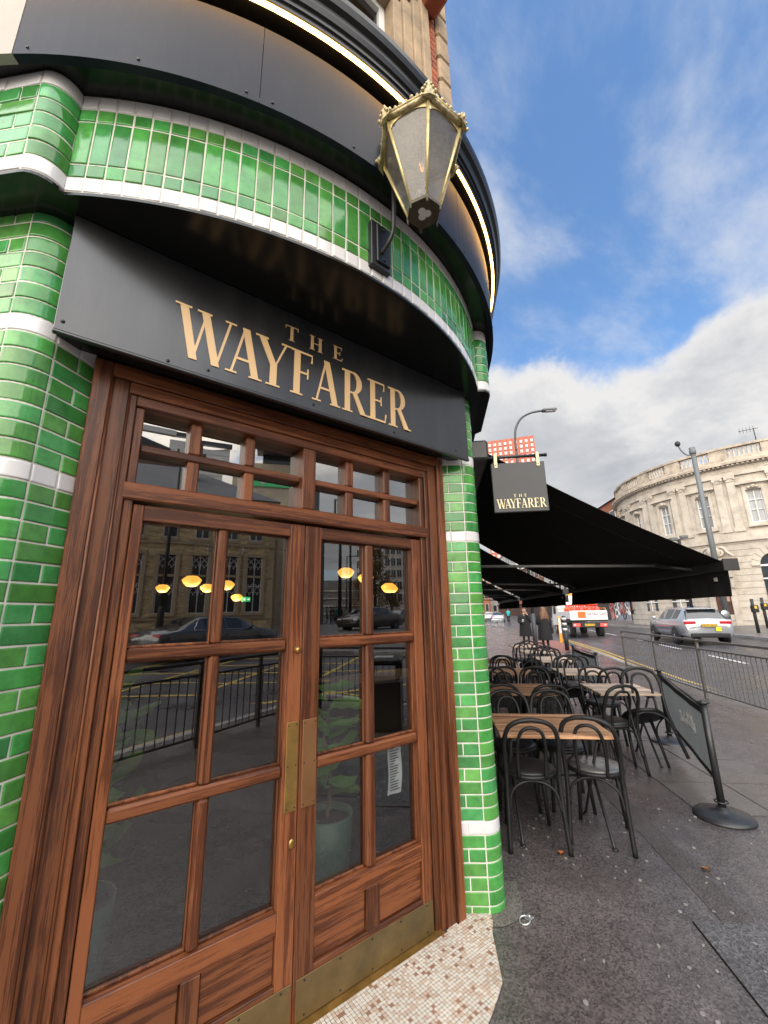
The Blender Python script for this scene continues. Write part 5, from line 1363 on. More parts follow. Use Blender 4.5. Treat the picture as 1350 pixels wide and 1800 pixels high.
# blue graffiti near the pavement
M['blue_paint'] = pmat('blue_spray_paint', (.06, .16, .33), .7, var=.2)
mb = MB()
for k in range(3):
    pts = [bp(161 + k * 1.6 + .55 * math.cos(i * .75 + k), .175, BZ + .95 + .22 * math.sin(i * 1.1 + k) + .06 * k) for i in range(14)]
    mb.tube(pts, .018, 4)
part('graffiti', mb, M['blue_paint'], bank)
ant = thing('aerial', 'small television aerial on the roof of the pale stone building', 'aerial', bp(196.5, -.4, 11.06))
mb = MB(); q = bp(196.5, -.4, 11.05); mb.tube([q, q + Vector((0, 0, .95))], .025, 6); part('mast', mb, M['black_metal'], ant)
mb = MB(); u_ = Vector((-.3, .95, 0)); mb.tube([q + Vector((0, 0, .9)) - u_ * .2, q + Vector((0, 0, .9)) + u_ * .7], .018, 5)
for k in range(5): mb.tube([q + Vector((0, 0, .72)) + u_ * (k * .16), q + Vector((0, 0, 1.08)) + u_ * (k * .16)], .010, 4)
part('dipoles', mb, M['black_metal'], ant)

# ------------------------------------------------------------------ shops and houses up the far side of the street
def facade_mat(name, c, r2=.85, **k): return pmat(name, c, rough=r2, var=.2, vscale=.8, dirt=tuple(x * .4 for x in c), dirt_amt=.4, dirt_scale=.7, **k)
M['brick_far'] = facade_mat('orange_red_brickwork', (.33, .125, .065)); M['render_w'] = facade_mat('pale_render', (.42, .40, .37)); M['brick_dk'] = facade_mat('brown_brickwork', (.15, .085, .06))
M['tower_red'] = facade_mat('red_cladding', (.38, .115, .075)); M['slate'] = facade_mat('grey_slate', (.06, .062, .068)); M['shopdark'] = pmat('dark_shop_front', (.03, .032, .035), .3, var=.5, vscale=1.5)
M['far_white'] = pmat('white_window_surround', (.55, .55, .54), .6, var=.1); M['shutter'] = pmat('steel_roller_shutter', (.33, .34, .36), .5, var=.15, stretch=(1, 1, 30), vscale=2)
LOC = Matrix(((SQ, SQ, 0, 0), (SQ, -SQ, 0, 0), (0, 0, 1, 0), (0, 0, 0, 1)))   # (s, r, z) -> world
def house(label, s0, s1, r0, r1, z0, z1, mat, rows=2, cols=4, shop=None, roof=True, facing='r0', wmat=None, name='terraced_building', cat='building', group=None):
    """block along the street; windows and shop front on the face given"""
    h = thing(name, label, cat, W((s0 + s1) / 2, (r0 + r1) / 2, z0), group=group)
    mb = MB(); mb.box(s0, s1, r0, r1, z0, z1, LOC); part('wall', mb, mat, h)
    if roof:
        mb = MB(); rc = (r0 + r1) / 2; v = [LOC @ Vector(p) for p in ((s0, r0 - .2, z1), (s1, r0 - .2, z1), (s1, rc, z1 + 1.8), (s0, rc, z1 + 1.8), (s0, r1, z1), (s1, r1, z1))]
        mb.add(v, [(0, 1, 2, 3), (3, 2, 5, 4), (0, 3, 4), (1, 5, 2), (0, 4, 5, 1)]); part('roof', mb, M['slate'], h)
        mb = MB(); mb.box(s0 + .5, s0 + 1.3, rc - .35, rc + .35, z1 + .8, z1 + 3.0, LOC); part('chimney', mb, mat, h)
    zg = z0 + 3.2 if shop else z0 + .9
    fh = (z1 - zg - .3) / rows
    sh = None
    for f in ((facing,) if isinstance(facing, str) else facing):
        L0 = (s1 - s0) if f in ('r0', 'r1') else (r1 - r0)
        cw = L0 / cols
        for i in range(rows):
            for j in range(cols):
                a = (j + .26) * cw; b = (j + .74) * cw; c, d = zg + i * fh + fh * .22, zg + i * fh + fh * .84
                m1, m2 = MB(), MB()
                if f == 'r0': m1.box(s0 + a, s0 + b, r0 - .05, r0 - .01, c, d, LOC); m2.box(s0 + a + .1, s0 + b - .1, r0 - .075, r0 - .052, c + .1, d - .1, LOC)
                else: m1.box(s0 - .05, s0 - .01, r0 + a, r0 + b, c, d, LOC); m2.box(s0 - .075, s0 - .052, r0 + a + .1, r0 + b - .1, c + .1, d - .1, LOC)
                wn = part('window', m1, M['far_white'] if wmat is None else wmat, h); part('pane', m2, M['far_glass'], wn)
    if shop:
        mb = MB(); mb.box(s0 + .3, s1 - .3, r0 - .12, r0 - .02, z0, z0 + 2.6, LOC); part('shop_front', mb, M['shopdark'], h)
        mb = MB(); mb.box(s0 + .2, s1 - .2, r0 - .3, r0 - .02, z0 + 2.62, z0 + 3.1, LOC); part('shop_fascia', mb, shop, h)
    return h
gz = G(16.5)
sg1 = house('red brick building beside the curved stone one, graffiti on its shutter', 39.6, 52, 17.2, 28, .4, 11.8, M['brick_far'], 2, 5, shop=M['render_w'], facing=('r0', 's0'))
# the painted roller shutter
mb = MB()
for i in range(26): mb.box(39.9, 44.2, 17.02, 17.06 + .0, .5 + i * .1 + .008, .5 + (i + 1) * .1 - .008, LOC)
shp = part('roller_shutter', mb, M['shutter'], sg1)
cols_ = [(.62, .6, .58), (.03, .03, .035), (.42, .12, .10), (.30, .32, .45)]
gr = random.Random(5)
for k in range(7):
    mb = MB(); c0 = 40.3 + k * .56; pts = []
    for i in range(18): pts.append(LOC @ Vector((c0 + .42 * math.sin(i * .7 + k) + .12 * math.cos(i * 1.9), 17.0 - .004 * k, 1.55 + .85 * math.sin(i * .37 + k * 1.3) * (.5 + .5 * math.sin(i * .9)))))
    mb.tube(pts, .07 if k % 2 == 0 else .045, 4); part('graffiti', mb, pmat('spray_paint', cols_[k % 4], .7), shp)
house('pale shop row beyond the red brick building', 52.4, 66, 16.5, 26, .3, 9.5, M['render_w'], 2, 6, shop=M['shopdark'], facing=('r0', 's0'))
house('brown brick shop row farther up the far side', 66.5, 88, 16.0, 27, .3, 9.0, M['brick_dk'], 2, 9, shop=M['tower_red'], facing=('r0', 's0'))
house('tall pale building closing the far side of the street', 90, 120, 17, 34, .3, 15, M['render_w'], 4, 10, shop=M['shopdark'], facing=('r0', 's0'))
house('orange brick terrace across the end of the street', 128, 140, 3, 16, 0, 12, M['brick_far'], 3, 6, facing=('s0',), roof=False)
house('brown terrace at the near side end of the street', 100, 130, -14, 2.0, 0, 12, M['brick_dk'], 3, 5, facing=('s0',))
house('pale block with white signs beyond the cars', 132, 150, 16.5, 31, 0, 17, M['render_w'], 5, 6, facing=('s0',), roof=False)
# red tower block
TW = thing('tower_block', 'tall red tower block with a grid of white windows, rising behind the awning', 'tower', W(212, 50, 0))
Mt = Matrix.Translation(W(212, 50, 0)) @ Matrix.Rotation(R(45 - 11), 4, 'Z')
# local x away from the viewer, y to the left
def tower(hw0, hw1, z1, ncol, nrow, p):
    mb = MB(); mb.box(0, 22, hw0, hw1, 0, z1, Mt); part('wall', mb, M['tower_red'], p)
    cw = (hw1 - hw0) / ncol; fh = 2.75
    wm = MB(); wm.box(-.25, -.02, -cw * .24, cw * .24, -.8, .8); wme = wm.mesh('window', [M['far_white']])
    pm_ = MB(); pm_.box(-.30, -.26, -cw * .18, cw * .18, -.60, .1); pme = pm_.mesh('pane', [M['curtain']])
    cnt = 0
    for i in range(nrow):
        z = z1 - 2.6 - i * fh
        if z < 3: break
        for j in range(ncol):
            if cnt > 290: return
            o = bpy.data.objects.new('window', wme); COL.objects.link(o); o.parent = p; c = Mt @ Vector((0, hw0 + (j + .5) * cw, z)); o.location = c - wbase(p); o.rotation_euler = (0, 0, R(34)); cnt += 1
            q = bpy.data.objects.new('pane', pme); COL.objects.link(q); q.parent = o
tower(-5.5, 21.5, 92, 10, 28, TW)
TW2 = thing('apartment_block', 'lower red apartment block glimpsed between the two awnings', 'building', W(150, 62, 0))
Mt = Matrix.Translation(W(150, 47, 0)) @ Matrix.Rotation(R(45 - 16), 4, 'Z')
tower(-17, 13, 21, 13, 7, TW2)

# ------------------------------------------------------------------ what stands behind the photographer, seen in the door glass
M['lib_stone'] = pmat('coursed_buff_stone', (.80, .61, .34), rough=.9, var=.35, vscale=4, stretch=(1, 1, 3), dirt=(.09, .07, .045), dirt_amt=.75, dirt_scale=2.2, bump=.5, bscale=9)
M['lib_trim'] = pmat('dressed_buff_stone', (.55, .42, .26), rough=.85, var=.2, vscale=3, dirt=(.08, .06, .04), dirt_amt=.6)
M['tracery'] = pmat('white_tracery', (.62, .61, .60), rough=.5)
FO = Vector((8.6, -16.5, 0)); FD = Vector((-6, -1.4, 0)).normalized(); FN = Vector((FD.y, -FD.x, 0)); FN = FN if FN.y > 0 else -FN
MF = Matrix(((FD.x, FN.x, 0, FO.x), (FD.y, FN.y, 0, FO.y), (0, 0, 1, 0), (0, 0, 0, 1)))  # x along the front from its right corner, y out of it
lib = thing('stone_library', 'buff stone building with pointed tracery windows and white crosses, reflected in the left door', 'building', FO + FD * 5)
WX = [.93, 2.12, 3.30, 4.70, 6.10, 7.5, 8.9]
def fb(name, x0, x1, y0, y1, z0, z1, mat, parent=lib, b=.01): mb = MB(); mb.cbox(x0, x1, y0, y1, z0, z1, b, MF); return part(name, mb, mat, parent)
fb('wall', -.0, 14, -9, 0, .2, 7.25, M['lib_stone'])
# coarse coursed stones, individually proud, between the window bays
rs_ = random.Random(3)
mb = MB(); z = .5
while z < 7.1:
    x = .05; h = rs_.uniform(.10, .17)
    while x < 10:
        w = rs_.uniform(.18, .42)
        if not any(abs(x + w / 2 - q) < .62 and 1.7 < z < 4.5 for q in WX): mb.cbox(x + .006, x + w - .006, .001, rs_.uniform(.012, .035), z + .006, z + h - .006, .006, MF)
        x += w
    z += h
part('stonework', mb, M['lib_stone'], lib, kind='stuff')
for (z, h) in ((4.98, .14), (3.44, .10), (1.45, .2)): fb('string_course', -.06, 14, .002, .09, z, z + h, M['lib_trim'])
for x in WX:
    w = thing('tracery_window', None, None); w.parent = lib; hw = .37
    fb('surround', x - hw - .16, x - hw, .0, .12, 1.75, 4.45, M['lib_trim'], w); fb('surround', x + hw, x + hw + .16, .0, .12, 1.75, 4.45, M['lib_trim'], w); fb('surround', x - hw - .16, x + hw + .16, .0, .13, 4.451, 4.62, M['lib_trim'], w); fb('surround', x - hw - .16, x + hw + .16, .0, .15, 1.62, 1.749, M['lib_trim'], w)
    mb = MB(); mb.box(x - hw + .001, x + hw - .001, .036, .040, 1.751, 4.449, MF); part('glass_pane', mb, M['far_glass'], w)
    mb = MB()
    for k in (-1, 0, 1): mb.cbox(x + k * (hw - .02) - .022, x + k * (hw - .02) + .022, .045, .085, 1.752, 4.44, .004, MF)
    for zz in (1.775, 3.02): mb.cbox(x - hw + .05, x + hw - .05, .046, .084, zz - .02, zz + .02, .004, MF)
    for zb_ in (2.55, 3.80):
        for k in (-1, 1):
            c = x + k * hw / 2; r_ = hw / 2
            for m_ in (-1, 1):
                pts = [MF @ Vector((c + m_ * (r_ - .02) * math.cos(t), .066, zb_ + .42 * math.sin(t))) for t in (0, .3, .6, .9, 1.2, 1.5)]
                mb.tube(pts, .018, 5)
                pts = [MF @ Vector((c + m_ * (r_ * .5 + r_ * .42 * math.cos(t)), .066, zb_ + .05 + .15 * math.sin(t))) for t in (0, .7, 1.4, 2.1, 2.8, 3.14)]
                mb.tube(pts, .014, 4)
            mb.tube([MF @ Vector((c, .066, zb_ + .42)), MF @ Vector((c - .09, .066, zb_ + .56)), MF @ Vector((c - .17, .066, zb_ + .58))], .015, 4); mb.tube([MF @ Vector((c, .066, zb_ + .42)), MF @ Vector((c + .09, .066, zb_ + .56)), MF @ Vector((c + .17, .066, zb_ + .58))], .015, 4)
    part('tracery', mb, M['tracery'], w)
    u = thing('upper_window', None, None); u.parent = lib; x2 = x + .0
    fb('window_frame', x2 - .31, x2 + .31, .04, .075, 5.28, 6.8, M['tracery'], u)
    for k in (-1, 1): mb = MB(); mb.box(*sorted((x2 + k * .03, x2 + k * .27)), .076, .080, 5.34, 6.74, MF); part('pane', mb, M['far_glass'], u)
    fb('surround', x2 - .42, x2 + .42, .0, .11, 5.125, 5.275, M['lib_trim'], u); fb('surround', x2 - .42, x2 + .42, .0, .11, 6.81, 6.98, M['lib_trim'], u)
for (x, z, k) in ((1.53, 4.80, .27), (5.17, 4.45, .26), (3.0, 4.80, .25), (1.59, 3.20, .19), (4.06, 2.84, .19), (5.21, 2.86, .19), (6.8, 4.75, .25), (2.75, 2.84, .16)):
    cr_ = thing('wall_cross', None, None); cr_.parent = lib
    fb('bar', x - k * 1.05, x + k * 1.05, .05, .075, z - .022, z + .022, M['tracery'], cr_, .004); fb('bar', x - .022, x + .022, .076, .09, z - k, z + k, M['tracery'], cr_, .004)
fb('quoin', -.03, .25, -.2, .05, .2, 7.2, M['lib_trim']); fb('eaves', -.2, 14.2, -9.2, .18, 7.26, 7.42, M['lib_trim'])
for k in range(4): fb('buttress', -.38, -.002, -2.2 * k - 1.6, -2.2 * k - 1.1, .2, 5.6, M['lib_trim'])
mb = MB(); v = [MF @ Vector(p) for p in ((-.3, .3, 7.43), (14.3, .3, 7.43), (14.3, -9.3, 7.43), (-.3, -9.3, 7.43), (3.6, -4.5, 10.1), (14.3, -4.5, 10.1))]
mb.add(v, [(0, 1, 5, 4), (3, 4, 5, 2), (0, 4, 3), (1, 2, 5), (0, 3, 2, 1)]); roofp = part('roof', mb, M['slate'], lib)
fb('chimney', 3.9, 4.5, -3.2, -2.6, 8.9, 10.9, M['brick_dk'], roofp); fb('chimney_pot', 4.1, 4.3, -3.0, -2.8, 10.901, 11.6, M['brick_dk'], roofp)
for k, (x, y) in enumerate(((2.2, 1.3), (3.6, 1.2), (5.6, 1.3))):
    o = thing('picnic_table', ('picnic table under the library windows, right of three', 'picnic table under the library windows, middle of three', 'picnic table under the library windows, left of three')[k], 'picnic table', MF @ Vector((x, y, G(12) - .11)), math.atan2(FD.y, FD.x), group='picnic tables outside the library')
    mb = MB(); mb.cbox(-.75, .75, -.35, .35, .70, .75, .01); part('tabletop', mb, M['brick_dk'], o, local=True)
    for sy in (-.75, .75): mb = MB(); mb.cbox(-.75, .75, sy - .13, sy + .13, .42, .46, .01); part('bench', mb, M['brick_dk'], o, local=True)
    for sx in (-.55, .55): mb = MB(); mb.tube([(sx, -.75, 0), (sx, -.2, .70)], .03, 5); mb.tube([(sx + .06, .75, 0), (sx + .06, .2, .70)], .03, 5); part('trestle', mb, M['brick_dk'], o, local=True)

def polar_block(name, label, az0, az1, d, depth, z0, ztop0, ztop1, mat, cat='building'):
    """block whose front spans two bearings from the mirrored viewpoint (0, 3.86)"""
    C0 = Vector((0, 3.86, 0)); A = C0 + Vector((math.cos(R(az0)), math.sin(R(az0)), 0)) * d; B = C0 + Vector((math.cos(R(az1)), math.sin(R(az1)), 0)) * d
    t = (B - A).normalized(); n = Vector((t.y, -t.x, 0)); n = n if n.y < 0 else -n
    o = thing(name, label, cat, (A + B) / 2); mb = MB(); P = [A, B, B + n * depth, A + n * depth]; zt = [ztop0, ztop1, ztop1, ztop0]
    mb.add([(p.x, p.y, z0) for p in P] + [(p.x, p.y, z) for p, z in zip(P, zt)], [(3, 2, 1, 0), (4, 5, 6, 7), (0, 1, 5, 4), (1, 2, 6, 5), (2, 3, 7, 6), (3, 0, 4, 7)]); part('wall', mb, mat, o)
    L0 = (B - A).length; F = Matrix(((t.x, -n.x, 0, A.x), (t.y, -n.y, 0, A.y), (0, 0, 1, 0), (0, 0, 0, 1)))
    return o, F, L0
M['clad'] = pmat('pale_grey_cladding', (.74, .72, .66), .7, var=.08); M['clad_dk'] = pmat('dark_grey_cladding', (.07, .075, .08), .5, var=.2); M['tan'] = facade_mat('tan_render', (.62, .52, .36)); M['grid'] = facade_mat('concrete_frame', (.72, .66, .58)); M['pink_conc'] = facade_mat('grey_concrete', (.22, .22, .21))
E0 = lambda k, d: 1.6 + k * d
o, F, L0 = polar_block('stepped_rooftop', 'dark clad building with a sloping parapet, top left of the reflection', -89, -80.4, 40, 10, 0, E0(.415, 40), E0(.372, 40), M['clad_dk'])
mb = MB(); mb.box(-.3, L0 + .3, .01, .5, E0(.40, 40), E0(.412, 40), F); part('parapet', mb, M['clad'], o)
o, F, L0 = polar_block('brown_gable', 'brown brick gable behind the slate roof in the reflection', -84.4, -79.3, 34, 8, 0, E0(.351, 34), E0(.331, 34), M['brick_dk'])
o, F, L0 = polar_block('clad_block', 'pale block clad in horizontal boards, reflected in the fanlight', -80.6, -74.3, 48, 8, 0, E0(.378, 48), E0(.402, 48), M['clad'])
for i in range(16):
    mb = MB(); mb.box(0.02, L0 - .02, .02, .12, E0(.20, 48) + i * .58, E0(.20, 48) + i * .58 + .54, F); part('cladding_board', mb, M['clad'], o)
mb = MB(); mb.box(-.2, L0 + .2, -.2, .35, E0(.402, 48), E0(.402, 48) + .45, F); part('parapet', mb, M['clad_dk'], o)
o, F, L0 = polar_block('tan_block', 'tan building carrying a green hoarding with white marks', -73.0, -63.0, 46, 12, 0, E0(.372, 46), E0(.372, 46), M['tan'])
mb = MB(); mb.box(L0 * .30, L0 + .5, -.5, 1.6, E0(.395, 46), E0(.41, 46), F); part('roof_canopy', mb, M['clad_dk'], o)
mb = MB(); mb.box(L0 * .38, L0 * .98, -.3, .0, E0(.372, 46), E0(.395, 46), F); part('clerestory', mb, M['far_glass'], o)
gb = thing('green_hoarding', 'bright green hoarding with white arrow marks, high on the tan building', 'hoarding', F @ Vector((L0 * .5, .2, E0(.30, 46))))
M['green_board'] = pmat('green_board', (.10, .72, .24), .5, var=.05)
mb = MB(); mb.box(L0 * .20, L0 * .80, .02, .14, E0(.302, 46), E0(.329, 46), F); part('board', mb, M['green_board'], gb)
for x in (.42, .66):
    mb = MB(); c = L0 * x; zc = E0(.3155, 46); v = [F @ Vector(p) for p in ((c - .55, .16, zc + .1), (c, .16, zc - .5), (c + .55, .16, zc + .1), (c + .3, .16, zc + .1), (c + .3, .16, zc + .5), (c - .3, .16, zc + .5), (c - .3, .16, zc + .1))]; mb.add(v, [tuple(range(7))]); part('arrow', mb, M['tracery'], gb)
o, F, L0 = polar_block('dark_office', 'dark block at the left edge of the right door reflection', -64.0, -60.6, 38, 12, 0, E0(.30, 38), E0(.30, 38), M['clad_dk'])
o, F, L0 = polar_block('low_concrete_block', 'low grey concrete block in the right door reflection', -61, -55.8, 75, 12, 0, E0(.078, 75), E0(.078, 75), M['pink_conc'])
for i in range(4): mb = MB(); mb.box(0, L0, .02, .2, 1.6 + i * 1.3, 1.75 + i * 1.3, F); part('band', mb, M['grid'], o)
def grid_block(label, az0, az1, d, z, ncol, nrow):
    o, F, L0 = polar_block('apartment_block', label, az0, az1, d, 14, 0, z, z, M['grid'])
    cw = L0 / ncol; fh = (z - 3.2) / nrow
    wm = MB(); wm.box(cw * .14, cw * .86, .01, .04, fh * .16, fh * .86); me = wm.mesh('window', M['far_glass']); fm = MB(); fm.box(cw * .47, cw * .53, .045, .09, fh * .16, fh * .86); fm.box(cw * .14, cw * .86, .045, .09, fh * .16, fh * .24); mf = fm.mesh('frame', M['far_white'])
    for i in range(nrow):
        for j in range(ncol):
            w = bpy.data.objects.new('window', me); COL.objects.link(w); w.parent = o; w.matrix_local = Matrix.Translation(-wbase(o)) @ F @ Matrix.Translation((j * cw, 0, 3.0 + i * fh))
            q = bpy.data.objects.new('frame', mf); COL.objects.link(q); q.parent = w
    return o
grid_block('pale gridded apartment block in the right door, left of two', -56.2, -52.4, 84, E0(.185, 84), 6, 6)
grid_block('tall gridded apartment block in the right door, right of two', -52.0, -43, 66, E0(.222, 66), 11, 7)
house('grey office block along the left hand street', -45, -38, -30, -10, 0, 12, M['render_w'], 3, 5, facing=('r0', 's0'), roof=False)
# ------------------------------------------------------------------ vehicles
M['silver'] = pmat('silver_blue_car_paint', (.33, .35, .38), rough=.22, metal=.35, spec=.6, var=.03, coat=.6)
M['dark_paint'] = pmat('dark_grey_car_paint', (.085, .09, .105), rough=.2, metal=.3, spec=.6, var=.03, coat=.7)
M['brown_paint'] = pmat('bronze_car_paint', (.07, .055, .045), rough=.22, metal=.3, var=.03, coat=.6)
M['white_paint'] = pmat('white_vehicle_paint', (.70, .70, .69), rough=.35, var=.06, dirt=(.35, .33, .30), dirt_amt=.4, dirt_scale=3)
M['car_glass'] = pmat('dark_car_glass', (.02, .022, .025), rough=.04, spec=1.0, var=.2)
M['tyre'] = pmat('tyre_rubber', (.014, .014, .014), rough=.8, var=.2); M['rim'] = pmat('alloy_rim', (.42, .42, .43), rough=.3, metal=.7, var=.1)
M['trim'] = pmat('black_plastic_trim', (.016, .016, .017), rough=.55, var=.1); M['tail'] = pmat('red_tail_lamp', (.42, .012, .02), rough=.15, spec=.8, var=.1)
M['tail_lit'] = emit_mat('lit_tail_lamp', (1, .04, .03), 1.6); M['lamp'] = pmat('clear_lamp', (.6, .6, .6), rough=.1, spec=1, var=.1); M['plate'] = pmat('yellow_number_plate', (.66, .42, .04), rough=.4, var=.05)
M['chrome'] = pmat('chrome_strip', (.6, .6, .6), rough=.12, metal=1, var=.02)
EST = [(-.95, .40, .66, .68, .74, .66, 'h'), (-.90, .30, .94, .96, .83, .72, 'h'), (-.84, .28, .985, 1.00, .86, .72, 'rw'), (-.50, .28, 1.0, 1.345, .88, .60, 'p'), (-.28, .28, 1.0, 1.40, .89, .60, 'sw'), (.32, .27, .99, 1.43, .895, .60, 'p'), (.39, .27, .99, 1.432, .895, .60, 'sw'), (1.18, .26, .97, 1.435, .895, .60, 'p'), (1.26, .26, .97, 1.43, .895, .60, 'sw'), (1.86, .26, .955, 1.37, .89, .58, 'p'), (1.98, .26, .95, 1.335, .89, .57, 'ws'), (2.68, .28, .93, .965, .88, .68, 'h'), (3.15, .28, .86, .90, .87, .66, 'h'), (3.50, .32, .74, .77, .80, .60, 'h'), (3.64, .40, .60, .62, .64, .5, 'h')]
SAL = [(-1.12, .42, .72, .75, .74, .66, 'h'), (-1.07, .32, .92, .96, .84, .72, 'h'), (-.60, .28, .97, 1.03, .89, .70, 'h'), (-.38, .28, .98, 1.05, .90, .70, 'rw'), (.36, .27, .97, 1.38, .91, .58, 'p'), (.50, .27, .97, 1.40, .91, .58, 'sw'), (1.22, .26, .965, 1.425, .915, .59, 'p'), (1.29, .26, .965, 1.425, .915, .59, 'sw'), (1.95, .26, .955, 1.37, .91, .58, 'p'), (2.06, .26, .95, 1.34, .91, .57, 'ws'), (2.85, .28, .93, .97, .90, .70, 'h'), (3.4, .28, .87, .90, .89, .68, 'h'), (3.72, .32, .74, .76, .82, .62, 'h'), (3.86, .40, .60, .62, .66, .5, 'h')]
def car(label, st, paint, loc, rz, group=None, wb=2.70, name='parked_car', lit=False, number=None, chrome=False, cat='car'):
    c = thing(name, label, cat, loc, rz, group)
    rings = []
    for (x, sl, be, tp, w, wt, k) in st:
        h = [(0, sl), (w * .84, sl), (w * .96, sl + .10), (w, sl + (be - sl) * .55), (w * .988, be - .07), (w * .93, be), (wt, tp - .05), (wt * .86, tp), (0, tp + .022)]
        rings.append([Vector((x, y, z)) for y, z in h] + [Vector((x, -y, z)) for y, z in h[-2:0:-1]])
    n = len(rings[0]); body = MB(); body.smooth = True; vs_ = [p for q in rings for p in q]; fs = []; panes = []
    for i in range(len(rings) - 1):
        k = st[i][6]
        for j in range(n):
            f = (i * n + j, i * n + (j + 1) % n, (i + 1) * n + (j + 1) % n, (i + 1) * n + j)
            side = j in (5, 10); top = j in (6, 7, 8, 9)
            if k == 'sw' and side: panes.append(('side_window', [vs_[a] for a in f]))
            elif k in ('rw', 'ws') and top: panes.append((k, [vs_[a] for a in f]))
            else: fs.append(f)
    fs += [tuple(range(n - 1, -1, -1)), tuple(range((len(rings) - 1) * n, len(rings) * n))]
    body.add(vs_, fs); part('body', body, paint, c, local=True)
    for nm, key in (('rear_window', 'rw'), ('windscreen', 'ws')):
        mb = MB(); [mb.add(q, [(0, 1, 2, 3)]) for k, q in panes if k == key]; part(nm, mb, M['car_glass'], c, local=True)
    for k, q in panes:
        if k == 'side_window':
            mb = MB(); mb.add(q, [(0, 1, 2, 3)]); part('side_window', mb, M['car_glass'], c, local=True)
    if chrome:
        for sg in (1, -1):
            sw = [s for s in st if s[6] in ('sw', 'p')]; lo = [(s[0], sg * (s[4] * .93 + .012), s[2] + .004) for s in sw]; hi = [(s[0], sg * (s[5] + .012), s[3] - .05) for s in sw]
            mb = MB(); mb.tube([(sw[0][0] - .32, lo[0][1], lo[0][2])] + lo + [(sw[-1][0] + .45, lo[-1][1], lo[-1][2])], .013, 5); mb.tube([(sw[0][0] - .32, lo[0][1], lo[0][2])] + hi + [(sw[-1][0] + .45, lo[-1][1], lo[-1][2])], .013, 5); part('chrome_surround', mb, M['chrome'], c, local=True)
    for x in (0, wb):
        for sg in (1, -1):
            A = Matrix.Translation((x, sg * .80, .325)) @ Matrix.Rotation(R(90) * -sg, 4, 'X')
            mb = MB(); mb.lathe([(.385, .0), (.385, .106), (.02, .108)], n=26, M=A); part('wheel_arch', mb, M['trim'], c, local=True)
            mb = MB(); mb.lathe([(.20, -.10), (.30, -.10), (.325, -.06), (.325, .10), (.30, .125), (.215, .125)], n=26, M=A); wh = part('wheel', mb, M['tyre'], c, local=True)
            mb = MB(); mb.lathe([(.225, .118), (.215, .128), (.195, .110)], n=22, M=A, cap=False)
            for s_ in range(5):
                B = A @ Matrix.Rotation(s_ * 2 * PI / 5, 4, 'Z'); mb.cbox(.03, .205, -.026, .026, .105, .125, .006, B)
            mb.lathe([(.06, .10), (.055, .130), (.01, .132)], n=12, M=A); part('rim', mb, M['rim'], wh, local=True)
    x0, x1 = st[0][0], st[-1][0]
    mb = MB(); mb.cbox(x0 - .03, x0 + .12, -.66, .66, .30, .46, .03); part('rear_bumper', mb, M['trim'], c, local=True)
    mb = MB(); mb.cbox(x1 - .10, x1 + .02, -.55, .55, .30, .52, .03); part('grille', mb, M['trim'], c, local=True)
    zb = st[1][2]
    for sg in (1, -1):
        mb = MB(); mb.cbox(st[1][0] - .035, st[1][0] + .13, sg * .60 - .20, sg * .60 + .22, zb - .16, zb - .02, .03); part('tail_light', mb, M['tail_lit'] if lit else M['tail'], c, local=True)
        mb = MB(); mb.cbox(st[-2][0] - .12, st[-2][0] + .06, sg * .56 - .17, sg * .56 + .16, st[-2][2] - .10, st[-2][2] + .0, .03); part('headlight', mb, M['lamp'], c, local=True)
        i = [k for k, s in enumerate(st) if s[6] == 'ws'][0]
        mb = MB(); mb.cbox(st[i][0] + .05, st[i][0] + .22, sg * (.93 + .03) - .09, sg * (.93 + .03) + .09, st[i][2] + .0, st[i][2] + .13, .04); part('mirror', mb, paint, c, local=True)
        mb = MB(); mb.tube([(x, sg * (st[3][4] + .012), .74) for x in (.30, .45)], .014, 5); mb.tube([(x, sg * (st[3][4] + .012), .74) for x in (1.15, 1.32)], .014, 5); part('door_handles', mb, paint, c, local=True)
    if number:
        pz = .76
        mb = MB(); mb.cbox(st[0][0] - .075, st[0][0] - .04, -.26, .26, pz - .055, pz + .055, .006); pl = part('number_plate', mb, M['plate'], c, local=True)
        script_text('number', number, .105, M['trim'], pl, Matrix.Translation((st[0][0] - .077, 0, pz - .038)) @ Matrix.Rotation(R(-90), 4, 'Z') @ Matrix.Rotation(R(90), 4, 'X'), local=True)
    return c
def on_ground(s, r, off=-.105): return W(s, r, G(r) + off)
est = car('silver estate car seen from behind, yellow plate and a yellow sticker on its bumper', EST, M['silver'], on_ground(19.2, 10.75), ST - R(9), number='MK70 WXT')
mb = MB(); mb.cbox(-1.005, -.985, .02 - .40, .20 - .40, .53, .69, .004); part('sticker', mb, pmat('bright_yellow_sticker', (.78, .68, .02), .5, var=.05), est, local=True)
mb = MB()
for sg in (1, -1): mb.tube([(-.2, sg * .53, 1.44), (-.1, sg * .53, 1.475), (1.5, sg * .53, 1.475), (1.6, sg * .53, 1.44)], .012, 5)
part('roof_rails', mb, M['chrome'], est, local=True)
mb = MB(); mb.cbox(-.62, -.40, -.52, .52, 1.37, 1.40, .012); part('spoiler', mb, M['silver'], est, local=True)
for k, (s, r, lb, pt, st) in enumerate(((62, 8.6, 'silver car in the far queue beyond the terrace', M['silver'], SAL), (68, 6.4, 'dark car beside the pale one far down the street', M['dark_paint'], EST), (74, 8.9, 'white car at the head of the far queue', M['white_paint'], EST), (80, 6.2, 'last small dark car far down the street', M['brown_paint'], SAL))):
    car(lb, st, pt, on_ground(s, r), ST - R(5), group='cars far down the street', lit=k == 1)
hd = math.atan2(-.36, .93)
car('dark grey saloon car with chrome window trim, reflected in the left door', SAL, M['dark_paint'], Vector((3.5, -12.0, G(11) - .11)), hd, chrome=True, name='saloon_car')
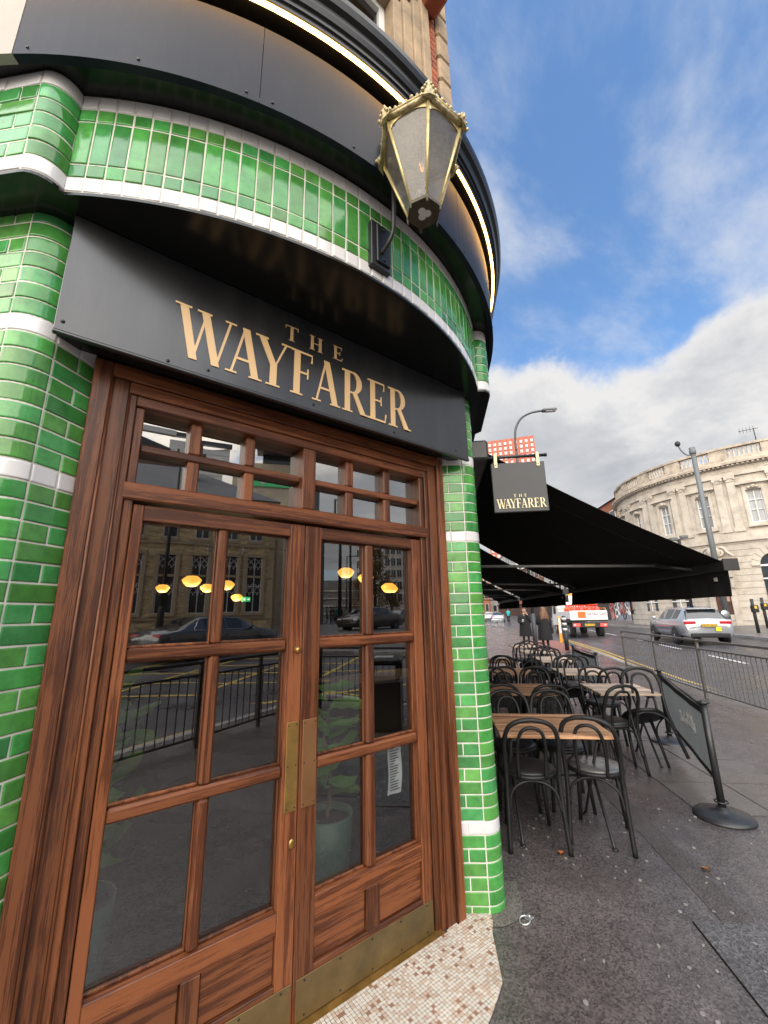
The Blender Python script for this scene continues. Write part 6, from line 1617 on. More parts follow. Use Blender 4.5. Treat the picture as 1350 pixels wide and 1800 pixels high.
car('bronze dark saloon facing us, reflected in the right door', SAL, M['brown_paint'], Vector((16.4, -17.3, 1.0 * .7 - .11)), R(163), name='saloon_car')
for az, d, lb in ((-49.5, 48, 'dark car reflected at the right edge of the right door'), (-55.3, 52, 'pale car parked in the distance of the reflection')):
    p = Vector((math.cos(R(az)) * d, 3.86 + math.sin(R(az)) * d, .58)); car(lb, EST, M['dark_paint'] if az > -52 else M['silver'], p, R(150), group='parked cars in the reflected street')

# flatbed truck with its white tailgate towards us
M['amber'] = pmat('amber_marking', (.75, .30, .03), rough=.5, var=.1); M['orange'] = pmat('bright_orange_panel', (.85, .14, .02), rough=.5, var=.05); M['red_letter'] = pmat('dark_red_lettering', (.22, .015, .03), rough=.5, var=.05); M['cyl'] = pmat('orange_red_gas_bottle', (.75, .065, .03), rough=.35, var=.15)
trk = thing('flatbed_truck', 'white flatbed truck carrying red gas bottles, EXTRA GAS on its tailgate', 'truck', on_ground(25.6, 8.62), ST - R(4))
def tp(name, mb, mat, parent=trk): return part(name, mb, mat, parent, local=True)
mb = MB(); mb.cbox(.0, 5.6, -.42, .42, .55, .72, .02); tp('chassis', mb, M['trim'])
mb = MB(); mb.cbox(-.02, 3.5, -.98, .98, .90, 1.03, .01); tp('load_bed', mb, M['trim'])
mb = MB(); mb.cbox(-.06, -.022, -1.0, 1.0, .97, 1.50, .012); tp('tailgate', mb, M['white_paint'])
for sg in (1, -1):
    mb = MB(); mb.cbox(-.02, 3.5, sg * .985 - .018, sg * .985 + .018, 1.035, 1.46, .008); tp('dropside', mb, M['white_paint'])
mb = MB(); mb.cbox(3.45, 3.5, -.95, .95, 1.04, 2.0, .01); tp('headboard', mb, M['white_paint'])
# cab
mb = MB(); mb.smooth = False
prof = [(3.6, .62), (5.45, .55), (5.52, 1.0), (5.40, 1.25), (5.05, 1.98), (4.9, 2.05), (3.65, 2.05), (3.6, 1.98)]
mb.prism([(x, z) for x, z in prof], -.95, .95, Matrix(((1, 0, 0, 0), (0, 0, 1, 0), (0, 1, 0, 0), (0, 0, 0, 1)))); tp('cab', mb, M['white_paint'])
mb = MB(); mb.cbox(3.585, 3.598, -.7, .7, 1.35, 1.88, .004); tp('rear_window', mb, M['car_glass'])
for sg in (1, -1):
    mb = MB(); mb.cbox(4.05, 4.9, sg * .952 - .006, sg * .952 + .006, 1.30, 1.88, .004); tp('side_window', mb, M['car_glass'])
    mb = MB(); mb.cbox(5.0, 5.08, sg * 1.12 - .09, sg * 1.12 + .09, 1.35, 1.70, .02); tp('mirror', mb, M['trim'])
for x in (.95, 4.6):
    for sg in (1, -1):
        A = Matrix.Translation((x, sg * .78, .36)) @ Matrix.Rotation(R(90) * -sg, 4, 'X')
        mb = MB(); mb.lathe([(.2, -.16), (.34, -.16), (.36, -.12), (.36, .12), (.34, .15), (.22, .15)], n=22, M=A); w_ = tp('wheel', mb, M['tyre'])
        mb = MB(); mb.lathe([(.225, .14), (.20, .155), (.10, .11), (.09, .15), (.01, .152)], n=16, M=A); part('rim', mb, M['white_paint'], w_, local=True)
for sg in (1, -1):
    mb = MB(); mb.cbox(-.075, -.02, sg * .72 - .20, sg * .72 + .16, .62, .78, .015); tp('tail_light', mb, M['tail_lit'])
    mb = MB(); mb.cbox(-.08, -.075, sg * .80 - .05, sg * .80 + .05, .66, .74, .002); tp('indicator', mb, M['lamp'])
mb = MB(); mb.cbox(-.05, .0, -.95, .95, .56, .84, .02); tp('light_bar', mb, M['trim'])
mb = MB(); mb.cbox(-.07, -.052, -.27, .27, .64, .76, .004); npl = tp('number_plate', mb, M['plate'])
MT = lambda y, z: Matrix.Translation((-.064, y, z)) @ Matrix.Rotation(R(-90), 4, 'Z') @ Matrix.Rotation(R(90), 4, 'X')
script_text('number', 'MX17 DVK', .115, M['trim'], npl, Matrix.Translation((-.009, 0, 0)) @ MT(0, .66), local=True)
mb = MB(); mb.cbox(-.066, -.061, .16, .58, 1.09, 1.44, .001); tp('orange_square', mb, M['orange'])
script_text('lettering', 'EXTRA GAS', .185, M['red_letter'], trk, MT(-.43, 1.24), local=True, ext=.003)
for i, (x, y) in enumerate([(x, y) for x in (.45, 1.05, 1.65, 2.25) for y in (-.62, -.2, .22, .64)]):
    g = thing('gas_bottle', 'red gas bottle, %s row from the tailgate, %s' % (('first', 'second', 'third', 'last')[i // 4], ('rightmost', 'second from right', 'second from left', 'leftmost')[i % 4]), 'gas bottle', trk.location + Matrix.Rotation(ST - R(4), 3, 'Z') @ Vector((x, y, 1.03)), group='gas bottles on the truck')
    mb = MB(); mb.lathe([(.14, 0), (.16, .02), (.16, .56), (.12, .66), (.05, .70), (.05, .76), (.09, .76), (.09, .80)], n=14); part('bottle', mb, M['cyl'], g, local=True)
    mb = MB(); mb.tube([(.09 * math.cos(k * PI / 6), .09 * math.sin(k * PI / 6), .81) for k in range(12)], .015, 5, closed=True); part('collar', mb, M['cyl'], g, local=True)
mb = MB()
for sg in (1, -1): mb.tube([(0.1, sg * .97, 1.46), (.1, sg * .97, 1.62), (3.4, sg * .97, 1.62)], .02, 5)
tp('side_bars', mb, M['amber'])

# ------------------------------------------------------------------ people
M['skin'] = pmat('skin', (.48, .29, .21), rough=.55, var=.08); M['hair_brown'] = pmat('long_brown_hair', (.17, .080, .040), rough=.5, var=.4, vscale=40, stretch=(1, 1, .1)); M['coat_black'] = pmat('black_coat_cloth', (.013, .013, .014), rough=.9, var=.3, vscale=12)
M['jeans'] = pmat('dark_jeans', (.035, .045, .075), rough=.9, var=.25, vscale=15); M['shoe'] = pmat('dark_shoe', (.02, .018, .017), rough=.6)
def skin_body(verts, edges, radii, mat_of, mats, root=0, sub=1):
    me = bpy.data.meshes.new('tmp'); me.from_pydata(verts, edges, []); o = bpy.data.objects.new('tmp', me); COL.objects.link(o)
    md = o.modifiers.new('skin', 'SKIN'); md.use_smooth_shade = True; md.branch_smoothing = .3
    for i, r in enumerate(radii): me.skin_vertices[0].data[i].radius = r if isinstance(r, tuple) else (r, r)
    for i in range(len(verts)): me.skin_vertices[0].data[i].use_root = (i == root)
    s = o.modifiers.new('sub', 'SUBSURF'); s.levels = sub; s.render_levels = sub
    dg = bpy.context.evaluated_depsgraph_get(); m2 = bpy.data.meshes.new_from_object(o.evaluated_get(dg)); bpy.data.objects.remove(o)
    m2.materials.clear(); [m2.materials.append(m) for m in mats]
    for p in m2.polygons: p.material_index = mat_of(p.center); p.use_smooth = True
    return m2
def person(label, loc, rz, top, legs, hair, long_hair=True, coat=None, stride=.0, arm_l='down', arm_r='down', bag=False, scale=1.0, group=None, name='person', sit=False):
    h = thing(name, label, 'person', loc, rz, group)
    h.scale = (scale,) * 3
    V, E, Rr = [], [], []
    def j(p, r, par=None):
        V.append(p); Rr.append(r)
        if par is not None: E.append((par, len(V) - 1))
        return len(V) - 1
    pel = j((0, 0, .96), (.13, .155)); wa = j((0, 0, 1.10), (.105, .13), pel); ch = j((.0, 0, 1.30), (.12, .16), wa); nb = j((-.005, 0, 1.45), .062, ch); nk = j((.0, 0, 1.51), .052, nb)
    hb = j((.015, 0, 1.58), (.082, .072), nk); hm = j((.018, 0, 1.65), (.098, .080), hb); ht = j((.005, 0, 1.715), (.07, .062), hm)
    for sg in (1, -1):
        st_ = stride * sg
        if sit: hip = j((.02, sg * .09, .92), .09, pel); kn = j((.34, sg * .10, .72), .07, hip); an = j((.30, sg * .10, .30), .045, kn); j((.42, sg * .10, .26), .04, an)
        else:
            hip = j((.0 + st_ * .12, sg * .09, .88), .092, pel); kn = j((.03 + st_ * .30, sg * .095, .50), .062, hip); an = j((-.02 + st_ * .55, sg * .10, .085 + (.05 if st_ < 0 else 0)), .042, kn); j((.12 + st_ * .55, sg * .11, .035 + (.0 if st_ >= 0 else .02)), (.038, .036), an)
        sh = j((0, sg * .175, 1.395), .066, ch); mode = arm_l if sg > 0 else arm_r
        pts = {'down': ((-.03, sg * .225, 1.13), (.04, sg * .235, .90), (.06, sg * .235, .80)), 'phone': ((.02, sg * .23, 1.13), (.20, sg * .12, 1.38), (.17, sg * .085, 1.52)), 'front': ((.02, sg * .24, 1.13), (.22, sg * .16, 1.10), (.30, sg * .12, 1.14)), 'bars': ((.12, sg * .22, 1.16), (.32, sg * .20, 1.02), (.42, sg * .20, 1.0))}[mode]
        el = j(pts[0], .050, sh); wr = j(pts[1], .036, el); ha = j(pts[2], (.038, .026), wr)
        d = (Vector(pts[2]) - Vector(pts[1])).normalized()
        for k in range(4): b = Vector(pts[2]) + d * .03 + Vector((.0, (k - 1.5) * .016, 0)); f1 = j(tuple(b + d * (.030 + .006 * (1.5 - abs(k - 1.5)))), .0085, ha); j(tuple(b + d * .062 + Vector((.008, 0, -.004))), .0075, f1)
        t1 = j(tuple(Vector(pts[2]) + Vector((.035, -sg * .02, .0))), .010, ha); j(tuple(Vector(pts[2]) + Vector((.05, -sg * .022, 0)) + d * .03), .009, t1)
    hands = [V[i] for i in range(len(V))]
    armend = {1: arm_l, -1: arm_r}
    def mo(c):
        if c.z > 1.49 and abs(c.y) < .11 and not (c.x > .13): return 2
        for sg in (1, -1):
            m_ = armend[sg]
            if m_ == 'down' and c.z < .90 and c.y * sg > .19: return 2
            if m_ == 'phone' and c.y * sg > .03 and c.z > 1.42 and c.x > .10: return 2
            if m_ in ('front',) and c.x > .26 and c.z > 1.0: return 2
            if m_ == 'bars' and c.x > .38: return 2
        if c.z < .10: return 3
        return 1 if c.z < .93 else 0
    me = skin_body(V, E, Rr, mo, [top, legs, M['skin'], M['shoe']])
    b = bpy.data.objects.new('body', me); COL.objects.link(b); b.parent = h
    # face: nose, eyes, mouth, ears
    mb = MB(); mb.ball((.118, 0, 1.635), .016, 7, 5, (1, .8, 1.4)); [mb.ball((.03, sg * .083, 1.64), .022, 7, 5, (.8, .4, 1.3)) for sg in (1, -1)]; part('nose_and_ears', mb, M['skin'], h, local=True)
    mb = MB(); [mb.ball((.098, sg * .032, 1.66), .010, 6, 4, (.6, 1.3, .8)) for sg in (1, -1)]; part('eyes', mb, M['shoe'], h, local=True)
    mb = MB(); mb.cbox(.098, .106, -.024, .024, 1.592, 1.600, .003); part('mouth', mb, pmat('lips', (.35, .12, .10), .5), h, local=True)
    # hair cap and its length down the back
    mb = MB(); mb.smooth = True
    if long_hair:
        secs = []
        for (z, xc, rx, ry, op) in ((1.775, -.0, .02, .02, 0), (1.76, -.002, .07, .062, 0), (1.71, -.012, .112, .098, .25), (1.64, -.030, .112, .108, .75), (1.56, -.055, .10, .120, 1.05), (1.46, -.085, .085, .140, 1.2), (1.34, -.105, .065, .150, 1.2), (1.22, -.115, .045, .140, 1.2), (1.12, -.118, .022, .115, 1.2)):
            secs.append([Vector((xc + rx * math.cos(a) * (1 - (op * .75 if math.cos(a) > 0 else 0)), ry * (1.0 if z > 1.6 else 1.25) * math.sin(a) * (1 + .06 * math.sin(a * 5 + z * 9)), z + .012 * math.sin(a * 4))) for a in [2 * PI * k / 18 for k in range(18)]])
        mb.loft(secs)
    else: mb.ball((-.015, 0, 1.69), .105, 14, 9, (1, .88, .86))
    part('hair', mb, hair, h, local=True)
    if coat:
        mb = MB(); mb.smooth = True
        secs = [[Vector((xo + rx * math.cos(a), ry * math.sin(a), z)) for a in [2 * PI * k / 20 for k in range(20)]] for (z, rx, ry, xo) in ((.45, .23, .30, -.01), (.75, .22, .27, -.01), (.95, .205, .25, -.005), (1.08, .185, .225, 0), (1.25, .18, .24, 0), (1.38, .145, .235, 0), (1.44, .11, .165, 0), (1.48, .075, .085, 0))]
        mb.loft(secs, cap=False); part('coat', mb, coat, h, local=True)
        for sg, mode in ((1, arm_l), (-1, arm_r)):
            pts = {'down': ((0, sg * .18, 1.39), (-.03, sg * .232, 1.13), (.035, sg * .238, .93)), 'phone': ((0, sg * .18, 1.39), (.02, sg * .235, 1.13), (.17, sg * .135, 1.34)), 'front': ((0, sg * .18, 1.39), (.02, sg * .245, 1.13), (.20, sg * .17, 1.10))}[mode]
            mb = MB(); mb.tube(smooth_pts(pts, 5), [.095, .095, .093, .09, .088, .086, .083, .08, .077, .074, .07], 10); part('sleeve', mb, coat, h, local=True)
    if bag:
        bg_ = thing('shoulder_bag', 'black shoulder bag on the arm of the long haired woman', 'bag', Vector(loc) + Matrix.Rotation(rz, 3, 'Z') @ Vector((0, -.27, .85)), rz)
        mb = MB(); mb.cbox(-.15, .15, -.06, .05, -.16, .13, .04); part('bag_body', mb, M['trim'], bg_, local=True); mb = MB(); mb.tube(smooth_pts([(-.10, .0, .12), (-.04, .07, .45), (.0, .09, .57), (.04, .07, .45), (.10, .0, .12)], 6), .012, 6); part('strap', mb, M['trim'], bg_, local=True)
    return h
M['knit'] = pmat('dark_knit_top', (.02, .02, .022), .9); M['teal'] = pmat('teal_jacket', (.02, .36, .36), .7, var=.15); M['khaki'] = pmat('khaki_jacket', (.13, .105, .065), .85, var=.2); M['hair_dark'] = pmat('dark_brown_hair', (.035, .02, .013), .5, var=.3)
w1 = person('woman with long brown hair and a black coat, her back to us', W(18.25, 4.36), ST + R(10), M['coat_black'], M['coat_black'], M['hair_brown'], coat=M['coat_black'], arm_l='front', bag=True, scale=1.0)
w2 = person('woman in a black coat facing us, holding a phone to her ear', W(21.0, 4.15), ST + R(175), M['coat_black'], M['coat_black'], M['hair_brown'], coat=M['coat_black'], arm_l='phone', arm_r='front', stride=.25, scale=1.0)
mb = MB(); mb.lathe([(.085, 1.43), (.10, 1.46), (.085, 1.50), (.075, 1.52)], (0, 0, 0), 14); mb.cbox(.10, .14, -.06, .0, 1.10, 1.45, .015); part('scarf', mb, pmat('beige_scarf', (.36, .27, .20), .9), w2, local=True)
ph = thing('phone', 'phone held to the ear of the woman facing us', 'phone', w2.location + Matrix.Rotation(ST + R(175), 3, 'Z') @ Vector((.175, .105, 1.56)), ST)
mb = MB(); mb.cbox(-.008, .008, -.036, .036, -.075, .075, .004); part('case', mb, M['trim'], ph, local=True)
cup = thing('paper_cup', 'white paper cup in the hand of the woman facing us', 'cup', w2.location + Matrix.Rotation(ST + R(175), 3, 'Z') @ Vector((.345, -.115, 1.10)), 0)
mb = MB(); mb.lathe([(.03, 0), (.042, .11), (.044, .115), (.03, .125)], n=12); part('cup_body', mb, M['white_frame'], cup, local=True)
person('walker in a khaki jacket and jeans on the far pavement, by the litter bin', W(36.6, 16.35, .62), ST + R(150), M['khaki'], M['jeans'], M['hair_dark'], long_hair=True, stride=.3, arm_l='front', arm_r='front', scale=1.0)
cyc = person('cyclist in a teal jacket riding away down the street', on_ground(51.7, 8.43) + Vector((0, 0, .12)), ST, M['teal'], M['jeans'], M['hair_dark'], long_hair=False, sit=True, arm_l='bars', arm_r='bars')
bk = thing('bicycle', 'bicycle under the cyclist in the teal jacket', 'bicycle', on_ground(51.7, 8.43), ST)
for x in (-.45, .58):
    mb = MB(); mb.tube([(x + .33 * math.cos(i * PI / 10), 0, .34 + .33 * math.sin(i * PI / 10)) for i in range(20)], .02, 6, closed=True)
    for i in range(6): mb.tube([(x, 0, .34), (x + .32 * math.cos(i * PI / 3), 0, .34 + .32 * math.sin(i * PI / 3))], .005, 3)
    part('wheel', mb, M['tyre'], bk, local=True)
mb = MB(); [mb.tube(q, .018, 6) for q in ([(-.45, 0, .34), (.05, 0, .32)], [(.05, 0, .32), (-.10, 0, .92)], [(-.45, 0, .34), (-.08, 0, .80)], [(.05, 0, .32), (.44, 0, .80)], [(-.08, 0, .82), (.42, 0, .86)], [(.58, 0, .34), (.42, 0, .95)])]; part('frame', mb, M['trim'], bk, local=True)
mb = MB(); mb.tube([(.46, -.26, 1.0), (.42, 0, .98), (.46, .26, 1.0)], .016, 6); part('handlebar', mb, M['trim'], bk, local=True)
mb = MB(); mb.cbox(-.22, .06, -.06, .06, .92, .96, .02); part('saddle', mb, M['trim'], bk, local=True)
for k, (az, d) in enumerate(((-59.6, 42), (-59.2, 43), (-58.8, 41), (-58.2, 44), (-57.6, 43), (-60.1, 45))):
    p = Vector((math.cos(R(az)) * d, 3.86 + math.sin(R(az)) * d, .59))
    person(('pedestrian in black, third from the left in the reflected crowd', 'pedestrian in khaki in the reflected crowd', 'pedestrian in a teal coat in the reflected crowd', 'pedestrian in black, nearest the lamp post in the reflected crowd', 'pedestrian in a pale top in the reflected crowd', 'pedestrian in denim at the left end of the reflected crowd')[k], p, R(40 + 70 * k), (M['coat_black'], M['khaki'], M['teal'], M['coat_black'], M['render_w'], M['jeans'])[k], M['jeans'], M['hair_dark'], long_hair=False, group='distant pedestrians in the reflection')

# ------------------------------------------------------------------ street furniture
M['grey_pole'] = pmat('grey_painted_pole', (.115, .125, .13), rough=.5, var=.12, vscale=3, dirt=(.06, .06, .06), dirt_amt=.4)
M['lamp_grey'] = pmat('dark_lamp_column', (.05, .052, .055), rough=.5, var=.15)
sl = thing('street_lamp', 'street lamp with a curved arm rising behind the hanging sign', 'street lamp', W(18, 3.9))
b0 = W(18, 3.9)
mb = MB(); mb.tube([b0, b0 + Vector((0, 0, 1.5))], .09, 10); mb.tube([b0 + Vector((0, 0, 1.5)), b0 + Vector((0, 0, 8.6))], [.065, .055], 10); part('column', mb, M['lamp_grey'], sl)
arc = [W(18, 3.9, 8.6), W(18, 3.9, 9.2), W(18, 3.98, 9.72), W(18, 4.25, 10.18), W(18, 4.7, 10.42), W(18, 5.25, 10.50)]
mb = MB(); mb.tube(smooth_pts(arc, 6), .05, 8); part('arm', mb, M['lamp_grey'], sl)
mb = MB(); mb.cbox(5.2, 5.85, 17.86, 18.14, 10.44, 10.56, .04, MRS); part('lamp_head', mb, M['grey_pole'], sl)
mb = MB(); mb.cbox(5.35, 5.8, 17.9, 18.1, 10.425, 10.439, .004, MRS); part('lens', mb, M['lamp'], sl)
bp_ = thing('camera_pole', 'thick grey tapered pole with a small camera at its top, before the pale stone building', 'pole', W(23.7, 14.7, .45))
b0 = W(23.7, 14.7, .40)
mb = MB(); mb.tube([b0, b0 + Vector((0, 0, 9.6))], [.155, .115], 16); part('column', mb, M['grey_pole'], bp_)
mb = MB(); mb.lathe([(.13, 9.58), (.165, 9.62), (.165, 9.80), (.15, 9.82), (.15, 9.98), (.02, 10.0)], b0, 16); part('cap', mb, M['grey_pole'], bp_)
mb = MB(); mb.tube(smooth_pts([b0 + Vector((0, 0, 9.55)), W(23.7, 14.35, 9.98), W(23.7, 14.1, 10.3), W(23.7, 14.02, 10.55)], 5), .035, 6); part('arm', mb, M['grey_pole'], bp_)
mb = MB(); mb.ball(W(23.7, 14.0, 10.66), .14, 10, 8, (1, 1, 1.2)); part('camera', mb, M['trim'], bp_)
cb = thing('control_cabinet', 'dark roadside cabinet with a round mirror beside the silver car', 'cabinet', W(23.3, 14.1, .42))
mb = MB(); mb.cbox(13.85, 14.35, 23.1, 23.5, .40, 1.45, .03, MRS); part('box', mb, M['trim'], cb)
mb = MB(); mb.lathe([(.20, 0), (.20, .03), (.02, .04)], W(23.08, 14.25, 1.28), 18, MRS @ Matrix.Rotation(R(90), 4, 'X')); part('round_plate', mb, M['galv'], cb)
mb = MB(); mb.cbox(13.9, 14.08, 23.085, 23.099, .95, 1.2, .002, MRS); part('notice', mb, M['white_frame'], cb)
cc = thing('cctv_mast', 'short dark mast carrying two cameras above the edge of the awning', 'camera mast', W(27, 14.95, .4))
b0 = W(27, 14.95, .42)
mb = MB(); mb.tube([b0, b0 + Vector((0, 0, 5.3))], .085, 10); part('mast', mb, M['trim'], cc)
for dr, dz in ((-.28, .0), (.30, .12)):
    mb = MB(); c = b0 + Vector((0, 0, 5.15 + dz)); q = W(27, 14.95 + dr, 0); mb.tube([c, Vector((q.x, q.y, c.z + .1))], .03, 6); mb.cbox(14.95 + dr - .22, 14.95 + dr + .22, 26.9, 27.1, c.z + .08, c.z + .26, .03, MRS); part('camera', mb, M['grey_pole'], cc)
bo = thing('bollard', 'tall black bollard with white and amber bands behind the far screen', 'bollard', W(18.66, 5.28))
b0 = W(18.66, 5.28)
mb = MB(); mb.tube([b0, b0 + Vector((0, 0, .78))], .085, 12); part('post', mb, M['trim'], bo)
for i in range(5): mb = MB(); mb.lathe([(.088, .79 + i * .105), (.088, .885 + i * .105)], b0, 14); part('band', mb, M['white_frame'] if i % 2 == 0 else M['trim'], bo)
mb = MB(); mb.lathe([(.085, 1.31), (.07, 1.36), (.01, 1.38)], b0, 12); part('cap', mb, M['trim'], bo)
wm_ = thing('marker_post', 'amber striped marker post beside the truck wheel', 'marker post', W(23.3, 6.35, -.04))
b0 = W(23.3, 6.35, G(6.35) - .11)
mb = MB(); mb.cbox(6.28, 6.42, 23.26, 23.34, b0.z, b0.z + 1.35, .02, MRS); part('post', mb, M['amber'], wm_)
mb = MB(); mb.cbox(6.30, 6.40, 23.252, 23.2595, b0.z + .5, b0.z + 1.25, .001, MRS); part('strip', mb, M['white_frame'], wm_)
sp = thing('sign_post', 'white and amber notice on a post above the truck', 'sign', W(29.6, 9.05, .1))
mb = MB(); mb.tube([W(29.6, 9.05, .05), W(29.6, 9.05, 2.75)], .035, 8); part('post', mb, M['lamp_grey'], sp)
mb = MB(); mb.cbox(8.83, 9.30, 29.55, 29.57, 2.02, 2.55, .005, MRS); part('notice', mb, M['white_frame'], sp); mb = MB(); mb.cbox(8.83, 9.30, 29.55, 29.57, 2.56, 2.80, .005, MRS); part('amber_panel', mb, M['amber'], sp)
def litter_bin(label, s, r, z, sc_=1.0):
    b = thing('litter_bin', label, 'litter bin', W(s, r, z), ST); b.scale = (sc_,) * 3
    mb = MB(); mb.cbox(-.27, .27, -.27, .27, .02, .74, .03); part('body', mb, M['cornice'], b, local=True)
    for sx in (-.23, .23):
        for sy in (-.23, .23): mb = MB(); mb.cbox(sx - .035, sx + .035, sy - .035, sy + .035, .741, .96, .008); part('corner_post', mb, M['cornice'], b, local=True)
    mb = MB(); mb.cbox(-.29, .29, -.29, .29, .9605, 1.06, .03); part('hood', mb, M['cornice'], b, local=True)
    mb = MB(); mb.cbox(-.15, .15, -.12, .12, 1.0605, 1.075, .004); part('stub_plate', mb, M['galv'], b, local=True)
    mb = MB(); mb.cbox(-.275, -.2705, -.10, .10, .42, .62, .001); part('badge', mb, M['white_frame'], b, local=True)
    return b
litter_bin('black litter bin with a hooded top on the far pavement', 34.7, 15.3, .50, 1.0)
litter_bin('black litter bin standing behind the photographer, reflected in the right door', 1.95, 3.72, 0, .92)
for (s, r, lb) in ((21.1, 14.25, 'dark crossing post with a push button box, left of the two on the far pavement'), (23.3, 16.2, 'dark crossing post at the right edge of the photo')):
    p = thing('crossing_post', lb, 'crossing post', W(s, r, G(r) - .0)); b0 = W(s, r, G(r) - .05)
    mb = MB(); mb.tube([b0, b0 + Vector((0, 0, 1.55))], .065, 10); part('post', mb, M['trim'], p)
    mb = MB(); mb.cbox(r - .1, r + .14, s - .16, s + .06, b0.z + .95, b0.z + 1.28, .03, MRS); part('push_button_box', mb, M['trim'], p)
    mb = MB(); mb.cbox(r - .05, r + .05, s - .168, s - .161, b0.z + 1.12, b0.z + 1.24, .002, MRS); part('yellow_panel', mb, M['plate'], p)
rk = thing('cycle_rack', 'row of steel cycle hoops beyond the terrace', 'cycle rack', W(45, 6.3))
for i in range(5):
    mb = MB(); mb.tube(smooth_pts([W(44 + i * .9, 5.9, 0), W(44 + i * .9, 5.9, .65), W(44 + i * .9, 6.0, .78), W(44 + i * .9, 6.5, .78), W(44 + i * .9, 6.6, .65), W(44 + i * .9, 6.6, 0)], 4), .03, 6); part('hoop', mb, M['galv'], rk)
# lamp posts and an autumn tree in the reflected street
def pole(label, az, d, h, arm, r=.07, cat='street lamp'):
    p = Vector((math.cos(R(az)) * d, 3.86 + math.sin(R(az)) * d, .5)); o = thing('street_lamp', label, cat, p, group='lamp posts in the reflected street')
    mb = MB(); mb.tube([p, p + Vector((0, 0, h))], [r * 1.3, r * .8], 8); part('column', mb, M['trim'], o)
    if arm: mb = MB(); mb.tube([p + Vector((0, 0, h - .05)), p + Vector((arm * .83, arm * .55, h + .05))], r * .6, 6); part('arm', mb, M['trim'], o); mb = MB(); c = p + Vector((arm * .83, arm * .55, h + .05)); mb.cbox(c.x - .3, c.x + .3, c.y - .12, c.y + .12, c.z - .06, c.z + .06, .03); part('lamp_head', mb, M['trim'], o)
pole('tall lamp post whose arm shows in the fanlight', -58.4, 30, 9.5, 1.0, .11); pole('lamp post in the middle of the right door reflection', -57.0, 40, 7.6, .0, .12); pole('thin distant lamp post in the right door reflection', -57.5, 60, 9.2, 1.2, .09)
p = FO + FD * 4.66 + FN * 2.0; o = thing('street_lamp', 'dark lamp post in front of the stone library', 'street lamp', p, group='lamp posts in the reflected street')
mb = MB(); mb.tube([p, p + Vector((0, 0, 9))], [.10, .06], 8); part('column', mb, M['trim'], o); mb = MB(); mb.lathe([(.14, 0), (.14, 1.9), (.1, 2.05)], p, 8); part('base', mb, M['trim'], o)
def tree(label, az, d, h, cr, cols, n=2600, sp=None, group=None):
    C0 = Vector((math.cos(R(az)) * d, 3.86 + math.sin(R(az)) * d, .4)); t = thing('street_tree', label, 'tree', C0, group=group); rt = random.Random(int(d * 7))
    mb = MB(); mb.tube([C0, C0 + Vector((.05, 0, h * .3)), C0 + Vector((-.05, .1, h * .6)), C0 + Vector((0, 0, h * .9))], [.17, .13, .08, .02], 8)
    for k in range(12):
        a = k * 2.4; z = h * (.35 + .045 * k); mb.tube([C0 + Vector((0, 0, z)), C0 + Vector((math.cos(a) * cr * .4, math.sin(a) * cr * .4, z + .5)), C0 + Vector((math.cos(a) * cr * .8, math.sin(a) * cr * .8, z + .9))], [.05, .035, .01], 5)
    part('trunk', mb, pmat('tree_bark', (.06, .045, .035), .9, var=.3), t)
    cl = [(rt.gauss(0, cr * .42), rt.gauss(0, cr * .42), h * rt.uniform(.38, 1.0)) for _ in range(46)]
    ms = [MB() for _ in cols]
    for i in range(n):
        c = rt.choice(cl); k = 1.15 - .55 * (c[2] / h); q = C0 + Vector((c[0] * k + rt.gauss(0, .36), c[1] * k + rt.gauss(0, .36), c[2] + rt.gauss(0, .32))); s = rt.uniform(.07, .15)
        u = Vector((rt.gauss(0, 1), rt.gauss(0, 1), rt.gauss(0, 1))).normalized(); v = u.orthogonal().normalized()
        ms[i % len(ms)].add([q - u * s, q + v * s * .6, q + u * s, q - v * s * .6], [(0, 1, 2, 3)])
    for m_, c in zip(ms, cols): part('crown', m_, pmat('autumn_leaves', c, .7, var=.3), t)
AC = [(.20, .12, .02), (.12, .10, .02), (.26, .13, .02), (.10, .055, .02)]
tree('autumn street tree before the gridded flats, right door reflection', -53.4, 44, 8.0, 2.0, AC, group='autumn trees in the reflected street'); tree('lower orange tree at the end of the reflected street', -55.4, 58, 5.4, 2.2, [(.28, .12, .02), (.20, .10, .02)], 1500, group='autumn trees in the reflected street'); tree('thin tree beside the flats at the right of the reflection', -51.2, 56, 5.5, 1.8, AC, 1500, group='autumn trees in the reflected street')

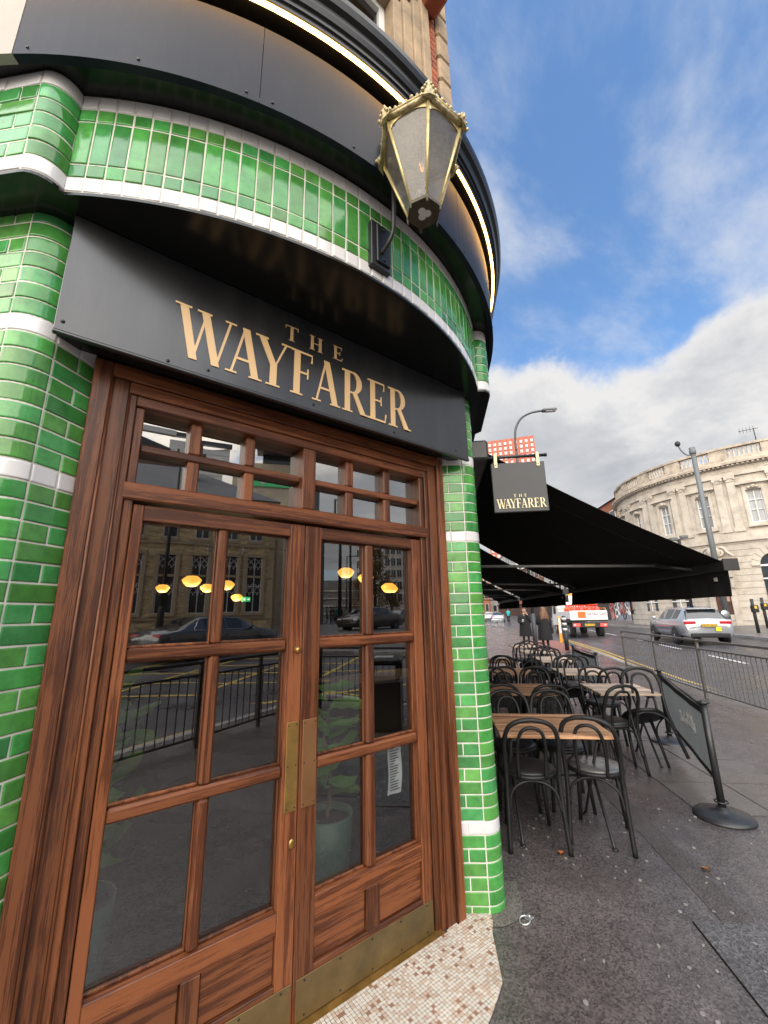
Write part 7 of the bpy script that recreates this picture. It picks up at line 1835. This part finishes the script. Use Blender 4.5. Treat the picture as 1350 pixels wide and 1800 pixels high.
# ------------------------------------------------------------------ inside the pub, seen through the glass
shade_m = pmat('lit_cream_lamp_shade', (.70, .45, .16), .5, var=.12, vscale=8, emit=(1.0, .40, .05), emit_s=.95)
for k, (x, y, z, rr) in enumerate(((1.65, 7.0, 2.14, .145), (1.89, 7.0, 2.04, .11), (2.22, 7.1, 2.10, .13), (2.47, 7.3, 1.91, .10), (1.25, 7.0, 2.02, .10), (4.51, 7.0, 2.40, .17), (4.99, 7.0, 2.31, .165), (5.60, 7.0, 2.13, .17), (5.87, 7.2, 2.12, .12))):
    ld = bpy.data.lights.new('pendant_lamp_light', 'POINT'); ld.energy = 5; ld.color = (1, .78, .45); ld.shadow_soft_size = rr * .8
    o = thing('pendant_lamp', ('largest glowing pendant lamp of the left door, in its left pane', 'pendant lamp just right of and below the largest one, left door', 'pendant lamp half behind the glazing bar of the left door', 'lowest pendant lamp in the left door', 'leftmost pendant lamp, cut by the reflected post', 'leftmost pendant lamp of the right door', 'pendant lamp in the middle of the right door', 'pendant lamp right of the glazing bar in the right door', 'rightmost pendant lamp, overlapping its neighbour')[k], 'pendant lamp', (x, y, z), group='lit pendant lamps inside the pub')
    mb = MB(); q = rr / .145; mb.lathe([(.02 * q, .088 * q), (.075 * q, .082 * q), (.125 * q, .045 * q), (.145 * q, .018 * q), (.12 * q, -.03 * q), (.075 * q, -.075 * q), (.02 * q, -.082 * q)], n=18); part('shade', mb, shade_m, o, local=True)
    mb = MB(); mb.tube([(0, 0, .09 * q), (0, 0, 3.05 - z)], .006, 5); part('cord', mb, M['trim'], o, local=True); lo_ = bpy.data.objects.new('bulb_light', ld); COL.objects.link(lo_); lo_.parent = o; lo_.location = (0, 0, -.12 * q - .02)
ex = thing('exit_sign', 'small green exit sign glowing at the back of the pub', 'exit sign', (2.60, 7.2, 1.88))
mb = MB(); mb.cbox(-.07, .07, -.01, .02, -.040, .040, .004); part('panel', mb, emit_mat('green_exit_panel', (.02, .45, .15), .5), ex, local=True)
mb = MB(); mb.prism([(.014, -.009), (.04, -.009), (.04, -.022), (.062, .0), (.04, .022), (.04, .009), (.014, .009)], .011, .014, Matrix(((1, 0, 0, 0), (0, 0, -1, 0), (0, 1, 0, 0), (0, 0, 0, 1)))); mb.prism([(-.05, -.022), (-.016, -.022), (-.016, .022), (-.05, .022)], .011, .013, Matrix(((1, 0, 0, 0), (0, 0, -1, 0), (0, 1, 0, 0), (0, 0, 0, 1)))); part('arrow', mb, emit_mat('white_exit_mark', (.8, .9, .82), .5), ex, local=True)
M['pot'] = pmat('green_plant_pot', (.06, .115, .08), rough=.5, var=.1); M['fig'] = cloth('fig_leaf', (.17, .36, .06)); M['soil'] = pmat('potting_soil', (.03, .022, .016), .95, var=.4, vscale=40)
def fig_plant(label, x, y, pr, ph_, h, n, seed, spread):
    t = thing('potted_plant', label, 'plant', (x, y, .012)); rt = random.Random(seed)
    mb = MB(); mb.lathe([(pr * .82, 0), (pr * .9, ph_ * .4), (pr, ph_), (pr * .93, ph_), (pr * .90, ph_ - .04)], n=24, cap=False); part('pot', mb, M['pot'], t, local=True)
    mb = MB(); mb.lathe([(pr * .9, ph_ - .045), (pr * .5, ph_ - .03), (.005, ph_ - .03)], n=20, cap=False); part('soil', mb, M['soil'], t, local=True)
    mb = MB(); st_ = smooth_pts([(0, 0, ph_ - .05), (.03, .01, ph_ + (h - ph_) * .3), (-.02, .02, ph_ + (h - ph_) * .65), (.02, 0, h)], 6); mb.tube(st_, [.016 - .0004 * i for i in range(len(st_))], 7); part('stem', mb, pmat('fig_stem', (.10, .07, .04), .8), t, local=True)
    lf = MB(); lf.smooth = True
    prof = [(0, .0), (.05, .03), (.22, .42), (.45, .52), (.62, .60), (.82, .48), (.95, .2), (1, .0)]
    lf.loft([[(xx, ww * k * .78, .10 * abs(k) + .06 * math.sin(xx * 7 + k) - .25 * xx * xx) for k in (-1, -.5, 0, .5, 1)] for xx, ww in prof], closed=False)
    me = lf.mesh('leaf', M['fig'])
    for i in range(n):
        z = ph_ + .08 + (h - ph_) * (i / n); a = i * 2.4 + rt.uniform(-.4, .4); s = rt.uniform(.20, .31) * spread
        o = bpy.data.objects.new('leaf', me); COL.objects.link(o); o.parent = t; o.location = (.02 * math.cos(a), .02 * math.sin(a), z); o.rotation_euler = (rt.uniform(-.3, .3), R(-rt.uniform(5, 65)), a); o.scale = (s,) * 3
    return t
fig_plant('potted fig plant behind the right door, green pot in its lower pane', 1.555, 2.62, .165, .36, 1.0, 16, 4, .95)
fig_plant('potted plant behind the left edge of the left door', .25, 2.64, .165, .34, 1.06, 22, 9, 1.05)
nt_ = thing('notice_sheet', 'white printed notice hanging inside the lower right pane of the right door', 'notice', (1.585, 1.965, .78))
mb = MB(); mb.smooth = True; n = 10
mb.loft([[(-.045 + .092 * j / 4 + .004 * math.sin(i * .4), .006 * math.sin(j * 1.4) + .004 * math.sin(i * .7), .125 - .25 * i / n) for j in range(5)] for i in range(n + 1)], closed=False); part('sheet', mb, pmat('white_paper', (.34, .36, .38), .7, var=.05), nt_, local=True)
mb = MB()
for i in range(17):
    w = (.03, .06, .055, .05, .062, .04)[i % 6]; z = .10 - i * .0125; mb.box(-.035, -.035 + w, -.0085, -.0075, z - .0022, z + .0022)
part('print', mb, M['trim'], nt_, local=True)
mb = MB(); mb.cbox(3.0, 4.6, 4.6, 5.4, .70, .74, .01); tt = thing('bar_table', 'brown table inside the pub behind the right door', 'table', (3.8, 5.0, 0)); part('tabletop', mb, M['brick_dk'], tt)
for x in (3.1, 4.5):
    for y in (4.7, 5.3): mb = MB(); mb.cbox(x - .03, x + .03, y - .03, y + .03, .012, .6995, .004); part('leg', mb, M['dark_wood'], tt)
